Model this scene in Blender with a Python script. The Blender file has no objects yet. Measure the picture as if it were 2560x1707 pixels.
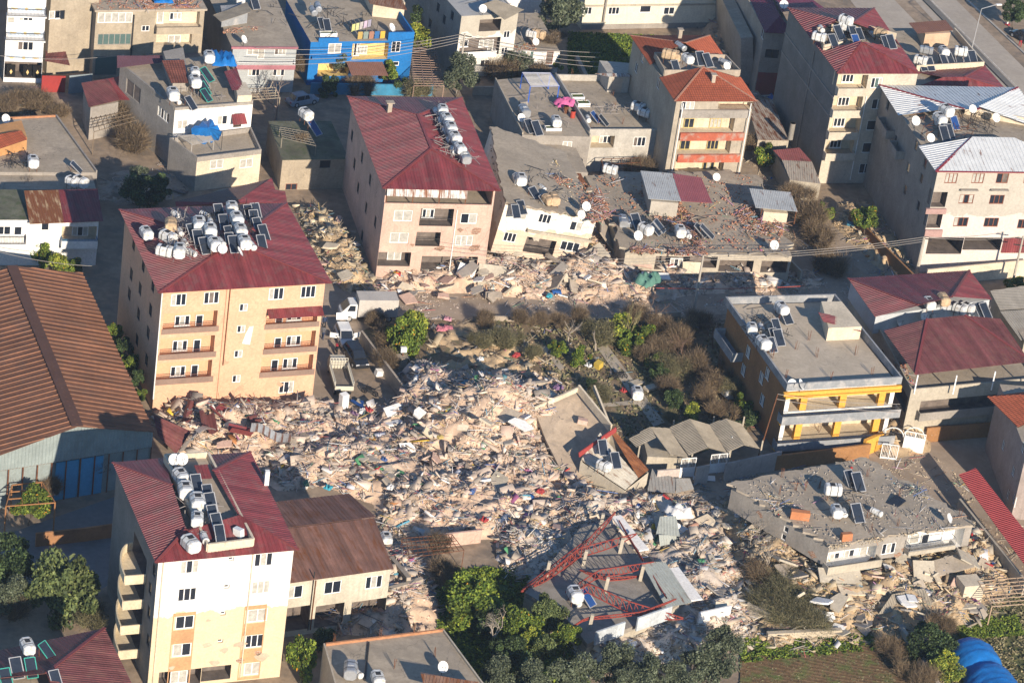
import bpy, math, random
import numpy as np
from mathutils import Vector, Matrix
random.seed(7); RNG = np.random.default_rng(7)
SC = bpy.context.scene; COL = SC.collection
# ---------------------------------------------------------------- camera
FPX, TH, RO, H = 8116.0, .50484, .14525, 172.0
cF = Vector((0, math.cos(TH), -math.sin(TH))); cX0 = Vector((1, 0, 0)); cU0 = cX0.cross(cF)
cX = cX0*math.cos(RO)+cU0*math.sin(RO); cU = cU0*math.cos(RO)-cX0*math.sin(RO)
CAM = Vector((0, -H/math.tan(TH), H))
cam = bpy.data.cameras.new("camera"); co = bpy.data.objects.new("camera", cam); COL.objects.link(co)
cam.sensor_width = 36; cam.sensor_fit = 'HORIZONTAL'; cam.lens = FPX/2560*36; cam.clip_start = 1; cam.clip_end = 5000
m = Matrix((cX, cU, -cF)).transposed().to_4x4(); m.translation = CAM; co.matrix_world = m; SC.camera = co
# ---------------------------------------------------------------- sky, sun, exposure
SUN_EL, SUN_AZ = math.radians(21.5), math.radians(27)   # shadows fall forward and AZ to the left
sd = Vector((math.sin(SUN_AZ)*math.cos(SUN_EL), -math.cos(SUN_AZ)*math.cos(SUN_EL), math.sin(SUN_EL)))  # towards the sun
w = bpy.data.worlds.new("World"); SC.world = w; w.use_nodes = True
nt = w.node_tree; sky = nt.nodes.new('ShaderNodeTexSky'); sky.sky_type = 'NISHITA'; sky.sun_disc = False
sky.sun_elevation = SUN_EL; sky.sun_rotation = math.atan2(sd.x, sd.y); sky.air_density = 1.0; sky.dust_density = 0.0; sky.ozone_density = 5
bg = nt.nodes['Background']; nt.links.new(sky.outputs[0], bg.inputs[0]); bg.inputs[1].default_value = .1
sl = bpy.data.lights.new("sun", 'SUN'); sl.energy = 5.0; sl.angle = math.radians(.5); sl.color = (1, .87, .71)
so = bpy.data.objects.new("sun", sl); COL.objects.link(so); so.rotation_euler = sd.to_track_quat('Z', 'Y').to_euler()
SC.view_settings.view_transform = 'Standard'; SC.view_settings.look = 'None'; SC.view_settings.exposure = .68; SC.view_settings.gamma = 1
SC.cycles.max_bounces = 5; SC.cycles.diffuse_bounces = 2
# ---------------------------------------------------------------- pixel helpers (photo pixels, 2560 wide)
def ray(x, y): return cF*FPX+cX*(x-1280)-cU*(y-853.5)
def W(x, y, z=0.): r = ray(x, y); return CAM+r*((z-H)/r.z)
def V3(p): return Vector(p) if len(p) == 3 else Vector((p[0], p[1], 0))
# ---------------------------------------------------------------- materials
MATS = {}
def _n(nt, t, **k):
    n = nt.nodes.new(t)
    for a, b in k.items(): setattr(n, a, b)
    return n
def mat(name, col, rough=.8, var=.15, scale=.6, fine=.1, bump=.25, bscale=6, spec=.3, metal=0, streak=0, stain=None, crack=0, rust=0, vc=False, above=None, brick=None, tile=False, lines=0, emit=0, fade=0):
    if name in MATS: return MATS[name]
    m = bpy.data.materials.new(name); MATS[name] = m; m.use_nodes = True; nt = m.node_tree; L = nt.links.new
    b = nt.nodes['Principled BSDF']; b.inputs['Roughness'].default_value = rough; b.inputs['Specular IOR Level'].default_value = spec; b.inputs['Metallic'].default_value = metal
    geo = _n(nt, 'ShaderNodeNewGeometry'); P = geo.outputs['Position']
    def noise(sc, det=5, vec=P):
        n = _n(nt, 'ShaderNodeTexNoise'); n.inputs['Scale'].default_value = sc; n.inputs['Detail'].default_value = det; n.inputs['Roughness'].default_value = .6; L(vec, n.inputs['Vector']); return n.outputs['Fac']
    def ramp(x, a, bb, lo=0., hi=1.):
        r = _n(nt, 'ShaderNodeMapRange'); L(x, r.inputs[0]); r.inputs[1].default_value = a; r.inputs[2].default_value = bb; r.inputs[3].default_value = lo; r.inputs[4].default_value = hi; return r.outputs[0]
    def mix(f, a, c, mode='MIX'):
        x = _n(nt, 'ShaderNodeMix', data_type='RGBA', blend_type=mode)
        (L(f, x.inputs[0]) if hasattr(f, 'links') else setattr(x.inputs[0], 'default_value', f))
        for i, q in ((6, a), (7, c)):
            if hasattr(q, 'links'): L(q, x.inputs[i])
            else: x.inputs[i].default_value = (*q, 1)
        return x.outputs[2]
    if vc:
        a = _n(nt, 'ShaderNodeAttribute', attribute_name='Col'); c = a.outputs['Color']
    else: c = mix(0., col, col)
    uv = _n(nt, 'ShaderNodeUVMap').outputs[0]
    if above:      # repainted from a given height up, with a ragged edge
        z0, ca = above; sx = _n(nt, 'ShaderNodeSeparateXYZ'); L(P, sx.inputs[0]); ad = _n(nt, 'ShaderNodeMath', operation='ADD'); L(sx.outputs[2], ad.inputs[0]); L(ramp(noise(.5, 3), .3, .7, -.5, .5), ad.inputs[1])
        c = mix(ramp(ad.outputs[0], z0, z0+.05), c, ca)
    if brick:
        br = _n(nt, 'ShaderNodeTexBrick'); L(uv, br.inputs[0]); br.inputs['Color1'].default_value = (*col, 1); br.inputs['Color2'].default_value = (*[q*.72 for q in col], 1); br.inputs['Mortar'].default_value = (*brick, 1)
        br.inputs['Scale'].default_value = 1; br.inputs['Brick Width'].default_value = .42; br.inputs['Row Height'].default_value = .22; br.inputs['Mortar Size'].default_value = .018; c = br.outputs[0]
    if tile:
        br = _n(nt, 'ShaderNodeTexBrick'); L(uv, br.inputs[0]); br.inputs['Color1'].default_value = (*col, 1); br.inputs['Color2'].default_value = (*[q*.8 for q in col], 1); br.inputs['Mortar'].default_value = (*[q*.35 for q in col], 1)
        br.inputs['Scale'].default_value = 1; br.inputs['Brick Width'].default_value = .3; br.inputs['Row Height'].default_value = .42; br.inputs['Mortar Size'].default_value = .035; br.offset = 0; c = br.outputs[0]
    c = mix(1., c, mix(ramp(noise(scale), .3, .7), (1-var,)*3, (1+var*.6,)*3), 'MULTIPLY')
    c = mix(1., c, mix(ramp(noise(scale*9, 3), .3, .7), (1-fine,)*3, (1+fine,)*3), 'MULTIPLY')
    if streak:
        mp = _n(nt, 'ShaderNodeMapping'); L(P, mp.inputs[0]); mp.inputs['Scale'].default_value = (2.2, 2.2, .18)
        c = mix(ramp(noise(1.3, 4, mp.outputs[0]), .5, .75, 0, streak), c, mix(.5, col, (.12, .11, .09)))
    if stain: c = mix(ramp(noise(scale*1.7+.11, 6), .5, .64, 0, .8), c, stain)
    if fade:       # sheets weather at different rates
        mp = _n(nt, 'ShaderNodeMapping'); L(uv, mp.inputs[0]); mp.inputs['Scale'].default_value = (1.15, .05, 1)
        c = mix(1., c, mix(ramp(noise(1., 2, mp.outputs[0]), .35, .65), (1-fade,)*3, (1+fade,)*3), 'MULTIPLY')
    if rust:
        mp = _n(nt, 'ShaderNodeMapping'); L(uv, mp.inputs[0]); mp.inputs['Scale'].default_value = (1.6, .35, 1)
        c = mix(ramp(noise(1.2, 6, mp.outputs[0]), .62-rust*.35, .74-rust*.3), c, (.16, .06, .025))
    if lines:      # horizontal cladding joints
        sx = _n(nt, 'ShaderNodeSeparateXYZ'); L(P, sx.inputs[0]); md = _n(nt, 'ShaderNodeMath', operation='FRACT'); mu = _n(nt, 'ShaderNodeMath', operation='MULTIPLY'); L(sx.outputs[2], mu.inputs[0]); mu.inputs[1].default_value = 1/lines; L(mu.outputs[0], md.inputs[0])
        c = mix(ramp(md.outputs[0], .0, .08, .35, 0), c, (.1, .1, .1))
    if crack:
        vo = _n(nt, 'ShaderNodeTexVoronoi', feature='DISTANCE_TO_EDGE'); vo.inputs['Scale'].default_value = .22
        wn = _n(nt, 'ShaderNodeTexNoise'); wn.inputs['Scale'].default_value = 1.1; L(P, wn.inputs['Vector']); av = _n(nt, 'ShaderNodeVectorMath', operation='ADD'); L(P, av.inputs[0]); L(wn.outputs['Color'], av.inputs[1]); L(av.outputs[0], vo.inputs['Vector'])
        c = mix(ramp(vo.outputs[0], 0, .006, crack, 0), c, (.06, .055, .05))
    L(c, b.inputs['Base Color'])
    if bump:
        bn = _n(nt, 'ShaderNodeBump'); bn.inputs['Strength'].default_value = bump; bn.inputs['Distance'].default_value = .05; L(noise(bscale, 4), bn.inputs['Height']); L(bn.outputs[0], b.inputs['Normal'])
    if emit: pass
    return m
def plaster(name, col, **k): return mat(name, col, rough=.9, **{**dict(var=.2, scale=.45, fine=.12, streak=.4, bump=.25, crack=.3), **k})
CONC = mat('roof_concrete', (.37, .31, .235), rough=.95, var=.22, scale=.35, fine=.12, stain=(.28, .235, .18), crack=.5)
CONC2 = mat('pale_concrete', (.38, .32, .25), rough=.95, var=.2, scale=.4, fine=.12, streak=.5)
GLASS = mat('window_glass', (.02, .025, .035), rough=.08, var=.3, bump=0, spec=.6)
CURT = mat('curtain_behind_glass', (.42, .40, .35), rough=.4, var=.3, scale=3, bump=0, spec=.5)
SHUT = mat('green_shutter', (.08, .13, .12), rough=.5, bump=.1)
WHITEF = mat('white_frame', (.78, .77, .74), rough=.5, var=.08, bump=0)
BROWNF = mat('brown_frame', (.22, .07, .035), rough=.6, bump=0)
DARKM = mat('dark_metal', (.035, .033, .032), rough=.6, bump=0)
RUSTM = mat('rusty_metal', (.16, .065, .03), rough=.85, var=.4, scale=3)
MAROON = mat('maroon_sheet', (.19, .038, .04), rough=.5, var=.2, scale=.5, fine=.1, bump=.06, spec=.4, fade=.28, stain=(.17, .065, .06))
MAROOND = mat('faded_maroon_sheet', (.165, .055, .052), rough=.6, var=.3, scale=.5, fine=.15, bump=.06, fade=.25, stain=(.17, .075, .06))
MARCAP = mat('maroon_ridge', (.21, .05, .046), rough=.5, bump=.05)
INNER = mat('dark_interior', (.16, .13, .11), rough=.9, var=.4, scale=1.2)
# ---------------------------------------------------------------- mesh builder
class MB:
    def __init__(s): s.v = []; s.f = []; s.m = []; s.uv = {}
    def add(s, vs, fs, mi=0):
        o = len(s.v); s.v += [tuple(v) for v in vs]; s.f += [tuple(i+o for i in f) for f in fs]; s.m += [mi]*len(fs); return s
    def quad(s, *p, mi=0): return s.add(p, [tuple(range(len(p)))], mi)
    def obox(s, o, ex, ey, ez, mi=0):
        o, ex, ey, ez = map(Vector, (o, ex, ey, ez)); v = [o, o+ex, o+ex+ey, o+ey]; v += [p+ez for p in v]
        return s.add(v, [(0, 3, 2, 1), (4, 5, 6, 7), (0, 1, 5, 4), (1, 2, 6, 5), (2, 3, 7, 6), (3, 0, 4, 7)], mi)
    def box(s, c, size, rz=0, mi=0, M=None):
        x, y, z = [Vector(a) for a in ((size[0], 0, 0), (0, size[1], 0), (0, 0, size[2]))]; R = M if M else Matrix.Rotation(rz, 3, 'Z')
        x, y, z = R@x, R@y, R@z; return s.obox(Vector(c)-(x+y+z)/2, x, y, z, mi)
    def beam(s, a, b, w, h=None, mi=0):
        a, b = Vector(a), Vector(b); h = h or w; d = b-a
        if d.length < 1e-4: return s
        u = Vector((0, 0, 1)); sx = d.cross(u)
        if sx.length < 1e-3*d.length: sx = Vector((1, 0, 0))
        sx.normalize(); up = sx.cross(d).normalized(); return s.obox(a-sx*w/2-up*h/2, sx*w, d, up*h, mi)
    def tube(s, a, b, r, n=6, r2=None, mi=0, cap=True):
        a, b = Vector(a), Vector(b); d = (b-a).normalized(); r2 = r if r2 is None else r2
        x = d.orthogonal().normalized(); y = d.cross(x); vs = []
        for p, q in ((a, r), (b, r2)): vs += [p+x*q*math.cos(2*math.pi*i/n)+y*q*math.sin(2*math.pi*i/n) for i in range(n)]
        fs = [(i, (i+1) % n, n+(i+1) % n, n+i) for i in range(n)]
        if cap: fs += [tuple(range(n-1, -1, -1)), tuple(range(n, 2*n))]
        return s.add(vs, fs, mi)
    def prism(s, poly, z0, z1, mi=0, mt=None, bottom=True):
        n = len(poly); vs = [(p[0], p[1], z0) for p in poly]+[(p[0], p[1], z1 if not callable(z1) else z1(p)) for p in poly]
        s.add(vs, [(i, (i+1) % n, n+(i+1) % n, n+i) for i in range(n)], mi)
        s.add(vs[n:], [tuple(range(n))], mi if mt is None else mt)
        if bottom: s.add(vs[:n], [tuple(range(n-1, -1, -1))], mi)
        return s
    def mesh(s, name, mats, origin=(0, 0, 0), smooth=False):
        me = bpy.data.meshes.new(name); o = Vector(origin); me.from_pydata([tuple(Vector(v)-o) for v in s.v], [], s.f)
        for x in (mats if isinstance(mats, (list, tuple)) else [mats]): me.materials.append(x)
        me.polygons.foreach_set('material_index', s.m)
        if smooth: me.polygons.foreach_set('use_smooth', [True]*len(s.f))
        if s.uv:
            ul = me.uv_layers.new(name='UVMap')
            for fi, uvs in s.uv.items():
                st = me.polygons[fi].loop_start
                for k, q in enumerate(uvs): ul.data[st+k].uv = q
        me.update(); return me
    def build(s, name, mats, parent=None, origin=None, smooth=False):
        if not s.f: return None
        if origin is None: origin = rootloc(parent) if parent else (0, 0, 0)
        return link(name, s.mesh(name, mats, origin, smooth), parent)
def rootloc(p):
    v = Vector((0, 0, 0))
    while p: v = v+p.location; p = p.parent
    return v
def link(name, me, parent=None, loc=(0, 0, 0), rz=0):
    o = bpy.data.objects.new(name, me); COL.objects.link(o); o.parent = parent; o.location = loc; o.rotation_euler = (0, 0, rz); return o
def tag(o, label=None, cat=None, group=None, kind=None):
    if label: o['label'] = label
    if cat: o['category'] = cat
    if group: o['group'] = group
    if kind: o['kind'] = kind
    elif cat: o['kind'] = 'thing'
    return o
def thing(name, label, cat, loc=(0, 0, 0), rz=0, group=None): return tag(link(name, None, None, loc, rz), label, cat, group)
def solo(mb, name, mats, label, cat, origin, group=None, smooth=False):
    o = mb.build(name, mats, None, origin, smooth); o.location = origin; return tag(o, label, cat, group)
def copytree(o, loc=None, rz=None, label=None, parent=None, group=None):
    c = o.copy(); COL.objects.link(c); c.parent = parent
    if loc is not None: c.location = loc
    if rz is not None: c.rotation_euler = (0, 0, rz)
    if label: c['label'] = label
    if group: c['group'] = group
    for ch in o.children: copytree(ch, parent=c)
    return c
# ---------------------------------------------------------------- windows (shared meshes)
PANEM = {'d': 0, 'c': 1, 'g': 2, 'x': 3}
WCACHE = {}
def window(parent, P, d, w, h, pat, fm, inset=.1, t=.07):
    """window centred at world P in a wall running along unit vector d"""
    key = (round(w, 1), round(h, 1), pat, fm.name)
    if key not in WCACHE:
        w_, h_ = key[0], key[1]; fr = MB(); pn = MB(); n = len(pat); b = .085
        for x0, x1, z0, z1 in [(-w_/2, w_/2, -h_/2, -h_/2+b), (-w_/2, w_/2, h_/2-b, h_/2), (-w_/2, -w_/2+b, -h_/2+b, h_/2-b), (w_/2-b, w_/2, -h_/2+b, h_/2-b)]:
            fr.obox((x0, -t, z0), (x1-x0, 0, 0), (0, t, 0), (0, 0, z1-z0))
        for i in range(1, n): fr.obox((-w_/2+w_*i/n-.045, -t, -h_/2+b), (.09, 0, 0), (0, t, 0), (0, 0, h_-2*b))
        fr.obox((-w_/2-.06, -t-.05, -h_/2-.07), (w_+.12, 0, 0), (0, .14, 0), (0, 0, .065))
        for i, c in enumerate(pat):
            a = -w_/2+.03+(w_-.06)*i/n; e = -w_/2+.03+(w_-.06)*(i+1)/n; pn.obox((a, -.03, -h_/2+.03), (e-a, 0, 0), (0, .02, 0), (0, 0, h_-.06), mi=PANEM[c])
        WCACHE[key] = (fr.mesh('window', [fm]), pn.mesh('pane', [GLASS, CURT, SHUT, INNER]))
    a, b = WCACHE[key]; rz = math.atan2(d.y, d.x)
    o = link('window', a, parent, Vector(P)-rootloc(parent), rz); link('pane', b, o); return o
class Face:
    def __init__(s, B, A, C, z0, z1, mi=0):
        s.b = B; s.A = Vector((A[0], A[1], 0)); s.C = Vector((C[0], C[1], 0)); s.d = (s.C-s.A).normalized(); s.L = (s.C-s.A).length; s.n = Vector((s.d.y, -s.d.x, 0)); s.z0 = z0; s.z1 = z1; s.holes = []; s.mi = mi
    def px(s, x, y, off=0.):
        r = ray(x, y); A = s.A+s.n*off; t = (A-CAM).dot(s.n)/r.dot(s.n); P = CAM+r*t; return (P-A).dot(s.d), P.z
    def P(s, u, z, off=0.): q = s.A+s.d*u+s.n*off; q.z = z; return q
    def hole(s, u0, u1, z0, z1, dep, mi=1): s.holes.append([max(u0, .02), min(u1, s.L-.02), max(z0, s.z0+.02), min(z1, s.z1-.02), dep, mi])
    def pxhole(s, a, c, dep=1.2, mi=1):
        u0, z1 = s.px(*a); u1, z0 = s.px(*c); s.hole(u0, u1, z0, z1, dep, mi); return u0, u1, z0, z1
    def win(s, x, y, w, h, pat='dd', fm=None, off=0., dep=.14):
        u, z = s.px(x, y, off); fm = fm or WHITEF
        w, h = round(w, 1), round(h, 1)
        if off == 0:
            s.hole(u-w/2, u+w/2, z-h/2, z+h/2, dep, 1); window(s.b.root, s.P(u, z, -dep+.015), s.d, w, h, pat, fm)
        else: window(s.b.root, s.P(u, z, off+.06), s.d, w, h, pat, fm)
    def band(s, x0, y0, x1, y1, mi_mat, t=.05, name='band', off=0.):
        u0, z1 = s.px(x0, y0, off); u1, z0 = s.px(x1, y1, off); m = MB(); q = s.P(u0, z0, off+t); m.obox(q, s.d*(u1-u0), -s.n*(t-.003), (0, 0, z1-z0)); return m.build(name, mi_mat, s.b.root)
    def balcony(s, x0, y0, x1, y1, proj, m, par=.9, rail=None, railh=.9, name='balcony'):
        """(x0,y0),(x1,y1): photo pixels of the two outer bottom corners of the slab"""
        u0, za = s.px(x0, y0, proj); u1, zb = s.px(x1, y1, proj); z = (za+zb)/2; s.bal(u0, u1, z, proj, m, par, rail, railh, name)
    def bal(s, u0, u1, z, proj, m, par=.9, rail=None, railh=.9, name='balcony'):
        b = MB(); o = s.P(u0, z, proj); L = u1-u0; n = s.n; t = .12
        b.obox(o, s.d*L, -n*(proj-.005), (0, 0, .15))
        if par > .05:
            b.obox(o+Vector((0, 0, .15)), s.d*L, -n*t, (0, 0, par)); b.obox(o+Vector((0, 0, .15))-n*t, s.d*t, -n*(proj-t-.005), (0, 0, par)); b.obox(o+s.d*(L-t)+Vector((0, 0, .15))-n*t, s.d*t, -n*(proj-t-.005), (0, 0, par))
        bo = b.build(name, m, s.b.root)
        if rail: railing(bo, s.P(u0+.05, z+.15+par, proj-.06), s.P(u1-.05, z+.15+par, proj-.06), railh, rail, ret=-n*(proj-.1))
        return bo
    def rail(s, x0, y0, x1, y1, m, h=.9, off=.02):
        u0, za = s.px(x0, y0, off); u1, zb = s.px(x1, y1, off); return railing(s.b.root, s.P(u0, za, off), s.P(u1, zb, off), h, m)
def railing(parent, a, b, h, m, ret=None, sp=.16, name='railing'):
    r = MB(); up = Vector((0, 0, h)); segs = [(a, b)]
    if ret: segs += [(a, a+ret), (b, b+ret)]
    for p, q in segs:
        r.beam(p+up, q+up, .05); r.beam(p+up*.08, q+up*.08, .04); n = max(2, int((q-p).length/sp))
        for i in range(n+1): c = p.lerp(q, i/n); r.beam(c+up*.08, c+up, .022)
    return r.build(name, m, parent)
# ---------------------------------------------------------------- building
def perp(A, C, depth): d = (C-A).normalized(); n = Vector((-d.y, d.x, 0)); return C+n*depth, A+n*depth
class Bld:
    def __init__(s, name, label, cat, q, zq, z0=0., z1=None, inset=0., depth=None, wall=None, top=None, mats=(), group=None):
        pts = [W(x, y, zq) for x, y in q]
        if depth: pts = [pts[0], pts[1], *perp(pts[0], pts[1], depth)]
        pts = [Vector((p.x, p.y, 0)) for p in pts]; s.eave = pts
        c = sum(pts, Vector())/len(pts)
        if inset:
            n = len(pts); out = []
            for i in range(n):
                a, b, e = pts[i-1], pts[i], pts[(i+1) % n]; d1 = (b-a).normalized(); d2 = (e-b).normalized(); n1 = Vector((-d1.y, d1.x, 0)); n2 = Vector((-d2.y, d2.x, 0))
                k = inset/max(.3, 1+n1.dot(n2)); out.append(b+(n1+n2)*k)
            pts = out
        s.pts = pts; s.z0 = z0; s.z1 = zq if z1 is None else z1; s.root = thing(name, label, cat, (c.x, c.y, z0), group=group)
        s.wall = wall; s.top = top or CONC; s.xm = list(mats); n = len(pts)
        s.faces = [Face(s, pts[i], pts[(i+1) % n], s.z0, s.z1) for i in range(n)]
        s.F, s.R, s.Bk, s.L = (s.faces+[None]*4)[:4]; s.parts = {}
    def build(s, topslab=True, name='wall'):
        b = MB(); n = len(s.pts)
        for f in s.faces:
            us = sorted({0., f.L, *[h[0] for h in f.holes], *[h[1] for h in f.holes]}); zs = sorted({f.z0, f.z1, *[h[2] for h in f.holes], *[h[3] for h in f.holes]})
            for i in range(len(us)-1):
                if us[i+1]-us[i] < 1e-4: continue
                for j in range(len(zs)-1):
                    if zs[j+1]-zs[j] < 1e-4: continue
                    cu, cz = (us[i]+us[i+1])/2, (zs[j]+zs[j+1])/2
                    if any(h[0] < cu < h[1] and h[2] < cz < h[3] for h in f.holes): continue
                    b.quad(f.P(us[i], zs[j]), f.P(us[i+1], zs[j]), f.P(us[i+1], zs[j+1]), f.P(us[i], zs[j+1]), mi=f.mi)
                    b.uv[len(b.f)-1] = [(us[i], zs[j]), (us[i+1], zs[j]), (us[i+1], zs[j+1]), (us[i], zs[j+1])]
            for u0, u1, z0, z1, dp, mi in f.holes:
                P = [f.P(u0, z0), f.P(u1, z0), f.P(u1, z1), f.P(u0, z1)]; Q = [f.P(u0, z0, -dp), f.P(u1, z0, -dp), f.P(u1, z1, -dp), f.P(u0, z1, -dp)]
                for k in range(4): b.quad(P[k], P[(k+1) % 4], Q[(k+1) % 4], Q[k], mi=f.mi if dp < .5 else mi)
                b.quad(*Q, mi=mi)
        b.quad(*[(p.x, p.y, s.z1) for p in s.pts], mi=2)
        w = b.build(name, [s.wall, s.xm[0] if s.xm else s.wall, s.top]+s.xm[1:], s.root); s.w = w; return s
    def parapet(s, h=.8, t=.18, m=None, out=0., sides=None, z=None):
        n = len(s.pts); z = s.z1 if z is None else z
        for i in range(n):
            if sides and i not in sides: continue
            b = MB(); f = s.faces[i]; b.obox(f.P(-out, z+.003, out), f.d*(f.L+2*out-t), -f.n*t, (0, 0, h)); b.build('parapet', m or s.wall, s.root)
    def slab(s, over=.4, t=.22, m=None, z=None, top=True):
        b = MB(); z = s.z1 if z is None else z; c = []
        n = len(s.pts)
        for i in range(n):
            a, p, e = s.pts[i-1], s.pts[i], s.pts[(i+1) % n]; d1 = (p-a).normalized(); d2 = (e-p).normalized(); n1 = Vector((d1.y, -d1.x, 0)); n2 = Vector((d2.y, -d2.x, 0)); c.append(p+(n1+n2)*(over/max(.3, 1+n1.dot(n2))))
        b.prism([(p.x, p.y) for p in c], z+.004, z+t, 0, 1 if top else 0); return b.build('roof_slab', [m or CONC2, s.top], s.root)
# ---------------------------------------------------------------- roofs
def sheet(b, poly, sp=.33, h=.036, mi=0, thick=.03, ribw=.28):
    """corrugated sheet over a planar polygon (3D, first edge is the eave), ribs run up the slope"""
    P = [Vector(p) for p in poly]; d = (P[1]-P[0]).normalized(); nn = Vector((0, 0, 0))
    for i in range(len(P)): nn += (P[i]-P[0]).cross(P[(i+1) % len(P)]-P[0])
    nn.normalize()
    if nn.z < 0: nn = -nn
    v = nn.cross(d).normalized(); pu = [(p-P[0]).dot(d) for p in P]; pv = [(p-P[0]).dot(v) for p in P]; n = len(P)
    def rng(u):
        vs = []
        for i in range(n):
            a, c = pu[i], pu[(i+1) % n]
            if min(a, c)-1e-6 <= u <= max(a, c)+1e-6:
                if abs(c-a) < 1e-6: vs += [pv[i], pv[(i+1) % n]]
                else: vs.append(pv[i]+(pv[(i+1) % n]-pv[i])*(u-a)/(c-a))
        return (min(vs), max(vs)) if vs else None
    lo, hi = min(pu), max(pu); us = set(x for x in pu); k = math.floor(lo/sp)
    hh = {}
    while k*sp < hi:
        for off, z in ((0, 0), (sp*(1-ribw)-.02, 0), (sp*(1-ribw)+sp*.06, h), (sp-sp*.06, h)):
            u = k*sp+off
            if lo < u < hi: us.add(u); hh[u] = z
        k += 1
    us = sorted(us); pr = None
    def height(u):
        t = (u % sp)/sp
        return h if 1-ribw+.05 < t < .95 else 0
    for u in us:
        r = rng(min(max(u, lo+1e-5), hi-1e-5))
        z = hh.get(u, height(u)); q = (P[0]+d*u+v*r[0]+nn*z, P[0]+d*u+v*r[1]+nn*z, u, r)
        if pr and (q[3][1]-q[3][0] > 1e-3 or pr[3][1]-pr[3][0] > 1e-3):
            b.quad(pr[0], q[0], q[1], pr[1], mi=mi); b.uv[len(b.f)-1] = [(pr[2], pr[3][0]), (u, r[0]), (u, r[1]), (pr[2], pr[3][1])]
            b.quad(pr[1]-nn*thick, q[1]-nn*thick, q[0]-nn*thick, pr[0]-nn*thick, mi=mi); b.uv[len(b.f)-1] = [(0, 0)]*4
        pr = q
    for i in range(n):
        b.quad(P[i]-nn*thick, P[(i+1) % n]-nn*thick, P[(i+1) % n]+nn*.003, P[i]+nn*.003, mi=mi); b.uv[len(b.f)-1] = [(0, 0)]*4
def roof(parent, polys, m, name='roof', sp=.33, h=.036, caps=(), capm=None, capw=.28, ribw=.28):
    """polys: lists of (px,py,z) photo pixels at a height, first edge the eave"""
    b = MB()
    for p in polys: sheet(b, [W(*q) if not isinstance(q, Vector) else q for q in p], sp, h, ribw=ribw)
    o = b.build(name, m, parent)
    if caps:
        for a, e in caps:
            c = MB(); a, e = [W(*q) if not isinstance(q, Vector) else q for q in (a, e)]; c.beam(a+Vector((0, 0, .05)), e+Vector((0, 0, .05)), capw, .07); c.build('ridge_cap', capm or m, o)
    return o

def _vn(i, j, s=0): return math.sin(i*12.9898+j*78.233+s*37.7)*43758.5453 % 1
def ragged(B, z, t=.24, over=.35, jag=.35, sag=.25, m=None, n=26, seed=0):
    """broken concrete roof plate: uneven, with a bitten edge"""
    c = []; k = len(B.pts)
    for i in range(k):
        a, p, e = B.pts[i-1], B.pts[i], B.pts[(i+1) % k]; d1 = (p-a).normalized(); d2 = (e-p).normalized(); c.append(p+(Vector((d1.y, -d1.x, 0))+Vector((d2.y, -d2.x, 0)))*over/max(.3, 1+Vector((d1.y, -d1.x, 0)).dot(Vector((d2.y, -d2.x, 0)))))
    A, Bq, C_, D = c[:4]; b = MB(); top = {}; bot = {}; vs = []
    for i in range(n+1):
        for j in range(n+1):
            u, v = i/n, j/n; e = min(u, 1-u, v, 1-v)
            if e < .001: q = jag*(_vn(i, j, seed)-.2)/12; u += q if u < .5 else -q; v += (jag*(_vn(j, i, seed+1)-.2)/12)*(1 if v < .5 else -1)
            p = A.lerp(Bq, u).lerp(D.lerp(C_, u), v); w_ = math.sin(u*5.1+seed)*math.sin(v*4.3+seed*2)*.5+math.sin(u*11+v*7+seed)*.25
            p.z = z+t+sag*w_*(.4+2.2*abs(u-.5)*abs(v-.5)*2)+.003; top[i, j] = len(vs); vs.append(p.copy()); bot[i, j] = len(vs); vs.append(Vector((p.x, p.y, p.z-t)))
    fs = []
    for i in range(n):
        for j in range(n): fs.append((top[i, j], top[i+1, j], top[i+1, j+1], top[i, j+1])); fs.append((bot[i, j], bot[i, j+1], bot[i+1, j+1], bot[i+1, j]))
    nt_ = len(fs)
    for i in range(n):
        for p, q in (((i, 0), (i+1, 0)), ((i+1, n), (i, n)), ((0, i+1), (0, i)), ((n, i), (n, i+1))): fs.append((bot[p], bot[q], top[q], top[p]))
    b.add(vs, fs); b.m = [1 if i % 2 == 0 and i < nt_ else 0 for i in range(len(fs))]; return b.build('roof_slab', [m or CONC2, B.top], B.root)
# ---------------------------------------------------------------- ground, road, yards
def sheetpoly(name, px, z, m, kind='structure', curb=None):
    b = MB(); pts = [W(x, y, z) for x, y in px]; b.quad(*pts); o = b.build(name, m); tag(o, kind=kind); return o
DIRT = mat('dirt', (.31, .235, .165), rough=1, var=.3, scale=.12, fine=.2, bump=.6, bscale=3, stain=(.17, .14, .11))
g = MB(); g.quad((-900, -420, 0), (900, -420, 0), (900, 1500, 0), (-900, 1500, 0)); tag(g.build('ground', DIRT), kind='structure')
ROADM = mat('road_asphalt', (.40, .345, .28), rough=.95, var=.12, scale=.15, fine=.08, bump=.2, streak=0, stain=(.35, .30, .245))
ALLEY = mat('alley_concrete', (.35, .275, .205), rough=.95, var=.2, scale=.2, fine=.12, bump=.3, stain=(.28, .215, .155))
SOIL = mat('garden_soil', (.22, .16, .10), rough=1, var=.4, scale=.3, fine=.3, bump=.9, bscale=5, stain=(.14, .14, .07))
GRASSM = mat('grass_ground', (.055, .095, .022), rough=1, var=.45, scale=.4, fine=.4, bump=1, bscale=9, stain=(.12, .095, .055))
FIELDM = mat('ploughed_field', (.115, .075, .042), rough=1, var=.25, scale=.3, fine=.3, bump=1, bscale=6, stain=(.07, .10, .03))
sheetpoly('road', [(2178, -60), (2600, 378), (2600, 470), (2250, 140), (2140, 20), (2080, -60)], .02, ROADM)
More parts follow.
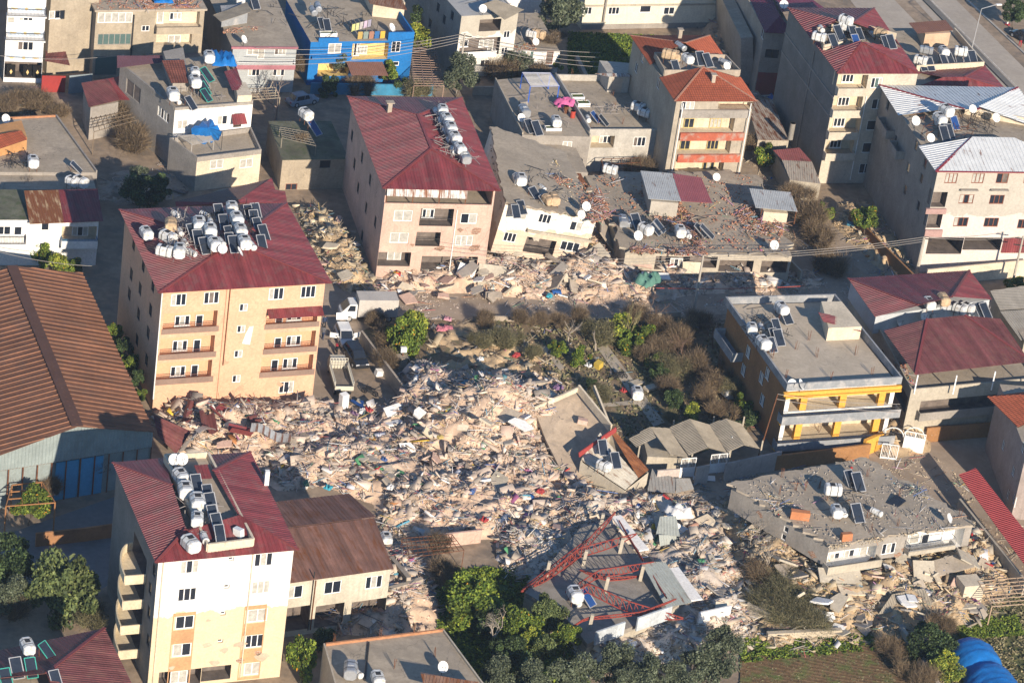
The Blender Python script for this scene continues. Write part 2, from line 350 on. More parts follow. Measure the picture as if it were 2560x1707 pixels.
sheetpoly('far_carriageway', [(2230, -60), (2330, -60), (2600, 210), (2600, 340)], .03, ROADM)
b = MB()
for (x0, y0), (x1, y1) in [((2255, -60), (2600, 292))]:
    a, c = W(x0, y0, .12), W(x1, y1, .12); b.beam(a, c, .9, .24)
tag(b.build('median_kerb', mat('kerb_stone', (.16, .15, .135), rough=.95)), kind='structure')
b = MB(); a, c = W(2352, -60, .08), W(2600, 170, .08); b.beam(a, c, .3, .16); tag(b.build('road_kerb', mat('kerb_light', (.4, .37, .32))), kind='structure')
b = MB()
m2 = mat('lane_paint', (.55, .53, .48), var=.5, scale=2)
a, c = W(2268, -60, .04), W(2600, 275, .04); n = (c-a).normalized()
b.beam(a, c, .12, .01)
tag(b.build('lane_marking', m2), kind='structure')
sheetpoly('alley', [(770, 620), (870, 640), (2130, 640), (2130, 770), (1700, 790), (1160, 800), (1090, 880), (1000, 960), (960, 960), (880, 820), (800, 1100), (640, 1150), (700, 900)], .012, ALLEY)
sheetpoly('side_street', [(2010, 560), (2140, 520), (2330, 700), (2180, 700)], .010, ALLEY)
sheetpoly('yard', [(0, 1340), (290, 1240), (330, 1430), (200, 1500), (0, 1480)], .012, mat('yard_asphalt', (.17, .17, .17), var=.2, scale=.2))
sheetpoly('street', [(1740, 1170), (2560, 1080), (2560, 1330), (2150, 1200), (1800, 1240), (1560, 1290)], .014, ALLEY)
sheetpoly('garden', [(900, 830), (960, 800), (1180, 800), (1700, 790), (1830, 860), (1920, 1060), (1690, 1160), (1500, 1120), (1390, 960), (1200, 900), (1010, 930)], .02, SOIL)
sheetpoly('lawn', [(1420, 82), (1640, 92), (1640, 240), (1420, 240)], .02, GRASSM)
sheetpoly('orchard_ground', [(1090, 1420), (1330, 1420), (1480, 1720), (1100, 1760)], .02, GRASSM)
sheetpoly('grass_verge', [(1880, 1590), (2260, 1560), (2330, 1760), (1850, 1760)], .02, GRASSM)
sheetpoly('meadow', [(2330, 1560), (2570, 1480), (2640, 1760), (2330, 1760)], .022, mat('meadow', (.13, .13, .05), rough=1, var=.4, scale=.5, fine=.3, bump=1, stain=(.07, .10, .03)))
# ploughed field with real furrows
b = MB(); A, Bp, Cc, D = W(1850, 1645), W(2200, 1610), W(2330, 1780), W(1850, 1800); n = 46
for i in range(n):
    for k, (t0, t1, z0, z1) in enumerate(((0, .5, .03, .16), (.5, 1, .16, .03))):
        a0 = A.lerp(D, (i+t0)/n); a1 = A.lerp(D, (i+t1)/n); b0 = Bp.lerp(Cc, (i+t0)/n); b1 = Bp.lerp(Cc, (i+t1)/n)
        b.quad(a1+Vector((0, 0, z1)), b1+Vector((0, 0, z1)), b0+Vector((0, 0, z0)), a0+Vector((0, 0, z0)))
tag(b.build('ploughed_field', FIELDM), kind='structure')
# garden path
PATHM = mat('path_concrete', (.42, .36, .28), var=.2)
sheetpoly('garden_path', [(1492, 868), (1518, 862), (1662, 1056), (1634, 1066)], .12, PATHM); sheetpoly('side_path', [(1352, 868), (1366, 864), (1412, 918), (1400, 926)], .12, PATHM); sheetpoly('cross_path', [(1500, 1008), (1590, 1000), (1594, 1010), (1502, 1018)], .11, PATHM)
# ================================================================ BUILDINGS
PEACH = plaster('peach_paint', (.62, .37, .235), var=.1, streak=.2)
PINKP = plaster('pink_paint', (.55, .375, .295), var=.16, streak=.5, crack=.5)
CREAM = plaster('cream_paint', (.60, .51, .38), streak=.2)
CREAMR = plaster('weathered_cream', (.42, .37, .29), streak=.5)
WHITEP = plaster('white_paint', (.74, .72, .68), var=.08, streak=.15)
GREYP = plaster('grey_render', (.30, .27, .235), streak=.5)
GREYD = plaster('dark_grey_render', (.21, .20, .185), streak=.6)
BEIGE = plaster('beige_render', (.36, .30, .22), streak=.4)
INT = plaster('loggia_wall', (.58, .48, .34))
MRAIL = mat('railing_brown', (.14, .05, .035), rough=.6, bump=0)
def plaster_patch(face, pts, m=None, seed=1):
    g = random.Random(seed)
    for x, y, r_ in pts:
        u, z = face.px(x, y); b = MB(); n = 9; b.quad(*[face.P(u+math.cos(6.283*i/n)*r_*g.uniform(.5, 1.2), z+math.sin(6.283*i/n)*r_*.7*g.uniform(.4, 1.1), .013) for i in range(n)]); b.uv[0] = [(p_[0], p_[2]) for p_ in b.v]; b.build('fallen_plaster', m or BRK, face.b.root)
BRK = mat('bare_brick', (.34, .18, .11), brick=(.4, .36, .3), var=.3)
# ---- peach apartment block
B = Bld('apartment_building', 'peach five-storey apartment block with maroon hipped roof crowded with water tanks, left of the rubble', 'building', [(396, 733), (830, 708), (717, 507), (298, 524)], 14.2, inset=.55, wall=PEACH, mats=(mat('peach_loggia', (.64, .36, .21), var=.08, bump=.1),))
F = B.F
for x, y, p in [(447, 750, 'cdd'), (529, 745, 'dxd'), (691, 735, 'cdd'), (771, 730, 'ddd'), (716, 968, 'ddc')]: F.win(x, y, 1.55, 1.35, p)
for x, y in [(609, 769), (603, 823), (596, 885), (591, 947)]: F.win(x, y, .95, .9, 'dc')
LG = []
for (x0, y0), (x1, y1), wn, dr, r in [((410, 784), (540, 824), (455, 800), (497, 806), 1), ((402, 846), (533, 888), (449, 862), (491, 867), 1), ((393, 908), (526, 950), (444, 926), (485, 930), 1), ((668, 776), (791, 812), (735, 787), (697, 797), 0), ((664, 834), (785, 874), (733, 850), (693, 862), 0), ((655, 894), (779, 932), (724, 906), (685, 917), 0)]:
    u0, u1, z0, z1 = F.pxhole((x0, y0), (x1, y1), 1.1)
    F.win(*wn, 1.55, 1.2, 'dcd', off=-1.1); F.win(*dr, .85, 1.9, 'd', off=-1.1)
    railing(B.root, F.P(u0, z0, .02), F.P(u1, z0, .02), .85, MRAIL); F.band(x0-6, y1-1, x1+6, y1+3, mat('balcony_edge', (.25, .17, .13)), .08, name='balcony_edge')
a = MB(); u0, z = F.px(667, 778); u1, z2 = F.px(803, 778); sheet(a, [F.P(u0, z-.3, 1.1), F.P(u1, z-.3, 1.1), F.P(u1, z+.25, .01), F.P(u0, z+.25, .01)], .2, .03); a.build('awning', MAROON, B.root)
for x, y in [(334, 610), (358, 664), (382, 714), (328, 686), (350, 722), (376, 775), (323, 735), (346, 785), (370, 832), (366, 900), (342, 850)]:
    B.L.win(x, y, 1.2, 1.45, 'dd', fm=DARKM)
def pipe(face, x, y, z0, z1, m=WHITEF, off=.08, r=.06):
    u, _ = face.px(x, y); b = MB(); b.tube(face.P(u, z0, off), face.P(u, z1, off), r, 6); return b.build('downpipe', m, face.b.root)
pipe(F, 404, 745, 1.5, 13.9); pipe(F, 567, 735, 1, 13.9, PEACH); pipe(F, 574, 735, 5, 13.9, RUSTM)
m = MB(); u, z = F.px(618, 845); m.quad(F.P(u-.5, z-.6, .012), F.P(u+.35, z-.8, .012), F.P(u+.55, z+1.4, .012), F.P(u+.1, z+1.3, .012), F.P(u-.2, z+.5, .012)); m.build('paint_patch', WHITEP, B.root)
B.build()
ap = (583, 606, 16.1); e = [(396, 733, 14.25), (830, 708, 14.25), (717, 507, 14.25), (298, 524, 14.25)]
r = roof(B.root, [[e[0], e[1], ap], [e[1], e[2], ap], [e[2], e[3], ap], [e[3], e[0], ap]], MAROON, caps=[(e[i], ap) for i in range(4)], capm=MARCAP)
PEACHB = B; plaster_patch(B.F, [(560, 905, .5), (700, 960, .5)], mat('peach_stain', (.50, .30, .19)), 2)
# ---- pink leaning building
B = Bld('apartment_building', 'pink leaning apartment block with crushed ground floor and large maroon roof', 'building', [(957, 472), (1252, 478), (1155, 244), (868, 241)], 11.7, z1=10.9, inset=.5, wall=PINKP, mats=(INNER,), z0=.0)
B.z1 = 9.3
for f in B.faces: f.z1 = 9.3
F = B.F
for x, y, w_, h_, p in [(1008, 540, 2.1, 1.4, 'cc'), (998, 595, 2.1, 1.3, 'cc'), (1172, 547, 1.9, 1.3, 'dc'), (1160, 602, 2.0, 1.3, 'ccc')]: F.win(x, y, w_, h_, p, fm=WHITEF)
for a_, c_, dp in [((1053, 521), (1130, 566), 1.4), ((1042, 580), (1098, 616), 1.4), ((944, 630), (1024, 666), 1.6), ((1055, 640), (1190, 680), 2.2)]:
    u0, u1, z0, z1 = F.pxhole(a_, c_, dp)
    if c_[0] < 1150 and a_[0] > 1000: railing(B.root, F.P(u0, z0, .03), F.P(u1, z0, .03), .95, DARKM)
F.win(1070, 532, 1.4, 1.1, 'dcd', off=-1.4); F.win(985, 638, 1.6, 1.2, 'cc', off=-1.6)
for x, y in [(880, 340), (905, 395), (925, 450), (895, 470), (915, 520), (938, 555), (905, 590), (886, 410)]: B.L.win(x, y, 1.1, 1.4, 'dc', fm=DARKM)
pipe(F, 1133, 600, 1, 9, WHITEF)
B.build()
for k in range(5): b = MB(); u = .2+(F.L-.4)*k/4; b.beam(F.P(u, 9.3, -.2), F.P(u, 11.7, -.2), .12); b.build('post', RUSTM, B.root)
b = MB(); sheet(b, [F.P(.1, 10.75, .35), F.P(F.L-3.2, 10.55, .35), F.P(F.L-3.2, 11.5, .1), F.P(.1, 11.5, .1)], .25, .03); b.build('valance', mat('galvanised_sheet', (.42, .43, .42), rough=.5, rust=.5, metal=.2), B.root)
b = MB()
for i in (1, 2, 3):
    f = B.faces[i]; b.obox(f.P(0, 9.31, 0), f.d*(f.L-.2), -f.n*.2, (0, 0, 2.35))
b.obox(F.P(0, 9.31, 0), F.d*(F.L-.2), -F.n*.2, (0, 0, .35)); b.obox(F.P(0, 9.31, -2.5), F.d*(F.L-3), -F.n*.2, (0, 0, 2.3))
b.build('attic_wall', PINKP, B.root)
fa, ba = (1078, 372, 13.4), (1044, 287, 13.4); e = [(957, 472, 11.7), (1252, 478, 11.7), (1155, 244, 11.7), (868, 241, 11.7)]
roof(B.root, [[e[0], e[1], fa], [e[1], e[2], ba, fa], [e[2], e[3], ba], [e[3], e[0], fa, ba]], MAROON, caps=[(e[0], fa), (e[1], fa), (e[2], ba), (e[3], ba), (fa, ba)], capm=MARCAP)
b = MB(); p = W(972, 285, 12.4); b.box(p+Vector((0, 0, .7)), (.5, .5, 1.4), .35); b.box(p+Vector((0, 0, 1.5)), (.95, .8, .1), .35); b.build('chimney', CONC2, B.root); PINKB = B
plaster_patch(PINKB.F, [(1100, 622, .6), (1190, 575, .8), (1185, 620, .9), (1030, 612, .4), (1150, 575, .4)], seed=5); plaster_patch(PINKB.F, [(1015, 575, .7), (970, 612, .6)], CREAMR, 6)
# ---- red tiled block
TILE = mat('clay_tile', (.40, .105, .05), rough=.85, tile=True, var=.18, scale=.5, bump=.1)
TILECAP = mat('tile_ridge', (.40, .20, .13), var=.3, scale=3)
B = Bld('apartment_building', 'slim four-storey block with orange clay tile roof and red balcony bands', 'building', [(1687, 254), (1893, 254), (1775, 89), (1575, 89)], 12, inset=.35, wall=plaster('grey_cream', (.37, .32, .25), streak=.6), mats=(INT,))
F = B.F
u0, u1, z0, z1 = F.pxhole((1797, 256), (1880, 273), 1.3); F.win(1720, 265, 1.7, 1.1, 'dcc')
F.rail(1799, 274, 1870, 274, MRAIL, .6)
for a_, c_ in [((1706, 294), (1832, 330)), ((1698, 350), (1823, 384)), ((1690, 404), (1806, 432))]: F.pxhole(a_, c_, 1.2)
YF = mat('yellow_frame', (.45, .36, .15), bump=0)
for x, y, p in [(1722, 307, 'dd'), (1788, 307, 'ccc'), (1712, 361, 'dd'), (1781, 361, 'ddd'), (1770, 416, 'dcd')]: F.win(x, y, 1.3 if len(p) == 2 else 1.5, 1.3, p, fm=YF, off=-1.2)
REDB = plaster('red_band', (.42, .11, .06), var=.25, stain=(.35, .28, .23))
F.band(1700, 331, 1856, 349, REDB, .35, 'balcony_band'); F.band(1694, 385, 1846, 403, REDB, .35, 'balcony_band'); F.band(1702, 274, 1872, 293, GREYP, .3, 'balcony_band')
pipe(F, 1701, 280, .5, 11.8, off=.5); pipe(F, 1872, 270, .5, 11.8, off=.5)
for x, y in [(1606, 145), (1645, 210), (1590, 170)]: B.L.win(x, y, 1.1, 1.3, 'dd')
B.build()
fa, ba = (1758, 168, 13.6), (1713, 108, 13.6)
roof(B.root, [[(1687, 254, 12), (1893, 254, 12), fa], [(1648, 194, 12), (1687, 254, 12), fa], [(1893, 254, 12), (1852, 193, 12), (1842, 192, 12.4), fa],
    [(1575, 89, 12), (1625, 163, 12), (1640, 150, 12.4), (1640, 140, 12.6), ba], [(1775, 89, 12), (1575, 89, 12), ba], [(1815, 147, 12), (1775, 89, 12), ba, (1745, 135, 12.9)]], TILE, 'roof', .3, .04,
    caps=[((1687, 254, 12), fa), ((1893, 254, 12), fa), ((1575, 89, 12), ba), ((1775, 89, 12), ba)], capm=TILECAP, capw=.22)
tb = [W(x, y, 12.2) for x, y in [(1660, 190), (1848, 190), (1812, 152), (1635, 146)]]
b = MB(); b.prism([(p.x, p.y) for p in tb], 11.9, 12.25); 
for i in range(4):
    b.beam(tb[i]+Vector((0, 0, .4)), tb[(i+1) % 4]+Vector((0, 0, .4)), .16, .8)
b.build('tank_deck', CONC2, B.root)
for x, y, z in [(1782, 205, 12.9), (1699, 92, 13)]:
    b = MB(); p = W(x, y, z); b.box(p+Vector((0, 0, .4)), (.45, .45, 1.1), .3); b.box(p+Vector((0, 0, 1)), (.7, .7, .1), .3); b.build('chimney', CONC2, B.root)
# ---- tall block at the top right
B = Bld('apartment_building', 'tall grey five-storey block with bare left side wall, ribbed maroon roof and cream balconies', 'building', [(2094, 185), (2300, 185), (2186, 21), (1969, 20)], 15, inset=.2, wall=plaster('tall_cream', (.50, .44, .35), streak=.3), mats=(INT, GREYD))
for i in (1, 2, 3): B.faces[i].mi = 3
F = B.F
for a_, c_ in [((2096, 188), (2165, 222)), ((2086, 242), (2152, 275)), ((2078, 296), (2147, 331)), ((2067, 352), (2130, 384))]: F.pxhole(a_, c_, 1.3, 1)
for x, y in [(2119, 194), (2108, 253), (2097, 305), (2088, 358)]: F.win(x, y, 1.5, 1.2, 'ddd', off=-1.3)
for x, y, p in [(2192, 208, 'dgc'), (2194, 261, 'dc'), (2181, 314, 'd'), (2170, 370, 'd'), (2162, 422, 'dd')]: F.win(x, y, 1.5, 1.35, p)
for x0, y0, x1 in [(2093, 241, 2158), (2080, 296, 2151), (2070, 350, 2145), (2062, 403, 2135)]: F.balcony(x0, y0, x1, y0, .9, B.wall, .85)
pipe(F, 2158, 280, .5, 12, off=.1); pipe(B.L, 2024, 200, .5, 14, GREYP, r=.08)
for x, y in [(1975, 102), (1968, 150)]: b = MB(); u, z = B.L.px(x, y); b.obox(B.L.P(0, z, .08), B.L.d*B.L.L, -B.L.n*.075, (0, 0, .22)); b.build('floor_ledge', GREYP, B.root)
B.build()
z = 15.05; fa, ba, bb = (2155, 108, 16.7), (2133, 57, 16.7), (2095, 52, 16.6)
roof(B.root, [[(2094, 185, z), (2300, 185, z), fa], [(1969, 20, z), (2094, 185, z), fa, (2062, 120, 15.7), (2043, 78, 15.7), bb], [(2300, 185, z), (2186, 21, z), ba, (2190, 68, 16), (2235, 97, 15.2), (2255, 118, 15.2), fa], [(2186, 21, z), (1969, 20, z), bb, ba]],
     MAROON, sp=.5, h=.05, caps=[((2094, 185, z), fa), ((2300, 185, z), fa), ((2186, 21, z), ba), ((1969, 20, z), bb)], capm=MARCAP, ribw=.18)
b = MB()
for a, c in [((2060, 121), (2042, 78)), ((2060, 121), (2105, 112)), ((2042, 78), (2095, 66)), ((2130, 60), (2240, 92))]: b.beam(W(*a, 15.5), W(*c, 15.5), .15, .9)
b.build('parapet', CREAM, B.root); TRB = B
# ---- low maroon roof block with tank terrace beside the road
B = Bld('building', 'low block beside the road with cluttered tank terrace and maroon hip roof at its front', 'building', [(2260, 222), (2515, 222), (2380, 70), (2210, 70)], 8.5, wall=CREAMR, inset=.1)
B.build(); z = 8.6
roof(B.root, [[(2272, 224, z), (2515, 224, z), (2412, 193, 9.6), (2360, 193, 9.6)], [(2515, 224, z), (2462, 165, z), (2412, 193, 9.6)], [(2462, 165, z), (2290, 180, z), (2360, 193, 9.6), (2412, 193, 9.6)]], MAROON, sp=.5, ribw=.18, caps=[((2515, 224, z), (2412, 193, 9.6)), ((2462, 165, z), (2412, 193, 9.6))], capm=MARCAP)
b = MB(); b.beam(W(2385, 78, 8.9), W(2458, 163, 8.9), .2, .9); b.beam(W(2458, 163, 8.9), W(2290, 172, 8.9), .2, .9); b.build('parapet', CREAM, B.root)
# ---- white ribbed roof block
WSHEET = mat('white_sheet', (.60, .61, .60), rough=.4, var=.12, bump=.05, rust=.08)
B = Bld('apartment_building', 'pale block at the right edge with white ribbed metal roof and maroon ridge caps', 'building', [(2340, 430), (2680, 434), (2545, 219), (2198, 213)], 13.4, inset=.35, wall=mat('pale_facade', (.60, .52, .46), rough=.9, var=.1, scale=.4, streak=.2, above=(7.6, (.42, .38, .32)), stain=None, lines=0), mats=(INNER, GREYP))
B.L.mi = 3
F = B.F
for x, y, p in [(2378, 446, 'ccc'), (2445, 446, 'ccc'), (2506, 446, 'dx'), (2575, 446, 'cc')]: F.win(x, y, 1.5, 1.3, p, fm=BROWNF)
for x, y, p in [(2416, 498, 'cdc'), (2492, 499, 'ddd'), (2402, 555, 'cdd'), (2478, 556, 'ddd'), (2562, 560, 'ddd')]: F.win(x, y, 1.75, 1.2, p, fm=BROWNF)
for x, y in [(2421, 474), (2497, 474)]: b = MB(); u, z_ = F.px(x, y); b.obox(F.P(u-1.1, z_, .5), F.d*2.2, -F.n*.495, (0, 0, .12)); b.build('window_hood', GREYP, B.root)
for x, y in [(2219, 265), (2205, 320), (2238, 350), (2270, 420), (2290, 365), (2312, 410), (2262, 475), (2295, 515), (2303, 447)]: B.L.win(x, y, 1.0, 1.3, 'd', fm=GREYP)
u0, u1, z0, z1 = F.pxhole((2318, 480), (2362, 518), 1.2); F.pxhole((2318, 535), (2350, 570), 1.0)
u0, u1, z0, z1 = F.pxhole((2322, 594), (2402, 635), 4); F.pxhole((2412, 594), (2500, 625), 4)
F.band(2314, 520, 2362, 533, mat('dusty_pink', (.38, .24, .21)), .3); F.band(2312, 573, 2352, 590, mat('dusty_pink', (.38, .24, .21)), .3)
b = MB(); u, z_ = F.px(2510, 594); u2, _ = F.px(2600, 594); sheet(b, [F.P(u, z_-2, .1), F.P(u2, z_-2, .1), F.P(u2, z_, .06), F.P(u, z_, .06)], .3); b.build('roller_shutter', MAROON, B.root)
for x0, y0, w_ in [(2222, 330, 4), (2250, 385, 3)]:
    u, z_ = B.L.px(x0, y0); B.L.bal(u-w_/2, u+w_/2, z_, 1.1, GREYP, .9)
B.build(); z = 13.45
fa, ba = (2430, 345, 14.9), (2443, 275, 14.9); m1 = mat('white_roof_ridge', (.27, .04, .05), bump=0)
roof(B.root, [[(2340, 430, z), (2680, 434, z), (2640, 380, 14.9), (2535, 347, 14.9), fa], [(2296, 365, z), (2340, 430, z), fa, (2360, 357, 14.1)], [(2198, 213, z), (2246, 289, z), (2330, 265, 14.6), (2410, 273, 14.9)], [(2545, 219, z), (2198, 213, z), (2410, 273, 14.9), ba], [(2680, 400, z), (2545, 219, z), ba, (2600, 310, 14.4)]],
     WSHEET, sp=.5, h=.05, ribw=.2, caps=[((2340, 430, z), fa), ((2340, 430, z), (2680, 434, z)), ((2545, 219, z), ba), ((2198, 213, z), (2410, 273, 14.9))], capm=m1)
b = MB(); b.beam(W(2413, 276, 13.9), W(2620, 315, 13.9), .2, 1.0); b.build('parapet', CREAM, B.root); WMB = B
# ---- yellow and grey building
GREYB = plaster('blue_grey_paint', (.25, .26, .27), var=.15, stain=(.4, .38, .36)); ORANGE = plaster('orange_brown', (.30, .15, .06), streak=.2); YEL = plaster('yellow_paint', (.70, .36, .06), var=.1, streak=.05)
B = Bld('apartment_building', 'orange and grey building with two long balconies of yellow pillars and flat beige terrace roof', 'building', [(1966, 975), (2252, 957), (2085, 750), (1812, 757)], 7.8, z1=7.7, inset=.3, wall=ORANGE, top=mat('beige_terrace', (.45, .38, .29), rough=.95, var=.12, scale=.3, stain=(.39, .33, .25), crack=.3), mats=(INT, WHITEP))
F = B.F
F.mi = 3
us = F.L; F.hole(.5, us-.5, 5.0, 7.1, 2.2); F.hole(.5, us-.5, 1.4, 3.7, 2.4)
for x, y in [(1870, 880), (1903, 945), (1858, 925), (1918, 935), (1905, 1000)]: B.L.win(x, y, 1.2, 1.4, 'dcd')
B.build()
B.parapet(.85, .2, GREYB, out=.35); F.band(1962, 990, 2250, 976, YEL, .3)
b = MB(); b.obox(F.P(-.5, 7.05, .36), F.d*(F.L+1), -F.n*.3, (0, 0, .4)); b.obox(F.P(-.5, 3.75, .6), F.d*(F.L+.6), -F.n*.5, (0, 0, .3)); b.obox(F.P(-.5, .5, .6), F.d*(F.L-2), -F.n*.5, (0, 0, .3))
for k in (.14, .5, .86):
    for z0, z1 in ((5, 7.06), (1.4, 3.76)): b.obox(F.P(F.L*k, z0, .02), F.d*.75, -F.n*.5, (0, 0, z1-z0))
b.build('yellow_beam', YEL, B.root)
for z0 in (4.05, .8): F.bal(-.6, F.L+.5, z0, 1.2, GREYB, .85, DARKM, .35)
u0, _ = B.L.px(1812, 840); B.L.bal(.5, 6, 4.05, 1.3, GREYB, .9)
q = [W(x, y, 7.72) for x, y in [(2065, 852), (2148, 848), (2098, 785), (2047, 785)]]
b = MB(); b.prism([(p.x, p.y) for p in q], 7.72, 9.3); b.build('stair_shed', CREAM, B.root)
b = MB(); Z = 9.9; e = [W(2045, 780, 9.6), W(2058, 803, 9.5), W(2153, 828, 8.9), W(2128, 800, 9.0)]; sheet(b, e[::1], .3); b.build('shed_roof', MAROON, B.root)
YELB = B
def rebar(parent, pts, z, h=1.1, n=5, name='rebar'):
    b = MB()
    for x, y in pts:
        p = W(x, y, z)
        for k in range(n):
            q = p+Vector((random.uniform(-.15, .15), random.uniform(-.15, .15), 0)); b.tube(q, q+Vector((random.uniform(-.12, .12), random.uniform(-.12, .12), h*random.uniform(.8, 1.1))), .018, 4, cap=False)
    return b.build(name, RUSTM, parent)
for pt in [(1990, 872), (1965, 944), (2040, 892), (2078, 949), (2139, 887), (2181, 936), (1930, 895), (2022, 850)]: rebar(B.root, [pt], 7.72)
# ---- twin maroon roofs, right
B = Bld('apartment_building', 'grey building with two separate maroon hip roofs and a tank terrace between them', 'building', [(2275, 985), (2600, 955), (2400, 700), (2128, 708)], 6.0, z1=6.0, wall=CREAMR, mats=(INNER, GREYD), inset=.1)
B.F.hole(1.5, B.F.L-.3, 3.2, 4.9, 1.4); B.L.hole(13.2, B.L.L-.5, 3.3, 5.2, .6)
B.F.bal(1.2, B.F.L, 2.9, .8, GREYP, .8)
B.build(); B.parapet(.5, .18, CREAMR, sides=(0, 1, 3))
for x, y in [(2285, 984), (2382, 985), (2478, 975), (2560, 968)]: b = MB(); p = W(x, y, 6.0); b.beam(p, p+Vector((0, 0, 2.3)), .13); b.build('post', WHITEF, B.root)
z = 8.3; fl, fr = (2289, 936, z), (2575, 904, z); a1, a2 = (2318, 797, 9.7), (2413, 788, 9.7)
roof(B.root, [[fl, fr, (2500, 800, 9.3), a2, a1], [(2209, 826, z), fl, a1]], MAROOND, caps=[(fl, a1), (a2, (2575, 900, z))], capm=MARCAP)
z = 8.3; a3, a4 = (2296, 763, 9.8), (2382, 741, 9.8)
roof(B.root, [[(2120, 696, z), (2187, 792, z), a3], [(2424, 676, z), (2120, 696, z), a3, a4], [(2480, 748, z), (2424, 676, z), a4]], MAROON, caps=[((2120, 696, z), a3), ((2424, 676, z), a4)], capm=MARCAP)
b = MB(); p = [W(x, y, 8.25) for x, y in [(2128, 701), (2190, 790), (2474, 750), (2420, 682)]]
b.prism([(q.x, q.y) for q in p], 6.01, 8.25); b.build('attic_wall', mat('glazed_panels', (.45, .47, .48), rough=.5), B.root)
R2B = B
# ---- lower right collapsed flat block
B = Bld('collapsed_building', 'grey flat-roofed block pancaked onto its crushed lower floor, broken balconies at its front', 'building', [(2074, 1366), (2455, 1309), (2160, 1138), (1810, 1208)], 5.4, z0=2.6, z1=5.2, inset=.5, wall=GREYP, mats=(WHITEP,))
F = B.F
u0, u1, z0, z1 = F.pxhole((2062, 1382), (2180, 1420), 1.3); F.pxhole((2272, 1333), (2400, 1375), 1.5)
for x, y, p, o in [(2084, 1391, 'cd', -1.3), (2121, 1383, 'cd', -1.3), (2284, 1345, 'c', -1.5)]: F.win(x, y, 1.2, 1.1, p, off=o)
F.win(2156, 1380, .9, 1.9, 'c', off=-1.3); F.win(2310, 1352, .9, 1.9, 'd', off=-1.5); F.win(2222, 1371, 1.6, 1.3, 'dcd')
for x, y in [(1965, 1323), (1959, 1342)]: B.L.win(x, y, .6, .7, 'd')
B.build(); ragged(B, 5.2, .24, .5, .6, .1, CONC2, seed=8)
u0, z_ = F.px(2066, 1436, 1); F.bal(u0, u0+6.2, z_, 1.1, CREAMR, .7); u0, z_ = F.px(2270, 1390, 1); F.bal(u0, u0+5.5, z_, 1.0, CREAMR, .3, mat('grey_rail', (.3, .3, .3)), .8)
LRB = B
for pt in [(1955, 1192), (2014, 1225), (2047, 1220), (1948, 1235), (2168, 1295), (2250, 1240), (2168, 1190), (1990, 1225), (2400, 1290), (2245, 1315), (2175, 1330)]: rebar(B.root, [pt], 5.42, 1.0)
plaster_patch(LRB.F, [(2180, 1398, .6), (2245, 1385, .5), (2260, 1372, .4)], seed=3); plaster_patch(LRB.L, [(1900, 1285, .5), (2030, 1385, .6)], seed=4)
# ---- middle pancaked slab building
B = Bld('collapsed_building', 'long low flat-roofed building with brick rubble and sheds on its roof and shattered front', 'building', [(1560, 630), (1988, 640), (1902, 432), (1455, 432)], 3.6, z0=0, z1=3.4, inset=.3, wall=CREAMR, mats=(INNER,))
F = B.F
for a_, c_ in [((1640, 640), (1720, 675)), ((1725, 640), (1790, 670)), ((1800, 650), (1880, 680)), ((1905, 652), (1965, 682))]: F.pxhole(a_, c_, 1.5)
F.win(1690, 655, 1.5, 1.1, 'cdc', off=-.5)
B.build(); ragged(B, 3.35, .26, .45, 1.3, .42, CREAMR, seed=5); C3B = B
# ---- leaning cream building
B = Bld('collapsed_building', 'cream building tilted sideways with sheared corner, laundry on its balcony and tilted flat roof', 'building', [(1238, 532), (1474, 538), (1392, 375), (1205, 335)], 6.4, z1=6.2, wall=mat('cream_lean', (.60, .47, .35), rough=.9, var=.14, streak=.3, crack=.5, above=(4.1, (.74, .68, .58))), mats=(INNER, WHITEP))
F = B.F
for x, y, p in [(1281, 556, 'cc'), (1343, 557, 'ddd'), (1263, 614, 'ddd'), (1418, 616, 'ddd'), (1425, 565, 'dc')]: F.win(x, y, 1.5 if x != 1418 else 2.3, 1.2, p, fm=WHITEF)
u0, u1, z0, z1 = F.pxhole((1306, 606), (1377, 645), 1.2); railing(B.root, F.P(u0, z0, .03), F.P(u1, z0, .03), .9, DARKM)
B.build()
ragged(B, 6.2, .25, .25, .5, .12, seed=3)
u0, z_ = F.px(1310, 600); F.bal(F.L*.3, F.L, 3.5, .6, CREAMR, .15)
B.root.rotation_euler = (math.radians(-2), math.radians(8.5), 0); B.root.location.z += .5; plaster_patch(B.F, [(1330, 600, .5), (1290, 640, .7), (1440, 590, .6), (1400, 650, .6)], CREAMR, 11); C2B = B
# ---- flat houses behind it
B = Bld('house', 'flat-roofed house with blue steel pergola and oil drums on its terrace', 'house', [(1305, 338), (1478, 343), (1390, 186), (1236, 200)], 5.0, wall=GREYP, mats=(INNER,), inset=.05)
B.F.win(1418, 365, 1.2, 1.2, 'cc'); B.build(); B.parapet(.3, .15, CREAMR, sides=(3, 1)); C4A = B
B = Bld('house', 'pale grey flat-roofed house with high parapet, roof stair shed and white planters', 'house', [(1474, 326), (1648, 326), (1580, 190), (1389, 187)], 5.6, z1=4.9, wall=plaster('pale_grey', (.42, .39, .34)), mats=(INT,), inset=.05)
F = B.F; F.pxhole((1480, 340), (1533, 370), 1.5); F.win(1512, 348, 1.5, 1.0, 'cdd', off=-1.5); F.win(1599, 355, 1.6, 1.3, 'xdd')
B.build(); B.parapet(.8, .2, B.wall); C4B = B
q = [W(x, y, 4.92) for x, y in [(1517, 231), (1569, 233), (1575, 200), (1492, 193)]]
b = MB(); b.prism([(p.x, p.y) for p in q], 4.92, 7.2); b.build('stair_shed', B.wall, B.root); b = MB()
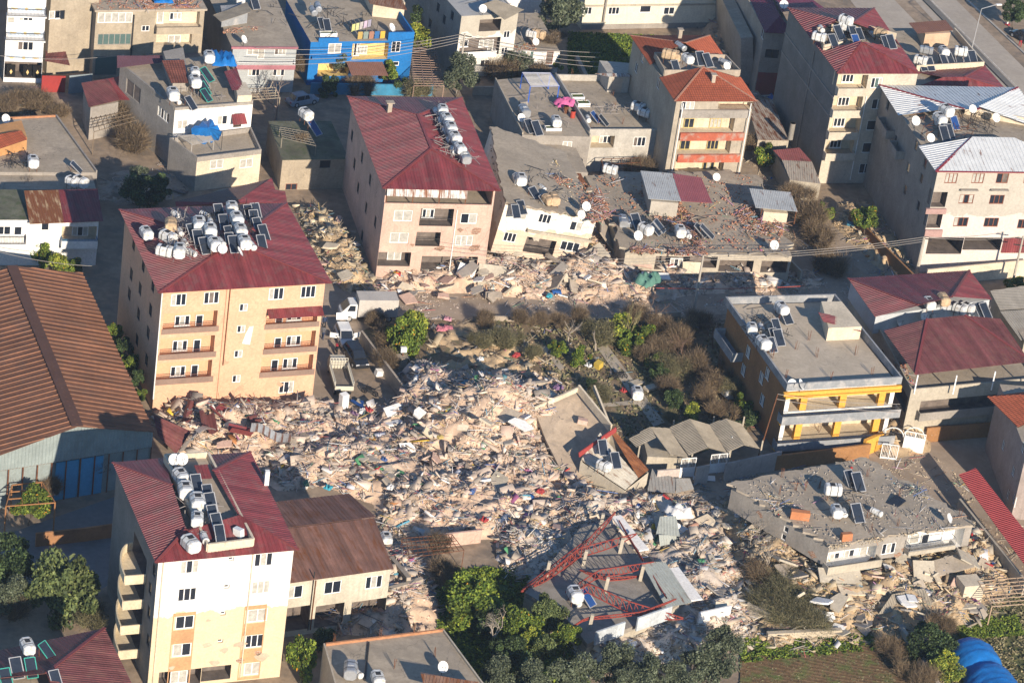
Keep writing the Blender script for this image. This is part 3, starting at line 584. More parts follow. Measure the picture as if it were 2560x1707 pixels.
d = (q[1]-q[0]).normalized(); nn = Vector((d.y, -d.x, 0)); b.obox(q[0]+d*.5+nn*.03+Vector((0, 0, 0)), d*1.3, nn*.04, (0, 0, 1.95)); b.build('door', mat('rusty_white_door', (.5, .42, .33), rust=.4), B.root)
b = MB(); sheet(b, [W(1520, 192, 7.3), W(1580, 193, 7.3), W(1572, 184, 7.5), W(1487, 184, 7.5)], .3); b.build('shed_roof', mat('galvanised_sheet', (.42, .43, .42)), B.root)
for pt in [(1430, 200), (1462, 275), (1530, 250), (1535, 278), (1475, 340), (1555, 320)]: rebar(B.root, [(pt[0], pt[1]-10)], 4.92, .9, 4)
# ---- small sunken roof building behind the cream one
B = Bld('house', 'low house with a slumped concrete roof slab beside the pink block', 'house', [(1360, 425), (1470, 432), (1440, 370), (1330, 350)], 3.8, wall=GREYP); B.build()
# ================================================================ more buildings: left, top, foreground
GALV = mat('galvanised_sheet', (.42, .43, .42))
FIBRE = mat('fibre_cement_sheet', (.30, .26, .20), rough=.95, var=.25, scale=.6)
RUSTSHEET = mat('rusty_sheet', (.22, .13, .09), rough=.9, var=.3, scale=1, rust=.45)
BROWNS = mat('brown_sheet', (.19, .085, .045), rough=.7, var=.25, scale=.25, fine=.15, bump=.05, stain=(.15, .075, .045), fade=.2)
# ---- white and cream apartment, foreground
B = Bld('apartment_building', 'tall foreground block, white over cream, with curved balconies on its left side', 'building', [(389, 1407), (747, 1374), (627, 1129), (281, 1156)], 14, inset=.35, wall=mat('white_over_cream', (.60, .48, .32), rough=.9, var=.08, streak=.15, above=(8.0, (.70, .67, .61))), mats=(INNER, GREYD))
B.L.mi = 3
F = B.F
for x, y, w_, p in [(474, 1417, 1.7, 'cdc'), (659, 1399, 1.7, 'dcd'), (468, 1486, 1.7, 'ddd'), (652, 1468, 1.7, 'ccc'), (462, 1555, 1.7, 'dd'), (644, 1538, 1.9, 'cc'), (455, 1624, 1.7, 'cd'), (636, 1602, 1.7, 'ddd'), (630, 1671, 1.5, 'cc'), (447, 1692, 1.6, 'cc'), (700, 1397, 1.4, 'dcd')][:10]: F.win(x, y, w_, 1.4, p)
BR = plaster('tan_band', (.50, .28, .14), streak=.1)
for x, y, h_ in [(462, 1530, 6.6), (640, 1512, 9.0)]:
    u, z = F.px(x, y); m = MB()
    wz = [(h[2]-.08, h[3]+.02) for h in F.holes if abs((h[0]+h[1])/2-u) < 1.2 and h[3] < z+.4]
    zz = [z]+[q for a in sorted(wz, reverse=True) for q in (a[1], a[0])]+[max(.1, z-h_)]
    for i in range(0, len(zz)-1, 2):
        if zz[i]-zz[i+1] > .05: m.obox(F.P(u-1.05, zz[i+1], .012), F.d*2.1, -F.n*.009, (0, 0, zz[i]-zz[i+1]))
    for a in wz:
        for s0 in (-1.05, .95): m.obox(F.P(u+s0, a[0], .012), F.d*.1, -F.n*.009, (0, 0, a[1]-a[0]))
    m.build('painted_band', BR, B.root)
for x, y in [(578, 1397), (567, 1466), (558, 1533), (551, 1602)]: F.win(x, y, .45, .4, 'd', dep=.3)
F.pxhole((398, 1680), (500, 1707), 1.5); F.pxhole((505, 1668), (575, 1695), 1.5)
pipe(F, 631, 1400, .5, 13.8, CREAM); pipe(F, 407, 1420, .5, 13.8, CREAM)
for x, y in [(385, 1425), (375, 1470), (372, 1530), (370, 1600)]: B.L.win(x, y, .9, 1.2, 'd', fm=DARKM)
# curved balconies on the left side
for k, z in enumerate((9.3, 6.6, 3.9, 1.2)):
    b = MB(); f = B.L; c = f.L-6; n = 9; pts = [f.P(f.L-8.6+4.6*(1-math.cos(i/8*math.pi/2)), z, .02+1.9*math.sin(i/8*math.pi/2)) for i in range(9)]+[f.P(f.L-3.4, z, .02+1.9)]; pts.append(f.P(f.L-3.4, z, .02)); n = 10
    b.prism([(p.x, p.y) for p in pts][::-1], z, z+.16)
    for i in range(n):
        a_, c_ = pts[i], pts[i+1]; b.beam(a_+Vector((0, 0, .16+.42)), c_+Vector((0, 0, .16+.42)), .13, .84)
    b.build('curved_balcony', plaster('balcony_cream', (.62, .52, .36)), B.root)
    f.hole(c-2.4, c+2.4, z+.2, z+2.3, 1.0)
B.build(); z = 14.05
A1, A2, A3, A4 = (466, 1323, 15.3), (430, 1212, 15.3), (533, 1177, 15.3), (598, 1290, 15.3)
roof(B.root, [[(281, 1156, z), (389, 1407, z), A1, A2], [(389, 1407, z), (747, 1374, z), A4, A1], [(747, 1374, z), (627, 1129, z), A3, A4], [(412, 1144, z), (281, 1156, z), A2], [(627, 1129, z), (519, 1136, z), A3]], MAROON,
     caps=[((389, 1407, z), A1), ((747, 1374, z), A4), ((281, 1156, z), A2), ((627, 1129, z), A3)], capm=MARCAP)
q = [W(x, y, 14.9) for x, y in [(519, 1366), (633, 1352), (520, 1136), (412, 1142)]]
b = MB(); b.prism([(p.x, p.y) for p in q], 14.0, 14.6); b.build('tank_deck', CONC2, B.root); b = MB()
for i in range(4): b.beam(q[i]+Vector((0, 0, -.1)), q[(i+1) % 4]+Vector((0, 0, -.1)), .22, .8)
b.build('parapet', CREAM, B.root)
b = MB(); sheet(b, [W(498, 1197, 15.5), W(530, 1195, 15.5), W(518, 1160, 15.9), W(485, 1163, 15.9)], .3); b.build('hatch_roof', MAROON, B.root)
b = MB(); p = W(666, 1205, 14.4); b.box(p+Vector((0, 0, .5)), (.4, .4, 1.5), .3); b.build('chimney', WHITEP, B.root); F1B = B
plaster_patch(F1B.F, [(517, 1612, .6), (560, 1625, .5), (600, 1610, .7), (535, 1655, .6), (655, 1640, .8), (520, 1550, .3), (430, 1668, .4)], mat('bare_mortar', (.46, .36, .26), var=.3), seed=9); plaster_patch(F1B.F, [(600, 1650, .5), (645, 1632, .4)], seed=10)
# ---- brown metal roofed house
B = Bld('house', 'two-storey cream house under a rusty brown ribbed metal roof, wedged beside the white block', 'house', [(660, 1466), (984, 1421), (872, 1233), (600, 1262)], 6.2, inset=.2, wall=plaster('weathered_wall', (.50, .45, .35), streak=.5), mats=(INNER,))
F = B.F
for x, y, p in [(736, 1480, 'cd'), (832, 1468, 'dd'), (935, 1455, 'dcd')]: F.win(x, y, 1.7, 1.35, p)
for a_, c_ in [((715, 1520), (770, 1570)), ((790, 1515), (855, 1560)), ((880, 1505), (970, 1550))]: F.pxhole(a_, c_, 2)
pipe(F, 788, 1460, .5, 6, RUSTM); pipe(F, 782, 1460, .5, 7, DARKM)
B.build()
roof(B.root, [[(660, 1466, 6.25), (984, 1421, 6.25), (936, 1294, 7.3), (640, 1330, 7.3)], [(872, 1233, 6.4), (620, 1262, 6.4), (640, 1328, 7.3), (940, 1291, 7.3)]], mat('rusty_brown_sheet', (.19, .10, .075), rough=.75, var=.25, rust=.3, fade=.3), sp=.36)
# ---- flat roof at the bottom
B = Bld('house', 'flat concrete roof at the bottom edge with steel tank and white dish', 'house', [(850, 1760), (1215, 1720), (1108, 1575), (808, 1612)], 4.6, wall=CREAMR); B.build(); B.parapet(.25, .2, mat('brick_kerb', (.42, .20, .10), var=.3, scale=2), sides=(2,)); B.parapet(.22, .15, CREAMR, sides=(1, 3))
for pt in [(988, 1670), (835, 1608), (950, 1595), (1035, 1585), (1085, 1640)]: rebar(B.root, [pt], 4.6, 1.1)
b = MB(); sheet(b, [W(1062, 1720, 6.0), W(1230, 1760, 5.5), W(1195, 1705, 6.1), W(1052, 1680, 6.6)], .3); b.build('lean_to_roof', RUSTSHEET, B.root); F3B = B
b = MB(); b.tube(W(912, 1700, 4.7), W(922, 1605, 4.7), .09); b.build('pipe', DARKM, B.root)
# ---- maroon hip roof bottom left
B = Bld('house', 'house at the bottom left corner with faded maroon hip roof and green solar collectors', 'house', [(345, 1750), (262, 1569), (-120, 1645), (-60, 1830)][::1], 8, wall=CREAMR, inset=.4)
B.build()
z = 8.05; pk = (116, 1682, 10)
roof(B.root, [[(262, 1569, z), (-120, 1650, z), (-60, 1700, 10), pk], [(355, 1760, z), (262, 1569, z), pk, (160, 1790, 10)]], MAROOND, caps=[((262, 1569, z), pk)], capm=MARCAP); F4B = B
# ---- brown shed
z0, zr = 6.6, 8.6
re = [W(386, 1080, z0), W(207, 683, z0)]; rd = [W(194, 1066, zr), W(30, 665, zr)]
le = [Vector((2*rd[i].x-re[i].x, 2*rd[i].y-re[i].y, z0)) for i in (0, 1)]
B = Bld('warehouse', 'huge warehouse with rusty brown ribbed gable roof and a grey-green sheet gable', 'warehouse', [(0, 0)]*4, z0, wall=mat('shed_sheet_wall', (.24, .28, .27), rough=.6, var=.2, streak=.4), mats=(INNER,)) if 0 else None
root = thing('warehouse', 'huge warehouse with rusty brown ribbed gable roof and a grey-green sheet gable', 'warehouse', (re[0].x-5, re[0].y+5, 0))
class _S: pass
S = _S(); S.root = root
b = MB(); d = (rd[1]-rd[0]).normalized()
WL = mat('shed_sheet_wall', (.25, .29, .28), rough=.6, var=.2, streak=.4)
f0, f1, fm_ = le[0].copy(), re[0].copy(), rd[0].copy()
for p in (f0, f1, fm_): p += d*.5
sheet(b, [Vector((f0.x, f0.y, 4.6)), Vector((f1.x, f1.y, 4.6)), f1, fm_, f0], .35, .05)
b.build('gable_wall', WL, root); b = MB()
b.quad(Vector((re[0].x, re[0].y, 0))+d*.6, Vector((re[1].x, re[1].y, 0))-d*.6, re[1]-d*.6, re[0]+d*.6); b.quad(Vector((le[0].x, le[0].y, 0))+d*.6, Vector((le[1].x, le[1].y, 0))-d*.6, le[1]-d*.6, le[0]+d*.6)
k0, k1 = Vector((f0.x, f0.y, 0))+d*.4, Vector((f1.x, f1.y, 0))+d*.4
b.quad(k0, k1, k1+Vector((0, 0, 4.7)), k0+Vector((0, 0, 4.7))); b.quad(le[1]*1-d*.6, re[1]-d*.6, Vector((re[1].x, re[1].y, 0))-d*.6, Vector((le[1].x, le[1].y, 0))-d*.6)
b.build('wall', WL, root)
dd = (f1-f0).normalized(); dd.z = 0; dd.normalize(); nn = Vector((dd.y, -dd.x, 0)); b = MB()
Lf = (Vector((f1.x-f0.x, f1.y-f0.y, 0))).length
_u = [(W(x, y, .8)-k0).dot(dd) for x, y in ((130, 1225), (190, 1220), (194, 1220), (255, 1216))]
for a_, c_ in [_u[:2], _u[2:]]: b.obox(k0+dd*a_+nn*.05, dd*(c_-a_), nn*.08, (0, 0, 4.3))
b.build('door', mat('blue_door', (.06, .27, .45), rough=.5, var=.1), root)
b = MB(); b.beam(k0+Vector((0, 0, 4.6))+nn*.2, k1+Vector((0, 0, 4.6))+nn*.2, .2); 
for i in range(12): b.beam(k0+dd*(Lf*i/11)+nn*.2, k0+dd*(Lf*i/11)+nn*.2+Vector((0, 0, 4.6)), .12)
b.build('steel_frame', RUSTM, root)
roof(root, [[re[0], re[1], rd[1], rd[0]], [le[1], le[0], rd[0], rd[1]]], BROWNS, sp=.85, h=.1, ribw=.16, caps=[(rd[0], rd[1])], capm=mat('brown_ridge', (.10, .05, .035)), capw=1.1)
# ---- maroon roof behind the peach block
B = Bld('house', 'low house with grey and maroon sheet roof tucked behind the peach block', 'house', [(445, 515), (716, 510), (679, 450), (540, 470)], 6.5, wall=CREAMR, inset=.5); B.build(); z = 7
roof(B.root, [[(438, 504, z), (679, 447, z), (585, 507, 7.7)]], mat('faded_brown_sheet', (.17, .11, .09), rough=.8), name='roof'); roof(B.root, [[(718, 507, z), (713, 479, z), (690, 482, 7.1), (679, 447, z), (585, 507, 7.7)]], MAROON)
b = MB(); b.quad(W(438, 504, z), W(585, 507, 7.7), W(720, 512, 6.9), W(440, 516, 6.6)); b.build('fascia', MAROON, B.root)
# ---- dark little house with a tank
B = Bld('house', 'small mossy flat-roofed house in deep shade between the peach and pink blocks', 'house', [(706, 401), (872, 398), (828, 303), (671, 303)], 3.9, wall=BEIGE, top=mat('mossy_concrete', (.13, .13, .09), rough=1, var=.4, stain=(.07, .09, .04)), mats=(INNER,))
B.F.win(728, 470, 1.4, 1.1, 'dd', fm=BROWNF); B.F.win(813, 411, 1.3, 1.0, 'd', fm=DARKM); B.build(); M5 = B
# ---- M4 white house with rust and red roof
B = Bld('house', 'white two-storey house with one roof half rust-stained and half maroon, left of the dark lane', 'house', [(-60, 550), (247, 551), (232, 474), (-80, 474)], 5.6, inset=.0, wall=WHITEP, mats=(INT,), top=mat('mossy_concrete', (.13, .13, .09)))
F = B.F
for x, y, p in [(113, 566, 'd'), (45, 578, 'd'), (10, 577, 'dd'), (108, 618, 'd')]: F.win(x, y, .9 if p == 'd' else 1.5, 1.1, p)
F.pxhole((155, 566), (240, 600), 1.1); F.win(200, 577, 1.8, 1.2, 'cdc', off=-1.1)
B.build(); F.balcony(153, 621, 243, 624, .9, WHITEP, .8, mat('blue_rail', (.04, .16, .28)), .2); u, z_ = F.px(70, 608); F.bal(u-3.5, u-.3, z_, .8, WHITEP, .1, DARKM)
r1 = roof(B.root, [[(74, 560, 5.7), (160, 557, 5.7), (146, 475, 6.8), (60, 477, 6.8)]], mat('rusty_patch_sheet', (.42, .32, .2), rough=.9, rust=.85), sp=.3)
r2 = roof(B.root, [[(160, 557, 5.7), (258, 553, 5.7), (244, 473, 6.8), (146, 475, 6.8)]], MAROON, sp=.3)
# ---- M1 flat roofs
B = Bld('house', 'flat grey roof at the left edge carrying an orange tiled hut', 'house', [(-60, 430), (243, 432), (141, 291), (-90, 302)], 3.6, wall=GREYP, inset=0); B.build(); B.parapet(.22, .2, mat('brick_kerb', (.42, .20, .10)), sides=(2,)); B.parapet(.3, .18, GREYP, sides=(1,)); M1 = B
q = [W(x, y, 3.62) for x, y in [(0-30, 398), (66, 375), (52, 332), (-45, 350)]]; b = MB(); b.prism([(p.x, p.y) for p in q], 3.62, 5.2); b.build('hut_wall', mat('orange_render', (.48, .25, .10), var=.2), B.root)
roof(B.root, [[(-30, 382, 5.2), (68, 349, 5.2), (53, 325, 5.7), (-40, 345, 5.7)]], TILE, name='hut_roof', sp=.25)
B = Bld('house', 'low concrete terrace in front of the left flat roof, holding two white tanks', 'house', [(-60, 476), (240, 472), (228, 428), (-60, 434)], 3.2, wall=GREYP); B.build(); M1b = B
# ---- M2 little house with red roof + pergola
B = Bld('house', 'narrow house under a plain maroon shed roof at the street corner', 'house', [(222, 268), (304, 252), (270, 198), (203, 209)], 4.6, z1=4.3, wall=GREYP, inset=.3); B.build()
roof(B.root, [[(222, 268, 4.5), (300, 250, 4.5), (270, 197, 4.9), (203, 208, 4.9)]], MAROOND, sp=.3); b = MB(); sheet(b, [W(300, 250, 4.4), W(330, 250, 4.0), W(300, 195, 4.2), W(270, 197, 4.9)], .3); b.build('roof_extension', MAROON, B.root)
# ---- M3 long terraced house with tarps
B = Bld('house', 'long grey terraced house with cluttered upper roof and white wall behind a blue tarpaulin', 'house', [(437, 277), (632, 262), (560, 135), (300, 165)], 7.3, wall=GREYP, mats=(INNER, WHITEP), inset=0)
B.F.mi = 3; F = B.F
for x, y, p in [(456, 312, 'cc'), (556, 301, 'cd')]: F.win(x, y, 1.3, 1.2, p)
b = MB(); u, z_ = F.px(595, 285); sheet(b, [F.P(u-.9, z_-.9, 1.0), F.P(u+.9, z_-.9, 1.0), F.P(u+.8, z_, .02), F.P(u-.8, z_, .02)], .25); b.build('awning', MAROON, B.root)
u, z_ = F.px(592, 322); F.hole(u-.5, u+.5, 4.5, 6.3, .5)
B.L.win(408, 287, 2.6, 1.3, 'cdcd'); B.L.win(333, 228, 3.4, 2.0, 'xx', fm=GREYP)
B.build(); B.parapet(.35, .25, GREYP, sides=(0, 3)); B.parapet(.5, .2, GREYP, sides=(1,)); M3 = B
B = Bld('house', 'lower cream terrace of the tarpaulin house with concrete parapet and laundry poles', 'house', [(493, 394), (654, 374), (628, 318), (424, 345)], 4.4, z1=3.8, wall=CREAM, mats=(INT, GREYP)); B.L.mi = 3
for x, y, p in [(542, 411, 'cc'), (616, 409, 'cc')]: B.F.win(x, y, 1.7, 1.2, p)
B.build(); B.parapet(.6, .2, GREYP); M3b = B
q = [W(x, y, 7.35) for x, y in [(430, 232), (470, 228), (455, 150), (405, 160)]]; b = MB(); b.prism([(p.x, p.y) for p in q], 7.3, 9.0); b.build('roof_room', GREYP, M3.root); roof(M3.root, [[(428, 208, 9.0), (470, 208, 9.0), (460, 150, 9.6), (405, 152, 9.6)]], mat('loose_tiles', (.26, .09, .06), tile=True, var=.4), name='roof_room_roof')
b = MB(); sheet(b, [W(293, 170, 8.0), W(455, 150, 8.0), W(435, 138, 8.3), W(292, 142, 8.3)], .3); b.build('terrace_roof', mat('purple_sheet', (.13, .06, .075)), M3.root)
b = MB(); sheet(b, [W(580, 225, 8.6), W(610, 226, 8.4), W(592, 170, 8.8), W(560, 180, 8.9)], .3); b.build('porch_roof', MAROON, M3.root)
q = [W(x, y, 7.35) for x, y in [(592, 262), (628, 260), (612, 228), (585, 230)]]; b = MB(); b.prism([(p.x, p.y) for p in q], 7.3, 8.5); b.build('porch_wall', CREAM, M3.root)
# ---- T1 white and light blue house
B = Bld('house', 'narrow white and pale blue house with black garage leaves at the top left', 'house', [(8, 205), (103, 208)], 0, z1=11.5, depth=11, wall=mat('white_blue', (.70, .70, .70), rough=.9, var=.05, lines=.35), mats=(INNER, GREYP), top=CONC); B.L.mi = 1
F = B.F; BLUEB = plaster('pale_blue_band', (.52, .60, .68)); ORN = mat('gold_ornament', (.62, .45, .2))
u0, u1, z0, z1 = F.pxhole((12, 154), (103, 197), 2.0)
F.win(64, 115, 1.9, 1.3, 'xdd'); F.win(65, 44, 1.7, 1.0, 'cdd'); F.win(28, 46, .9, 1.4, 'c')
for z_ in (3.0, 6.3, 9.5):
    m = MB(); m.obox(F.P(.2, z_-.05, .025), F.d*(F.L-.4), -F.n*.02, (0, 0, .75)); bo = m.build('painted_band', BLUEB, B.root); m = MB(); m.tube(F.P(F.L/2, z_+.3, .03), F.P(F.L/2, z_+.3, .045), .2, 14)
    for s in (-1, 1): m.obox(F.P(F.L/2+s*1.45-.4, z_+.3, .045), F.d*.8, -F.n*.02, (0, 0, .12)); m.obox(F.P(F.L/2+s*1.45-.2, z_+.18, .045), F.d*.4, -F.n*.02, (0, 0, .12))
    m.build('ornament', ORN, bo)
B.build()
for z_ in (5.9, 9.1): F.bal(-.1, F.L+.1, z_, 1.1, WHITEP, .0, DARKM, .95)
for u in (.9, 2.9, 4.1):
    m = MB(); m.obox(F.P(u-.55, .1, -.3), F.d*1.05, -F.n*.06, (0, 0, 2.1)); dr = m.build('garage_leaf', mat('black_gloss', (.015, .014, .013), rough=.25, spec=.6, bump=0), B.root); m = MB(); P = F.P(u, 1.25, -.27); m.quad(P-Vector((0, 0, .35)), P+F.d*.17, P+Vector((0, 0, .35)), P-F.d*.17); m.build('emblem', ORN, dr)
# ---- T2, T3, T4
B = Bld('apartment_building', 'beige apartment block behind the white and blue house, mostly in shade', 'building', [(118, 150), (238, 142)], 2, z0=0, z1=12.5, depth=12, wall=BEIGE); B.F.win(137, 38, 1.4, 1.1, 'cd'); B.F.win(150, 38, 1.2, 1.2, 'dd', fm=DARKM); B.build()
B = Bld('apartment_building', 'beige three-storey block with rubble-strewn roof, white glazed balcony and green shutters', 'building', [(241, 29), (512, 26)], 9.0, z1=9.0, depth=16, wall=BEIGE, mats=(CREAM, GREYD), inset=0); B.L.mi = 3; F = B.F
F.win(288, 45, 4.3, 1.4, 'ccccc'); F.win(286, 99, 4.2, 1.5, 'gggggg', fm=GREYP); F.win(265, 165, 2.8, 2.6, 'g', fm=GREYD); F.win(364, 72, 1.0, .8, 'dd')
F.pxhole((391, 31), (497, 66), 1.0); F.win(438, 40, 1.5, 1.0, 'dcc', off=-1.0); F.win(400, 42, .8, 1.6, 'c', off=-1.0)
F.pxhole((391, 87), (478, 112), .8); F.win(435, 97, 1.6, 1.1, 'cc', off=-.8)
B.build(); F.balcony(391, 86, 503, 86, 1.0, BEIGE, .75); m = MB(); m.beam(F.P(6.5, 3.2, 1.2), F.P(F.L, 3.2, 1.2), 2.2, .12); m.build('canopy', GREYD, B.root); B.slab(.25, .25, CONC2); T3 = B
pipe(F, 333, 60, .3, 8.5, DARKM, r=.1)
PINKB2 = plaster('pink_band', (.36, .15, .17))
B = Bld('house', 'light grey clad house with rose-pink fascia and balcony band under a large flat roof', 'house', [(583, 117), (742, 118), (672, -40), (510, -40)], 6.2, wall=mat('grey_cladding', (.36, .38, .38), rough=.8, lines=.6, var=.08), mats=(INNER, GREYD)); B.L.mi = 3; F = B.F
for x, y, p in [(632, 130, 'cc'), (701, 130, 'xcc'), (635, 182, 'cdd'), (697, 182, 'dcd')]: F.win(x, y, 1.5, 1.0, p)
F.win(653, 134, .9, 1.6, 'c'); B.build(); B.slab(.2, .02, CONC2); F.band(578, 116, 744, 122, PINKB2, .3, 'fascia'); F.balcony(590, 175, 738, 175, .9, PINKB2, .45, mat('white_rail', (.7, .7, .68)), .35); T4 = B
b = MB(); sheet(b, [W(552, 55, 8.2), W(628, 30, 8.6), W(618, 8, 8.2), W(533, 38, 8.0)], .18, .03); b.build('shed_roof', FIBRE, B.root); q = [W(x, y, 6.25) for x, y in [(553, 68), (617, 58), (616, 40), (548, 45)]]; b = MB(); b.prism([(p.x, p.y) for p in q], 6.2, 7.9); b.build('shed_wall', GREYB, B.root)
# ---- T5 blue house
BLUE = plaster('vivid_blue', (.012, .145, .40), var=.12, streak=.1)
B = Bld('house', 'bright blue house with a yellow recessed balcony wall and a terrace full of laundry', 'house', [(777, 106), (1034, 101), (985, 0), (716, 0)], 5.9, wall=BLUE, mats=(plaster('yellow_wall', (.66, .50, .20)), WHITEP), inset=0); F = B.F
F.win(837, 122, 1.7, 1.4, 'cc'); F.pxhole((882, 110), (968, 148), 1.2); F.win(905, 124, 1.3, 1.1, 'dcc', off=-1.2); F.win(891, 122, .8, 1.9, 'dc', off=-1.2)
F.win(990, 118, 1.2, 1.5, 'dd'); F.win(988, 160, 1, .6, 'd'); F.pxhole((796, 160), (870, 190), 1.8)
B.build(); F.balcony(780, 148, 880, 148, .5, BLUE, .1); q = [F.P(F.L-3.6, 5.95, 0), F.P(F.L, 5.95, 0)]
b = MB(); b.obox(F.P(F.L-3.4, 5.91, .03), F.d*3.4, -F.n*.2, (0, 0, 1.1)); b.obox(F.P(F.L-.2, 5.91, -.2), F.d*.2, -F.n*8, (0, 0, 1.1)); b.obox(F.P(1.0, 5.91, .02), F.d*2.6, -F.n*.2, (0, 0, .5)); b.build('parapet', BLUE, B.root)
b = MB(); sheet(b, [F.P(F.L*.36, 2.6, 2.8), F.P(F.L*.72, 2.4, 2.8), F.P(F.L*.72, 3.0, .03), F.P(F.L*.36, 3.1, .03)], .25); b.build('porch_roof', mat('brown_shingle', (.22, .11, .08)), B.root); T5 = B
q = [W(x, y, 5.95) for x, y in [(930, 42), (1008, 50), (985, 0), (905, -10)]]; b = MB(); b.prism([(p.x, p.y) for p in q], 5.95, 8.3); b.build('roof_room', CREAM, B.root); b = MB(); sheet(b, [W(925, 10, 8.4), W(1018, 26, 8.4), W(1000, -10, 8.7), W(915, -12, 8.7)], .3); b.build('roof_room_roof', RUSTSHEET, B.root)
# ---- T6, T7, T8
B = Bld('apartment_building', 'tall white and cream block with open loggia, grey upper storey and corrugated roof patch', 'building', [(1154, 41), (1296, 34)], 8.6, z1=8.6, depth=26, wall=mat('t6_wall', (.66, .62, .54), rough=.9, var=.1, above=(5.9, (.42, .38, .31))), mats=(INNER, GREYP), top=mat('pale_roof', (.38, .37, .35), var=.12)); B.L.mi = 3; F = B.F
F.pxhole((1200, 50), (1250, 77), 2.5); F.pxhole((1152, 98), (1246, 136), .9, 1)
for x, y, p in [(1158, 108, 'cd'), (1208, 108, 'cc'), (1267, 87, 'dd'), (1261, 128, 'dd'), (1212, 159, 'dd')]: F.win(x, y, 1.3 if x < 1250 else .9, 1.0, p, off=-.9 if y in (108,) else 0)
F.win(1225, 115, .8, 1.8, 'c', off=-.9)
for x, y in [(1110, 50), (1075, 60), (1130, 40), (1095, 20)]: B.L.win(x, y, 1, 1.3, 'd', fm=GREYD)
B.build(); F.balcony(1146, 147, 1240, 144, .9, WHITEP, .7); T6 = B
b = MB(); sheet(b, [W(1262, 50, 9.3), W(1310, 25, 9.3), W(1240, 0, 9.8), W(1205, 12, 9.8)], .2, .04); b.build('roof_sheet', FIBRE, B.root)
B = Bld('house', 'low white house with junk-strewn flat roof and a brown door', 'house', [(1284, 128), (1400, 130), (1345, 33), (1240, 33)], 3.1, wall=WHITEP); B.F.win(1320, 139, 1.6, 1.2, 'gcg'); B.F.win(1374, 145, .9, 1.8, 'x', fm=BROWNF); B.build(); T7 = B
B = Bld('building', 'long cream two-storey building across the top with grey base and barred windows', 'building', [(1452, 74), (1800, 68)], 0, z1=8, depth=12, wall=mat('long_cream', (.68, .62, .48), rough=.9, var=.08, streak=.3)); F = B.F
for x, y, p in [(1466, 28, 'ddd'), (1535, 28, 'ddd'), (1673, 28, 'dd'), (1614, 23, 'd')]: F.win(x, y, 1.6, 1.1, p)
B.build(); m = MB(); m.obox(F.P(0, .0, .06), F.d*F.L, -F.n*.055, (0, 0, .7)); m.build('plinth', GREYP, B.root); m = MB(); m.obox(F.P(0, 3.3, .15), F.d*F.L, -F.n*.145, (0, 0, .25)); m.build('ledge', CREAMR, B.root); pipe(F, 1513, 10, 1.2, 7, GREYP, r=.14, off=.3)
B = Bld('building', 'small white building behind the dark olive tree at the top', 'building', [(1262, 33), (1350, 33)], 0, z1=4, depth=9, wall=WHITEP); B.build()
# ---- T9 shaded block with purple roof + leaning block
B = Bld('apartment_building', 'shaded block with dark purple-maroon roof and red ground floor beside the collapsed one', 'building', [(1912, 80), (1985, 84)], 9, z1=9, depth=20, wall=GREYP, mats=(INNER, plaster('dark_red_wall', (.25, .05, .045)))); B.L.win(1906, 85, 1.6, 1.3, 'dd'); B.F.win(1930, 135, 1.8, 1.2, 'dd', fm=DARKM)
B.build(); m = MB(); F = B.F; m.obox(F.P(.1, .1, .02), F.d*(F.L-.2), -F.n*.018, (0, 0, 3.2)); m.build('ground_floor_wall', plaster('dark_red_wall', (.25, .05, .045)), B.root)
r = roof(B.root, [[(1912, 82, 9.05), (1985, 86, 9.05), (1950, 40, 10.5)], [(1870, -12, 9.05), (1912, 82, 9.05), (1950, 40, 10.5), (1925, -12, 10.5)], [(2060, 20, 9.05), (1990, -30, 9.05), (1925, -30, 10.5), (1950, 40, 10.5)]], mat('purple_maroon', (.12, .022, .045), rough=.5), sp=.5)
B = Bld('collapsed_building', 'grey building leaning over the rubble at the top, in shade', 'building', [(1870, 110), (1900, 112)], 6, z1=6.5, z0=0, depth=22, wall=GREYP); B.build(); B.root.rotation_euler = (0, math.radians(-9), 0)
# ---- R3, R4
B = Bld('shed', 'grey corrugated shed roof at the right edge behind the twin maroon roofs', 'shed', [(2560, 850), (2700, 840), (2640, 700), (2478, 725)], 4.6, z1=4.4, wall=CREAMR, inset=.2); B.build(); roof(B.root, [[(2505, 775, 4.6), (2500, 775, 4.6), (2475, 727, 5.4), (2640, 705, 5.4), (2660, 765, 4.6)][1:] , ], mat('weathered_sheet', (.24, .22, .19), rough=.9, var=.2), sp=.25); roof(B.root, [[(2552, 850, 4.2), (2700, 840, 4.2), (2660, 768, 4.7), (2500, 778, 4.7)]], mat('weathered_sheet_pale', (.33, .30, .25), rough=.9, var=.2), sp=.3)
B = Bld('house', 'pinkish grey house at the right edge with orange tile roof corner and small windows', 'house', [(2478, 1010), (2700, 1040), (2640, 900), (2430, 900)][:2]+[(2640, 940), (2440, 900)], 8.2, wall=plaster('pinkish_render', (.33, .27, .24)), mats=(INNER,), inset=0) if 0 else None
A0, A1_ = W(2462, 1120, 0), W(2572, 1420, 0)
B = Bld('house', 'pinkish grey house at the right edge with orange tile roof corner and small windows', 'house', [(0, 0)]*4, 8, wall=plaster('pinkish_render', (.33, .27, .24)))
dv = (A1_-A0).normalized(); nv = Vector((-dv.y, dv.x, 0)); P0 = A0; P1 = A0-dv*0
pts = [A0+dv*14, A0+dv*14+nv*10, A0+nv*10, A0]
pts = [Vector((p.x, p.y, 0)) for p in pts]; B.pts = pts; B.z1 = 8.0; B.root.location = (A0.x+5, A0.y, 0); B.faces = [Face(B, pts[i], pts[(i+1) % 4], 0, 8.0) for i in range(4)]; B.L = B.faces[3]
for x, y in [(2508, 1113), (2557, 1120), (2533, 1178), (2520, 1235), (2535, 1248)]: B.L.win(x, y, .9, 1.1, 'dd')
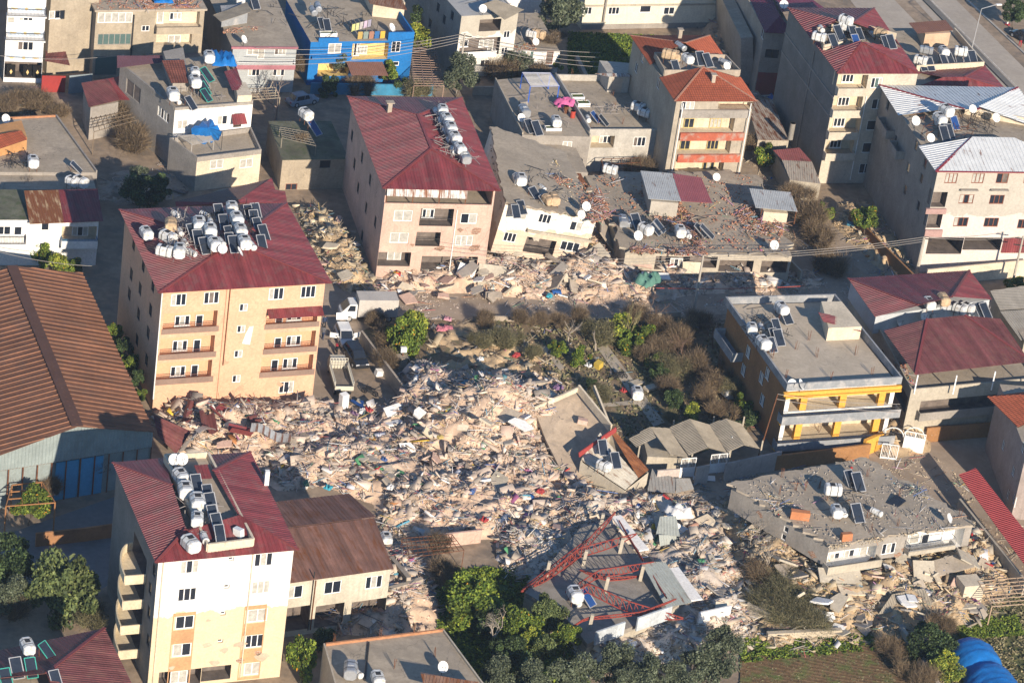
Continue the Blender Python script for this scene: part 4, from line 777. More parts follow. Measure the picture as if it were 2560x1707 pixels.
B.build()
roof(B.root, [[(2545, 1068, 8.1), (2467, 991, 8.1), (2600, 985, 9.3), (2600, 1040, 9.0)], [(2467, 991, 8.1), (2600, 975, 8.1), (2600, 985, 9.3)]], TILE, sp=.3)
r = roof(B.root, [[(2397, 1187, 2.9), (2590, 1450, 2.9), (2620, 1400, 3.5), (2440, 1169, 3.5)]], mat('bright_red_sheet', (.33, .05, .05), rough=.5), name='lean_to_roof', sp=.3, h=.06)
wl = MB(); wl.beam(W(2395, 1265, .9), W(2560, 1470, .9), .25, 1.9); solo(wl, 'boundary_wall', CREAMR, 'long low concrete wall running beside the red lean-to roof', 'wall', W(2395, 1265))
# ---- R6 corrugated stalls with front wall and gates
root = thing('shed', 'row of three zigzag corrugated cement roofs behind the garden', 'shed', W(1740, 1140)); V, R_ = 2.9, 3.7
PL = [[(1572, 1098, V), (1591, 1118, V), (1640, 1092, R_), (1625, 1067, R_)], [(1672, 1070, V), (1720, 1143, V), (1675, 1137, R_-.2), (1625, 1067, R_)], [(1672, 1070, V), (1722, 1138, V), (1769, 1118, R_), (1725, 1048, R_)], [(1772, 1060, V), (1817, 1131, V), (1769, 1118, R_), (1725, 1048, R_)], [(1772, 1060, V), (1819, 1130, V), (1860, 1112, R_), (1815, 1046, R_)], [(1852, 1058, V), (1899, 1121, V), (1860, 1112, R_), (1815, 1046, R_)]]
b = MB()
for i, p in enumerate(PL):
    b = MB(); sheet(b, [W(*q) for q in p], .24, .05, ribw=.45); b.build('roof', FIBRE, root)
b = MB(); q = [W(x, y, 2.5) for x, y in [(1600, 1165), (1895, 1135), (1845, 1070), (1570, 1100)]]
for x, y in [(1590, 1170), (1722, 1185), (1818, 1175), (1896, 1160), (1675, 1110), (1775, 1100), (1850, 1100)]: b = MB(); p = W(x, y); b.beam(p, p+Vector((0, 0, 2.9)), .15); b.build('post', CREAMR, root)
q = [W(x, y, 0) for x, y in [(1612, 1180), (1720, 1185), (1690, 1125), (1600, 1130)]]; b = MB(); b.prism([(p.x, p.y) for p in q], 0, 1.9); b.build('low_hut', CREAMR, root)
for a_, c_, l_ in [((1640, 1198), (1696, 1194), 'left of the left white gate'), ((1738, 1190), (1770, 1184), 'between the two white gates'), ((1812, 1180), (1950, 1150), 'right of the larger white gate')]: b = MB(); b.beam(W(*a_, 1.1), W(*c_, 1.1), .2, 2.2); solo(b, 'garden_wall', plaster('pinkish_wall', (.45, .38, .33)), 'pale plastered street wall '+l_, 'wall', W(*a_))
def gate(px0, px1, label, m=WHITEF, h=2.3, solid=.5):
    a, c = W(*px0), W(*px1); r = thing('gate', label, 'gate', (a+c)/2); b = MB()
    for p in (a, c, (a+c)/2): b.beam(p, p+Vector((0, 0, h)), .08)
    for z in (.1, h*solid, h): b.beam(a+Vector((0, 0, z)), c+Vector((0, 0, z)), .08)
    n = int((c-a).length/.16)
    for i in range(n): p = a.lerp(c, i/n); b.beam(p+Vector((0, 0, h*solid)), p+Vector((0, 0, h)), .03)
    b.build('frame', m, r); d = (c-a).normalized(); k = MB(); k.obox(a+Vector((0, 0, .1)), c-a, Vector((d.y, -d.x, 0))*.03, (0, 0, h*solid-.1)); k.build('panel', m, r); return r
gate((1697, 1194), (1733, 1191), 'half-open white barred gate under the left corrugated roof')
gate((1771, 1184), (1811, 1180), 'larger white barred gate under the middle of the corrugated roofs')
# ---- R7 tilted rusty roofed house on the tilted slab
root = thing('collapsed_building', 'small rusty-roofed house tipped over beside the sloping slab', 'building', W(1540, 1200))
b = MB(); P = [W(x, y, z) for x, y, z in [(1452, 1148, 2.6), (1563, 1222, 1.4), (1622, 1176, 2.6), (1527, 1080, 4.2)]]
sheet(b, [W(1563, 1224, 1.3), W(1596, 1194, 2.1), W(1500, 1085, 4.0), W(1453, 1146, 2.8)][::1], .3, .05); b.build('roof', mat('rust_streaked_galvanised', (.50, .46, .38), rough=.8, rust=.3), root)
b = MB(); sheet(b, [W(1596, 1194, 2.15), W(1622, 1174, 2.6), W(1541, 1078, 4.3), W(1524, 1076, 4.2)], .3, .05); b.build('roof_edge_sheet', mat('rust_orange', (.30, .12, .05), rough=.9, rust=.6, var=.3), root)
b = MB()
for i in range(4): j = (i+1) % 4; b.quad(Vector((P[i].x, P[i].y, 0)), Vector((P[j].x, P[j].y, 0)), P[j]-Vector((0, 0, .2)), P[i]-Vector((0, 0, .2)))
b.build('wall', CREAMR, root)
b = MB(); b.beam(W(1447, 1137, 3.0), W(1540, 1073, 4.5), .12, .6); b.build('fascia', mat('red_fascia', (.32, .05, .045)), root)
root = thing('concrete_slab', 'big tilted roof slab with parapet lying on the rubble heap', 'slab', W(1430, 1100))
b = MB(); P = [W(x, y, z) for x, y, z in [(1410, 1190, .9), (1475, 1200, .7), (1475, 1150, 1.2), (1527, 1072, 3.4), (1447, 972, 4.6), (1336, 1024, 3.4), (1365, 1100, 2.2)]]
b.add(P+[p-Vector((0, 0, .3)) for p in P], [tuple(range(7)), tuple(range(13, 6, -1))]+[(i, i+7, (i+1) % 7+7, (i+1) % 7) for i in range(7)]); b.build('slab', mat('slab_tan', (.42, .33, .24), rough=.95, var=.15, stain=(.3, .24, .18)), root)
for a_ in ((1527, 1070, 3.9), (1445, 970, 5.1), .22, .9), ((1447, 972, 5.0), (1336, 1022, 3.7), .2, .5), ((1485, 967, 4.6), (1520, 1055, 3.6), .2, .5): b = MB(); b.beam(W(*a_[0]), W(*a_[1]), a_[2], a_[3]); b.build('parapet', CREAM, root)
# ---- R8 truss building slab
root = thing('collapsed_building', 'roofless floor slab with stub columns under twisted red steel trusses', 'building', W(1480, 1480)); ZS = 2.2
q = [W(x, y, ZS) for x, y in [(1468, 1608), (1636, 1545), (1700, 1500), (1515, 1300), (1450, 1320), (1312, 1480), (1412, 1540)]]
b = MB(); b.prism([(p.x, p.y) for p in q], 1.7, ZS); b.build('floor_slab', mat('slab_grey', (.28, .25, .21), rough=.95, var=.2, stain=(.2, .18, .15)), root)
b = MB(); b.prism([(q[0].x*.98+.02*q[3].x, q[0].y*.98+.02*q[3].y)]+[(p.x, p.y) for p in q[1:]], 0, 1.69); b.build('crushed_storey', CREAMR, root)
for x, y in [(1473, 1572), (1512, 1480), (1549, 1382), (1366, 1440), (1600, 1450), (1458, 1412), (1500, 1320)]:
    b = MB(); p = W(x, y, ZS); b.beam(p, p+Vector((.1, 0, 1.7)), .32); b.build('column', CREAMR, root)
b = MB(); sheet(b, [W(1730, 1505, 2.6), W(1665, 1518, 2.7), W(1602, 1405, 3.6), W(1665, 1403, 3.6)], .3); b.build('sheet_roof', mat('grey_green_sheet', (.33, .35, .32), rough=.7, rust=.12), root)
for a_, c_, w_ in [((1488, 1595), (1560, 1570), 1), ((1592, 1560), (1677, 1530), 1)]:
    b = MB(); b.beam(W(*a_, ZS+.7), W(*c_, ZS+.7), .18, 1.5); b.build('broken_wall', plaster('light_blue_wall', (.46, .49, .50)), root)
for a_ in ((1540, 1290, 3), (1610, 1375, 2.6), 1.1, .15), ((1680, 1420, 2), (1740, 1500, 1.8), 1.4, .15), ((1745, 1548, 1.5), (1825, 1530, 1.5), .2, 1.6): b = MB(); b.beam(W(*a_[0]), W(*a_[1]), a_[2], a_[3]); b.build('fallen_wall', WHITEP, root)
TRM = mat('red_truss_paint', (.26, .05, .035), rough=.6, var=.2, scale=3)
def truss(pts, hgts, label, wdt=.45, n=18, thk=.085):
    """pts: chord polyline in photo px with heights; a lattice girder"""
    P = [W(*p) for p in pts]; L = [0]
    for i in range(1, len(P)): L.append(L[-1]+(P[i]-P[i-1]).length)
    def at(t):
        s = t*L[-1]
        for i in range(1, len(P)):
            if s <= L[i]+1e-6: return P[i-1].lerp(P[i], (s-L[i-1])/max(1e-6, L[i]-L[i-1]))
        return P[-1]
    b = MB(); d = (P[-1]-P[0]).normalized(); sd_ = Vector((0, 0, 1)).cross(d).normalized()*wdt*.2
    lo = lambda t: at(t)-Vector((0, 0, hgts*(1-abs(2*t-1)**3*.9)))
    for i in range(n):
        t0, t1 = i/n, (i+1)/n
        b.beam(at(t0)+sd_, at(t1)+sd_, thk); b.beam(lo(t0)+sd_, lo(t1)+sd_, thk); b.beam(at(t0)+sd_, lo(t1)+sd_, thk*.7); b.beam(lo(t0)+sd_, at(t0)+sd_, thk*.7)
    return solo(b, 'steel_truss', TRM, label, 'roof truss', P[0], 'red roof trusses')
truss([(1305, 1478, 2.4), (1440, 1385, 3.4), (1490, 1330, 3.8), (1540, 1280, 3.6)], 1.0, 'red truss running from the lower left corner up to the top end of the slab')
truss([(1335, 1465, 2.6), (1450, 1370, 4.2), (1593, 1334, 3.6)], 1.1, 'red truss second from the top, its right end resting near the white wall')
truss([(1415, 1480, 3.0), (1500, 1425, 4.5), (1636, 1405, 3.6)], .9, 'arched red truss across the middle of the slab')
truss([(1418, 1488, 2.6), (1475, 1460, 4.6), (1560, 1500, 4.0), (1708, 1545, 2.8)], 1.15, 'longest red truss slanting to the bottom right over the slab')
truss([(1430, 1568, 2.6), (1465, 1545, 3.4), (1605, 1530, 3.4), (1692, 1497, 3.8)], .3, 'low thin red truss nearest the broken blue wall')
truss([(1316, 1545, 2.2), (1372, 1512, 3)], .5, 'short broken red truss lying in the bush', n=5)

truss([(1310, 1470, 2.3), (1400, 1400, 3.2), (1475, 1345, 3.6)], .9, 'twisted red truss doubled beside the upper left one', n=10)
truss([(1545, 1300, 3.2), (1600, 1390, 3.4), (1665, 1495, 3.2)], .2, 'single red purlin running down along the grey sheet roof', n=6)
truss([(1450, 1425, 2.4), (1520, 1445, 2.8), (1600, 1440, 2.4)], .35, 'short red lattice piece lying flat in the slab centre', n=8)
# ================================================================ rubble
MOUNDS = [  # px, py, height, radius(m)
 (1150, 1080, 4.2, 5), (1060, 1010, 2.8, 4), (1260, 1060, 4.6, 4.5), (1380, 1085, 3.2, 4), (1210, 1120, 2, 3), (1320, 1180, 1.6, 5), (1180, 990, 1.6, 4), (1060, 960, 1.4, 3),
 (830, 1160, 1.7, 4), (640, 1080, 1.9, 5), (500, 1060, 1.6, 4.5), (1000, 1230, 1.2, 6), (1150, 1250, 1.0, 6), (930, 1140, 1.0, 5), (740, 1060, 1.2, 4), (1280, 1290, .7, 5),
 (1000, 700, .9, 4), (1150, 700, 1.3, 4.5), (1300, 705, 1.2, 4), (1450, 690, 1.8, 3.5), (1560, 705, 1.6, 4.5), (1480, 620, 1.8, 3), (1700, 690, 1.2, 3.5), (1850, 700, 1.0, 4), (800, 560, 1.6, 4), (830, 620, 1.5, 3.5), (860, 680, 1.2, 3), (1180, 670, 1.6, 2.5),
 (1350, 1380, 1.6, 4.5), (1470, 1300, 2.0, 4), (1640, 1290, 1.6, 4), (1760, 1400, 1.5, 4), (1800, 1540, 1.5, 4), (1640, 1610, 1.2, 4.5), (1500, 1640, 1, 3.5), (1740, 1470, 1.5, 3),
 (2200, 1500, 1.8, 5), (2020, 1500, 1.5, 4), (2400, 1440, 1.5, 4), (1950, 1400, 1.5, 3), (2060, 1450, 1.7, 3.5), (1870, 1330, 2.0, 3), (2250, 1410, 1.9, 4.5), (2400, 1370, 1.9, 4), (1900, 1420, 1.2, 3.5), (2330, 1520, 1.2, 4), (1010, 1500, 1.6, 3.5), (980, 1430, 2.0, 3), (880, 1560, 1.0, 4),
 (2120, 560, .8, 3), (2170, 620, .8, 3), (1830, 60, 2.6, 4), (1850, 100, 2, 3), (2290, 1100, 1.6, 3), (2230, 1060, 1.3, 3), (1560, 1250, .9, 3)]
MW = [(W(x, y, 0), h, r) for x, y, h, r in MOUNDS]; _mx = np.array([m[0].x for m in MW]); _my = np.array([m[0].y for m in MW]); _mh = np.array([m[1] for m in MW]); _mr = np.array([m[2] for m in MW])
_ph = RNG.uniform(0, 6.28, (24, 3)); _fr = RNG.uniform(.25, 2.2, 24); _dir = RNG.uniform(0, 6.28, 24)
def wob(x, y):
    s = 0
    for i in range(24): s = s+np.sin((x*np.cos(_dir[i])+y*np.sin(_dir[i]))*_fr[i]*2+_ph[i, 0])/(.6+_fr[i])
    return s*.12
def rubh(x, y):
    x = np.asarray(x, float); y = np.asarray(y, float)
    d = ((x[..., None]-_mx)**2+(y[..., None]-_my)**2)/(_mr**2)
    return np.sum(_mh*np.exp(-d*1.3), -1)*.85
def inpoly(px, py, P):
    ins = np.zeros(len(px), bool); j = len(P)-1
    for i in range(len(P)):
        xi, yi = P[i]; xj, yj = P[j]
        c = ((yi > py) != (yj > py)) & (px < (xj-xi)*(py-yi)/(yj-yi+1e-12)+xi); ins ^= c; j = i
    return ins
def edged(px, py, P):
    d = np.full(len(px), 1e9)
    for i in range(len(P)):
        a = np.array(P[i-1]); b_ = np.array(P[i]); ab = b_-a; t = np.clip(((px-a[0])*ab[0]+(py-a[1])*ab[1])/(ab@ab), 0, 1)
        d = np.minimum(d, np.hypot(px-a[0]-t*ab[0], py-a[1]-t*ab[1]))
    return d
PAL = {'cream': ([(.62, .50, .40), (.56, .45, .36), (.50, .41, .33), (.70, .62, .53), (.42, .36, .30), (.60, .45, .36), (.33, .29, .25), (.75, .70, .64)], [4, 4, 3, 2, 3, 2, 2, 1]),
       'grey': ([(.42, .37, .31), (.36, .32, .27), (.30, .27, .24), (.48, .43, .36), (.25, .22, .2), (.58, .54, .48), (.5, .42, .32)], [4, 4, 3, 3, 2, 1, 2]),
       'brick': ([(.42, .19, .11), (.48, .24, .15), (.38, .17, .1), (.45, .38, .31), (.5, .3, .2), (.36, .32, .27)], [4, 4, 3, 2, 2, 1]),
       'tan': ([(.52, .42, .28), (.46, .37, .25), (.40, .33, .23), (.58, .49, .35), (.33, .28, .2), (.44, .38, .3)], [4, 4, 3, 3, 2, 1]),
       'white': ([(.62, .58, .52), (.70, .68, .65), (.46, .39, .31), (.38, .32, .25), (.44, .44, .44), (.56, .45, .34), (.48, .30, .24)], [3, 1, 4, 4, 2, 4, 1])}
JUNK = [(.03, .12, .38), (.42, .04, .04), (.6, .4, .05), (.65, .65, .68), (.08, .25, .12), (.35, .12, .25), (.02, .02, .03), (.1, .3, .4), (.5, .22, .08), (.75, .72, .7)]
RUBM = mat('rubble_pieces', (.5, .5, .5), rough=.95, vc=True, var=.12, scale=1.5, fine=.12, bump=.3)
CUBE = np.array([(-1, -1, -1), (1, -1, -1), (1, 1, -1), (-1, 1, -1), (-1, -1, 1), (1, -1, 1), (1, 1, 1), (-1, 1, 1)], float)*.5
CF = np.array([(0, 3, 2, 1), (4, 5, 6, 7), (0, 1, 5, 4), (1, 2, 6, 5), (2, 3, 7, 6), (3, 0, 4, 7)])
def chunks(pos, size, pal, junk=.012, flat=.5, tilt=.5):
    """numpy arrays for many rough blocks; returns verts, faces, colours"""
    n = len(pos); s = size[:, None]*np.stack([RNG.uniform(.6, 1.7, n), RNG.uniform(.5, 1.1, n), RNG.uniform(.25, .9, n)*(1-flat*.4)], 1)
    v = CUBE[None]*s[:, None, :]; v = v*(1+RNG.uniform(-.28, .28, v.shape))
    a = RNG.uniform(0, 6.28, n); t = RNG.normal(0, tilt, n); u = RNG.normal(0, tilt, n)
    ca, sa, ct, st, cu, su = np.cos(a), np.sin(a), np.cos(t), np.sin(t), np.cos(u), np.sin(u)
    x, y, z = v[..., 0], v[..., 1], v[..., 2]
    y, z = y*ct[:, None]-z*st[:, None], y*st[:, None]+z*ct[:, None]; x, z = x*cu[:, None]+z*su[:, None], -x*su[:, None]+z*cu[:, None]; x, y = x*ca[:, None]-y*sa[:, None], x*sa[:, None]+y*ca[:, None]
    V = np.stack([x, y, z], -1)+pos[:, None, :]; Fc = CF[None]+(np.arange(n)*8)[:, None, None]
    c, w_ = PAL[pal]; w_ = np.array(w_, float); col = np.array(c)[RNG.choice(len(c), n, p=w_/w_.sum())]; jk = RNG.random(n) < junk; col[jk] = np.array(JUNK)[RNG.integers(0, len(JUNK), jk.sum())]
    col = col*RNG.uniform(.7, 1.15, (n, 1)); return V.reshape(-1, 3), Fc.reshape(-1, 4), np.repeat(col, 6, 0)
def npmesh(name, parts, m):
    o = 0; V = []; Fs = []; Cs = []
    for v, f, c in parts: V.append(v); Fs.append(f+o); Cs.append(c); o += len(v)
    V = np.concatenate(V); Fs = np.concatenate(Fs); Cs = np.concatenate(Cs); me = bpy.data.meshes.new(name); me.vertices.add(len(V)); me.vertices.foreach_set('co', V.ravel()); nf = len(Fs)
    me.loops.add(nf*4); me.loops.foreach_set('vertex_index', Fs.ravel().astype(np.int32)); me.polygons.add(nf); me.polygons.foreach_set('loop_start', np.arange(nf, dtype=np.int32)*4)
    a = me.attributes.new('Col', 'FLOAT_COLOR', 'FACE'); a.data.foreach_set('color', np.concatenate([Cs, np.ones((nf, 1))], 1).astype(np.float32).ravel()); me.update(calc_edges=True); me.materials.append(m); return me
def zone(name, label, poly, n, pal='cream', z=0., size=(.16, .75), junk=.012, ground=True, heap=1., cat='rubble', dens=None, tilt=.5, edge=1.2):
    ground = ground and heap > 0; P = [(W(x, y, z).x, W(x, y, z).y) for x, y in poly]; A = np.array(P); lo, hi = A.min(0), A.max(0); parts = []
    if ground:
        st = .35; gx, gy = np.meshgrid(np.arange(lo[0], hi[0]+st, st), np.arange(lo[1], hi[1]+st, st), indexing='ij'); ny = gx.shape[1]
        X, Y = gx.ravel(), gy.ravel(); e = edged(X, Y, P); ins = inpoly(X, Y, P); k = np.clip(e/edge, 0, 1)*ins
        Z = z+(rubh(X, Y)*heap+.12+wob(X, Y)*1.0+RNG.normal(0, .08, len(X)))*k-.05*(~ins); idx = np.arange(len(X)).reshape(gx.shape)
        q = np.stack([idx[:-1, :-1], idx[1:, :-1], idx[1:, 1:], idx[:-1, 1:]], -1).reshape(-1, 4); q = q[ins[q].any(1)]
        c, _ = PAL[pal]; base = np.array(c[:3]).mean(0); nz = wob(X[q[:, 0]]*.6, Y[q[:, 0]]*.6)[:, None]; parts.append((np.stack([X, Y, Z], 1), q, base*np.array([1.02, .92, .82])*(1+nz*.3+RNG.normal(0, .06, (len(q), 1)))))
    pts = []
    while sum(map(len, pts)) < n:
        r = RNG.uniform(lo, hi, (n, 2)); r = r[inpoly(r[:, 0], r[:, 1], P)]
        dn = .45+wob(r[:, 0]*1.7+5, r[:, 1]*1.7)*1.6+rubh(r[:, 0], r[:, 1])*.12-.9*np.clip(wob(r[:, 0]*.45+2, r[:, 1]*.45+3)*2.2, 0, 1); r = r[RNG.random(len(r)) < np.clip(dn, .05, 1)]; pts.append(r)
    r = np.concatenate(pts)[:n]; e = np.clip(edged(r[:, 0], r[:, 1], P)/edge, 0, 1) if ground else 1; _q = RNG.random(n); s = .06+.14*_q**1.6+(size[1]-.35)*.5*_q**90
    zz = z+((rubh(r[:, 0], r[:, 1])*heap+.12+wob(r[:, 0], r[:, 1])*1.0)*e if ground else 0)+s*RNG.uniform(-.35, .1, n)
    cf = wob(r[:, 0]*.35+9, r[:, 1]*.35-4); s = s*np.clip(1+cf*1.6, .6, 1.6) if ground else s
    v_, f_, c_ = chunks(np.stack([r[:, 0], r[:, 1], zz], 1), s, pal, junk, tilt=tilt)
    if ground: tf = np.repeat(np.clip(1+wob(r[:, 0]*.5-3, r[:, 1]*.5+7)*.5, .7, 1.3), 6)[:, None]; c_ = c_*tf*np.array([.90, .82, .74])
    parts.append((v_, f_, c_))
    if ground:   # thin broken plates
        k_ = int(n*.013); i = RNG.choice(n, k_); v_, f_, c_ = chunks(np.stack([r[i, 0], r[i, 1], zz[i]+.1], 1), RNG.uniform(.5, 1.2, k_), pal, .06, flat=.5, tilt=.45); v_ = v_.reshape(-1, 8, 3); lo_, hi_ = v_[:, :4], v_[:, 4:]; md = (lo_+hi_)/2; v_ = np.concatenate([md+(lo_-md)*.22, md+(hi_-md)*.22], 1); parts.append((v_.reshape(-1, 3), f_, c_))
    # sticks, pipes and twisted bars
    m_ = int(n*.05); i = RNG.choice(n, m_); L = RNG.uniform(.6, 2.6, m_); v, f, c = chunks(np.stack([r[i, 0], r[i, 1], zz[i]+.12], 1), np.full(m_, .09), pal, .35, tilt=.25)
    v = v.reshape(-1, 8, 3); ce = v.mean(1, keepdims=True); a = RNG.uniform(0, 6.28, m_); d = np.stack([np.cos(a), np.sin(a), RNG.normal(0, .25, m_)], 1); off = (v-ce); sgn = np.sign((off*d[:, None]).sum(-1, keepdims=True)); v = ce+off*.7+sgn*d[:, None]*L[:, None, None]*.5
    parts.append((v.reshape(-1, 3), f, c*.8+.1))
    o = link(name, npmesh(name, parts, RUBM)); return tag(o, label, cat, kind='stuff')
zone('rubble', 'wide heap of pale crushed concrete and belongings filling the middle of the picture', [(370, 1035), (480, 1015), (900, 1010), (1010, 1010), (1000, 930), (1060, 915), (1240, 930), (1400, 950), (1500, 1100), (1460, 1210), (1540, 1260), (1560, 1300), (1440, 1310), (1300, 1350), (1080, 1345), (960, 1330), (935, 1260), (800, 1215), (700, 1230), (560, 1150), (440, 1130)], 85000, 'cream', size=(.14, 1.3), junk=.014)
zone('rubble', 'pale rubble strip spilled along the street in front of the leaning buildings', [(930, 690), (1130, 670), (1240, 640), (1500, 600), (1560, 640), (1900, 660), (2040, 680), (2060, 720), (1720, 740), (1560, 770), (1440, 760), (1200, 735), (960, 730)], 30000, 'cream', size=(.14, 1.2), junk=.012)
zone('rubble', 'tan stone rubble filling the gap between the peach and pink blocks', [(740, 520), (820, 530), (930, 690), (950, 725), (860, 730), (810, 680), (760, 590)], 9000, 'tan', size=(.2, .9), junk=.02)
zone('rubble', 'tangled white and grey rubble around the red truss slab', [(1370, 1300), (1500, 1270), (1640, 1250), (1800, 1270), (1840, 1400), (1880, 1480), (1890, 1610), (1700, 1650), (1480, 1690), (1440, 1640), (1330, 1480), (1250, 1420), (1240, 1340)], 28000, 'white', junk=.012, size=(.14, 1.1))
zone('rubble', 'tan rubble and broken stones below the collapsed grey roof', [(1780, 1260), (1860, 1240), (2080, 1350), (2430, 1290), (2540, 1460), (2480, 1560), (2240, 1600), (1960, 1640), (1880, 1600), (1850, 1450)], 34000, 'tan', size=(.14, 1.3), junk=.02)
zone('rubble', 'debris fan collapsed beside the brown-roofed house', [(860, 1380), (960, 1330), (1060, 1400), (1110, 1530), (1090, 1590), (940, 1590), (820, 1580), (760, 1560), (880, 1500)], 10000, 'cream', size=(.18, .9))
zone('rubble', 'stone rubble heap spilling into the side street at the right', [(2090, 510), (2160, 500), (2260, 600), (2290, 680), (2210, 690), (2140, 620), (2080, 560)], 2600, 'tan', size=(.16, .7))
zone('rubble', 'shaded rubble and broken slabs between the buildings at the top right', [(1730, 40), (1880, 20), (1960, 130), (1950, 300), (1860, 280), (1760, 110)], 3000, 'grey', size=(.2, 1.3))
zone('rubble', 'rubble by the arched white gates next to the yellow balconies', [(2190, 1020), (2310, 1050), (2330, 1130), (2230, 1150), (2160, 1110)], 1500, 'tan', size=(.15, .8))
zone('rubble', 'scattered dark debris in the shaded lane behind the peach block', [(240, 440), (440, 400), (470, 480), (430, 500), (250, 520)], 900, 'grey', heap=.2, size=(.15, .5), edge=2)
zone('rubble', 'low debris along the street edge by the corrugated shed and tipped house', [(1480, 1230), (1700, 1210), (1900, 1180), (1830, 1270), (1600, 1290)], 1800, 'grey', heap=.6)
zone('soil_mound', 'dug brown earth bank at the top of the rubble heap beside the garden', [(1060, 880), (1100, 820), (1180, 790), (1290, 830), (1400, 900), (1420, 960), (1250, 940), (1080, 920)], 1800, 'tan', heap=.5, size=(.12, .5), junk=.05, cat='earth')
for lab, P_, n_, pl in [('thin litter of chips and dust over the street by the parked vehicles', [(900, 730), (1160, 735), (1440, 760), (1560, 770), (1800, 740), (2130, 690), (2130, 770), (1700, 795), (1130, 805), (980, 780)], 2600, 'cream'), ('scattered chips over the lower right street', [(1750, 1180), (2150, 1130), (2330, 1130), (2560, 1330), (2560, 1500), (2330, 1220), (1900, 1200)], 1800, 'tan'), ('grit scattered over the shaded side street', [(2090, 520), (2200, 560), (2330, 700), (2150, 740)], 900, 'grey'), ('litter over the bare ground behind the long collapsed roof', [(1840, 380), (1960, 460), (2080, 640), (1990, 640), (1900, 440)], 1200, 'tan'), ('chips and litter over the overgrown garden soil', [(1180, 800), (1820, 800), (1920, 1060), (1690, 1140), (1500, 1100), (1400, 960)], 2600, 'tan')]: zone('debris', lab, P_, n_, pl, heap=0, size=(.1, .5), cat='debris', edge=3)
zone('dust_verge', 'pale broken ground along the front of the white and blue house', [(0, 215), (125, 215), (130, 250), (60, 300), (-20, 300)], 500, 'cream', size=(.15, .5), heap=0, cat='debris')
# brick rubble on roofs
for lab, poly, z, n, p in [('red brick rubble around the shed on the long collapsed roof', [(1620, 520), (1700, 500), (1770, 640), (1740, 640), (1690, 590)], 3.75, 2600, 'brick'), ('red brick rubble strewn near the right end of the long collapsed roof', [(1840, 530), (1900, 510), (1960, 560), (1955, 600), (1860, 570)], 3.75, 1900, 'brick'), ('brick and mortar heap pouring from the wrecked roof hut', [(1625, 505), (1700, 500), (1740, 560), (1640, 560)], 3.75, 1700, 'brick'),
        ('grey and brick debris along the torn edge of the cream building roof', [(1330, 430), (1400, 440), (1500, 470), (1530, 540), (1480, 560), (1440, 480)], 6.6, 1800, 'brick'), ('heap of broken tiles, rags and branches on the beige block roof', [(245, 24), (500, 20), (480, -20), (235, -20)], 9.3, 2600, 'brick'), ('crumbs of brick along the front edge of the low white roof', [(1290, 125), (1340, 125), (1330, 105), (1285, 112)], 3.15, 160, 'brick'),
        ('broken blocks in the torn corner of the collapsed grey roof', [(2200, 1180), (2300, 1225), (2330, 1250), (2280, 1235), (2215, 1200)], 5.45, 600, 'grey'), ('rubble by the hole at the left of the collapsed grey roof', [(1905, 1230), (1960, 1245), (2010, 1300), (1940, 1290)], 5.45, 600, 'tan'), ('brick crumbs in front of the roof hut of the rose-banded house', [(553, 75), (640, 65), (650, 78), (560, 85)], 6.25, 120, 'brick'),
        ('stones piled inside the open attic of the twin-roofed building', [(2230, 900), (2260, 905), (2285, 960), (2260, 955)], 6.05, 350, 'brick'), ('bricks along the front parapet of the long collapsed roof', [(1575, 615), (1720, 620), (1725, 640), (1580, 632)], 3.75, 900, 'brick'), ('stray grit and bricks over the long collapsed roof', [(1480, 440), (1890, 440), (1970, 630), (1570, 620)], 3.75, 1300, 'brick'), ('grey grit over the tilted cream building roof', [(1220, 350), (1390, 400), (1470, 545), (1250, 520)], 6.5, 900, 'tan'), ('stray grit over the collapsed grey roof', [(1830, 1215), (2150, 1145), (2430, 1305), (2080, 1355)], 5.5, 700, 'grey'), ('twisted chunks along the front lip of the collapsed grey roof', [(2070, 1360), (2440, 1302), (2430, 1312), (2075, 1374)], 5.45, 260, 'tan')]:
    zone('roof_debris', lab, poly, n, p, z=z, ground=False, size=(.1, .38), junk=.05)
# larger slabs, beams and panels lying on the rubble, each its own piece
def zsurf(p): return float(rubh(p.x, p.y))+.15
SL = []; srcs = {}
def slabpiece(x, y, sz, mats_, label, cat, name, z=None, rz=None, tilt=.35, group=None):
    p = W(x, y, 0); zz = zsurf(p) if z is None else z; p = W(x, y, zz); b = MB(); n = 5 if name == 'concrete_slab' else 4; w_, l_, t = sz
    if n == 4: poly = [(-w_/2, -l_/2), (w_/2, -l_/2), (w_/2, l_/2), (-w_/2, l_/2)]
    else: poly = [(-w_/2, -l_/2*random.uniform(.6, 1)), (w_/2*random.uniform(.5, 1), -l_/2), (w_/2, l_/2*random.uniform(.3, .9)), (0, l_/2*random.uniform(.8, 1.1)), (-w_/2*random.uniform(.7, 1), l_/2*random.uniform(.4, .9))]
    b.prism(poly, -t/2, t/2); me = b.mesh(name, mats_); o = link(name, me, None, p+Vector((0, 0, .15))); o.rotation_euler = (random.gauss(0, tilt), random.gauss(0, tilt), random.uniform(0, 6.28) if rz is None else rz); return tag(o, label, cat, group)
SLM = [CONC2, CREAM, PINKP, WHITEP, CREAMR, GREYP]
areas = [((500, 1000), (1020, 1130), 16, 'on the left arm of rubble'), ((900, 1350), (1000, 1230), 40, 'across the middle of the rubble heap'), ((1000, 1500), (640, 750), 50, 'along the ruined street'), ((1350, 1850), (1270, 1640), 60, 'around the red truss slab'), ((1850, 2480), (1380, 1580), 60, 'below the collapsed grey roof'), ((780, 920), (540, 700), 10, 'in the gap beside the pink block'), ((900, 1060), (1380, 1570), 12, 'beside the brown-roofed house'), ((1790, 1930), (50, 200), 8, 'in the shade at the top right')]
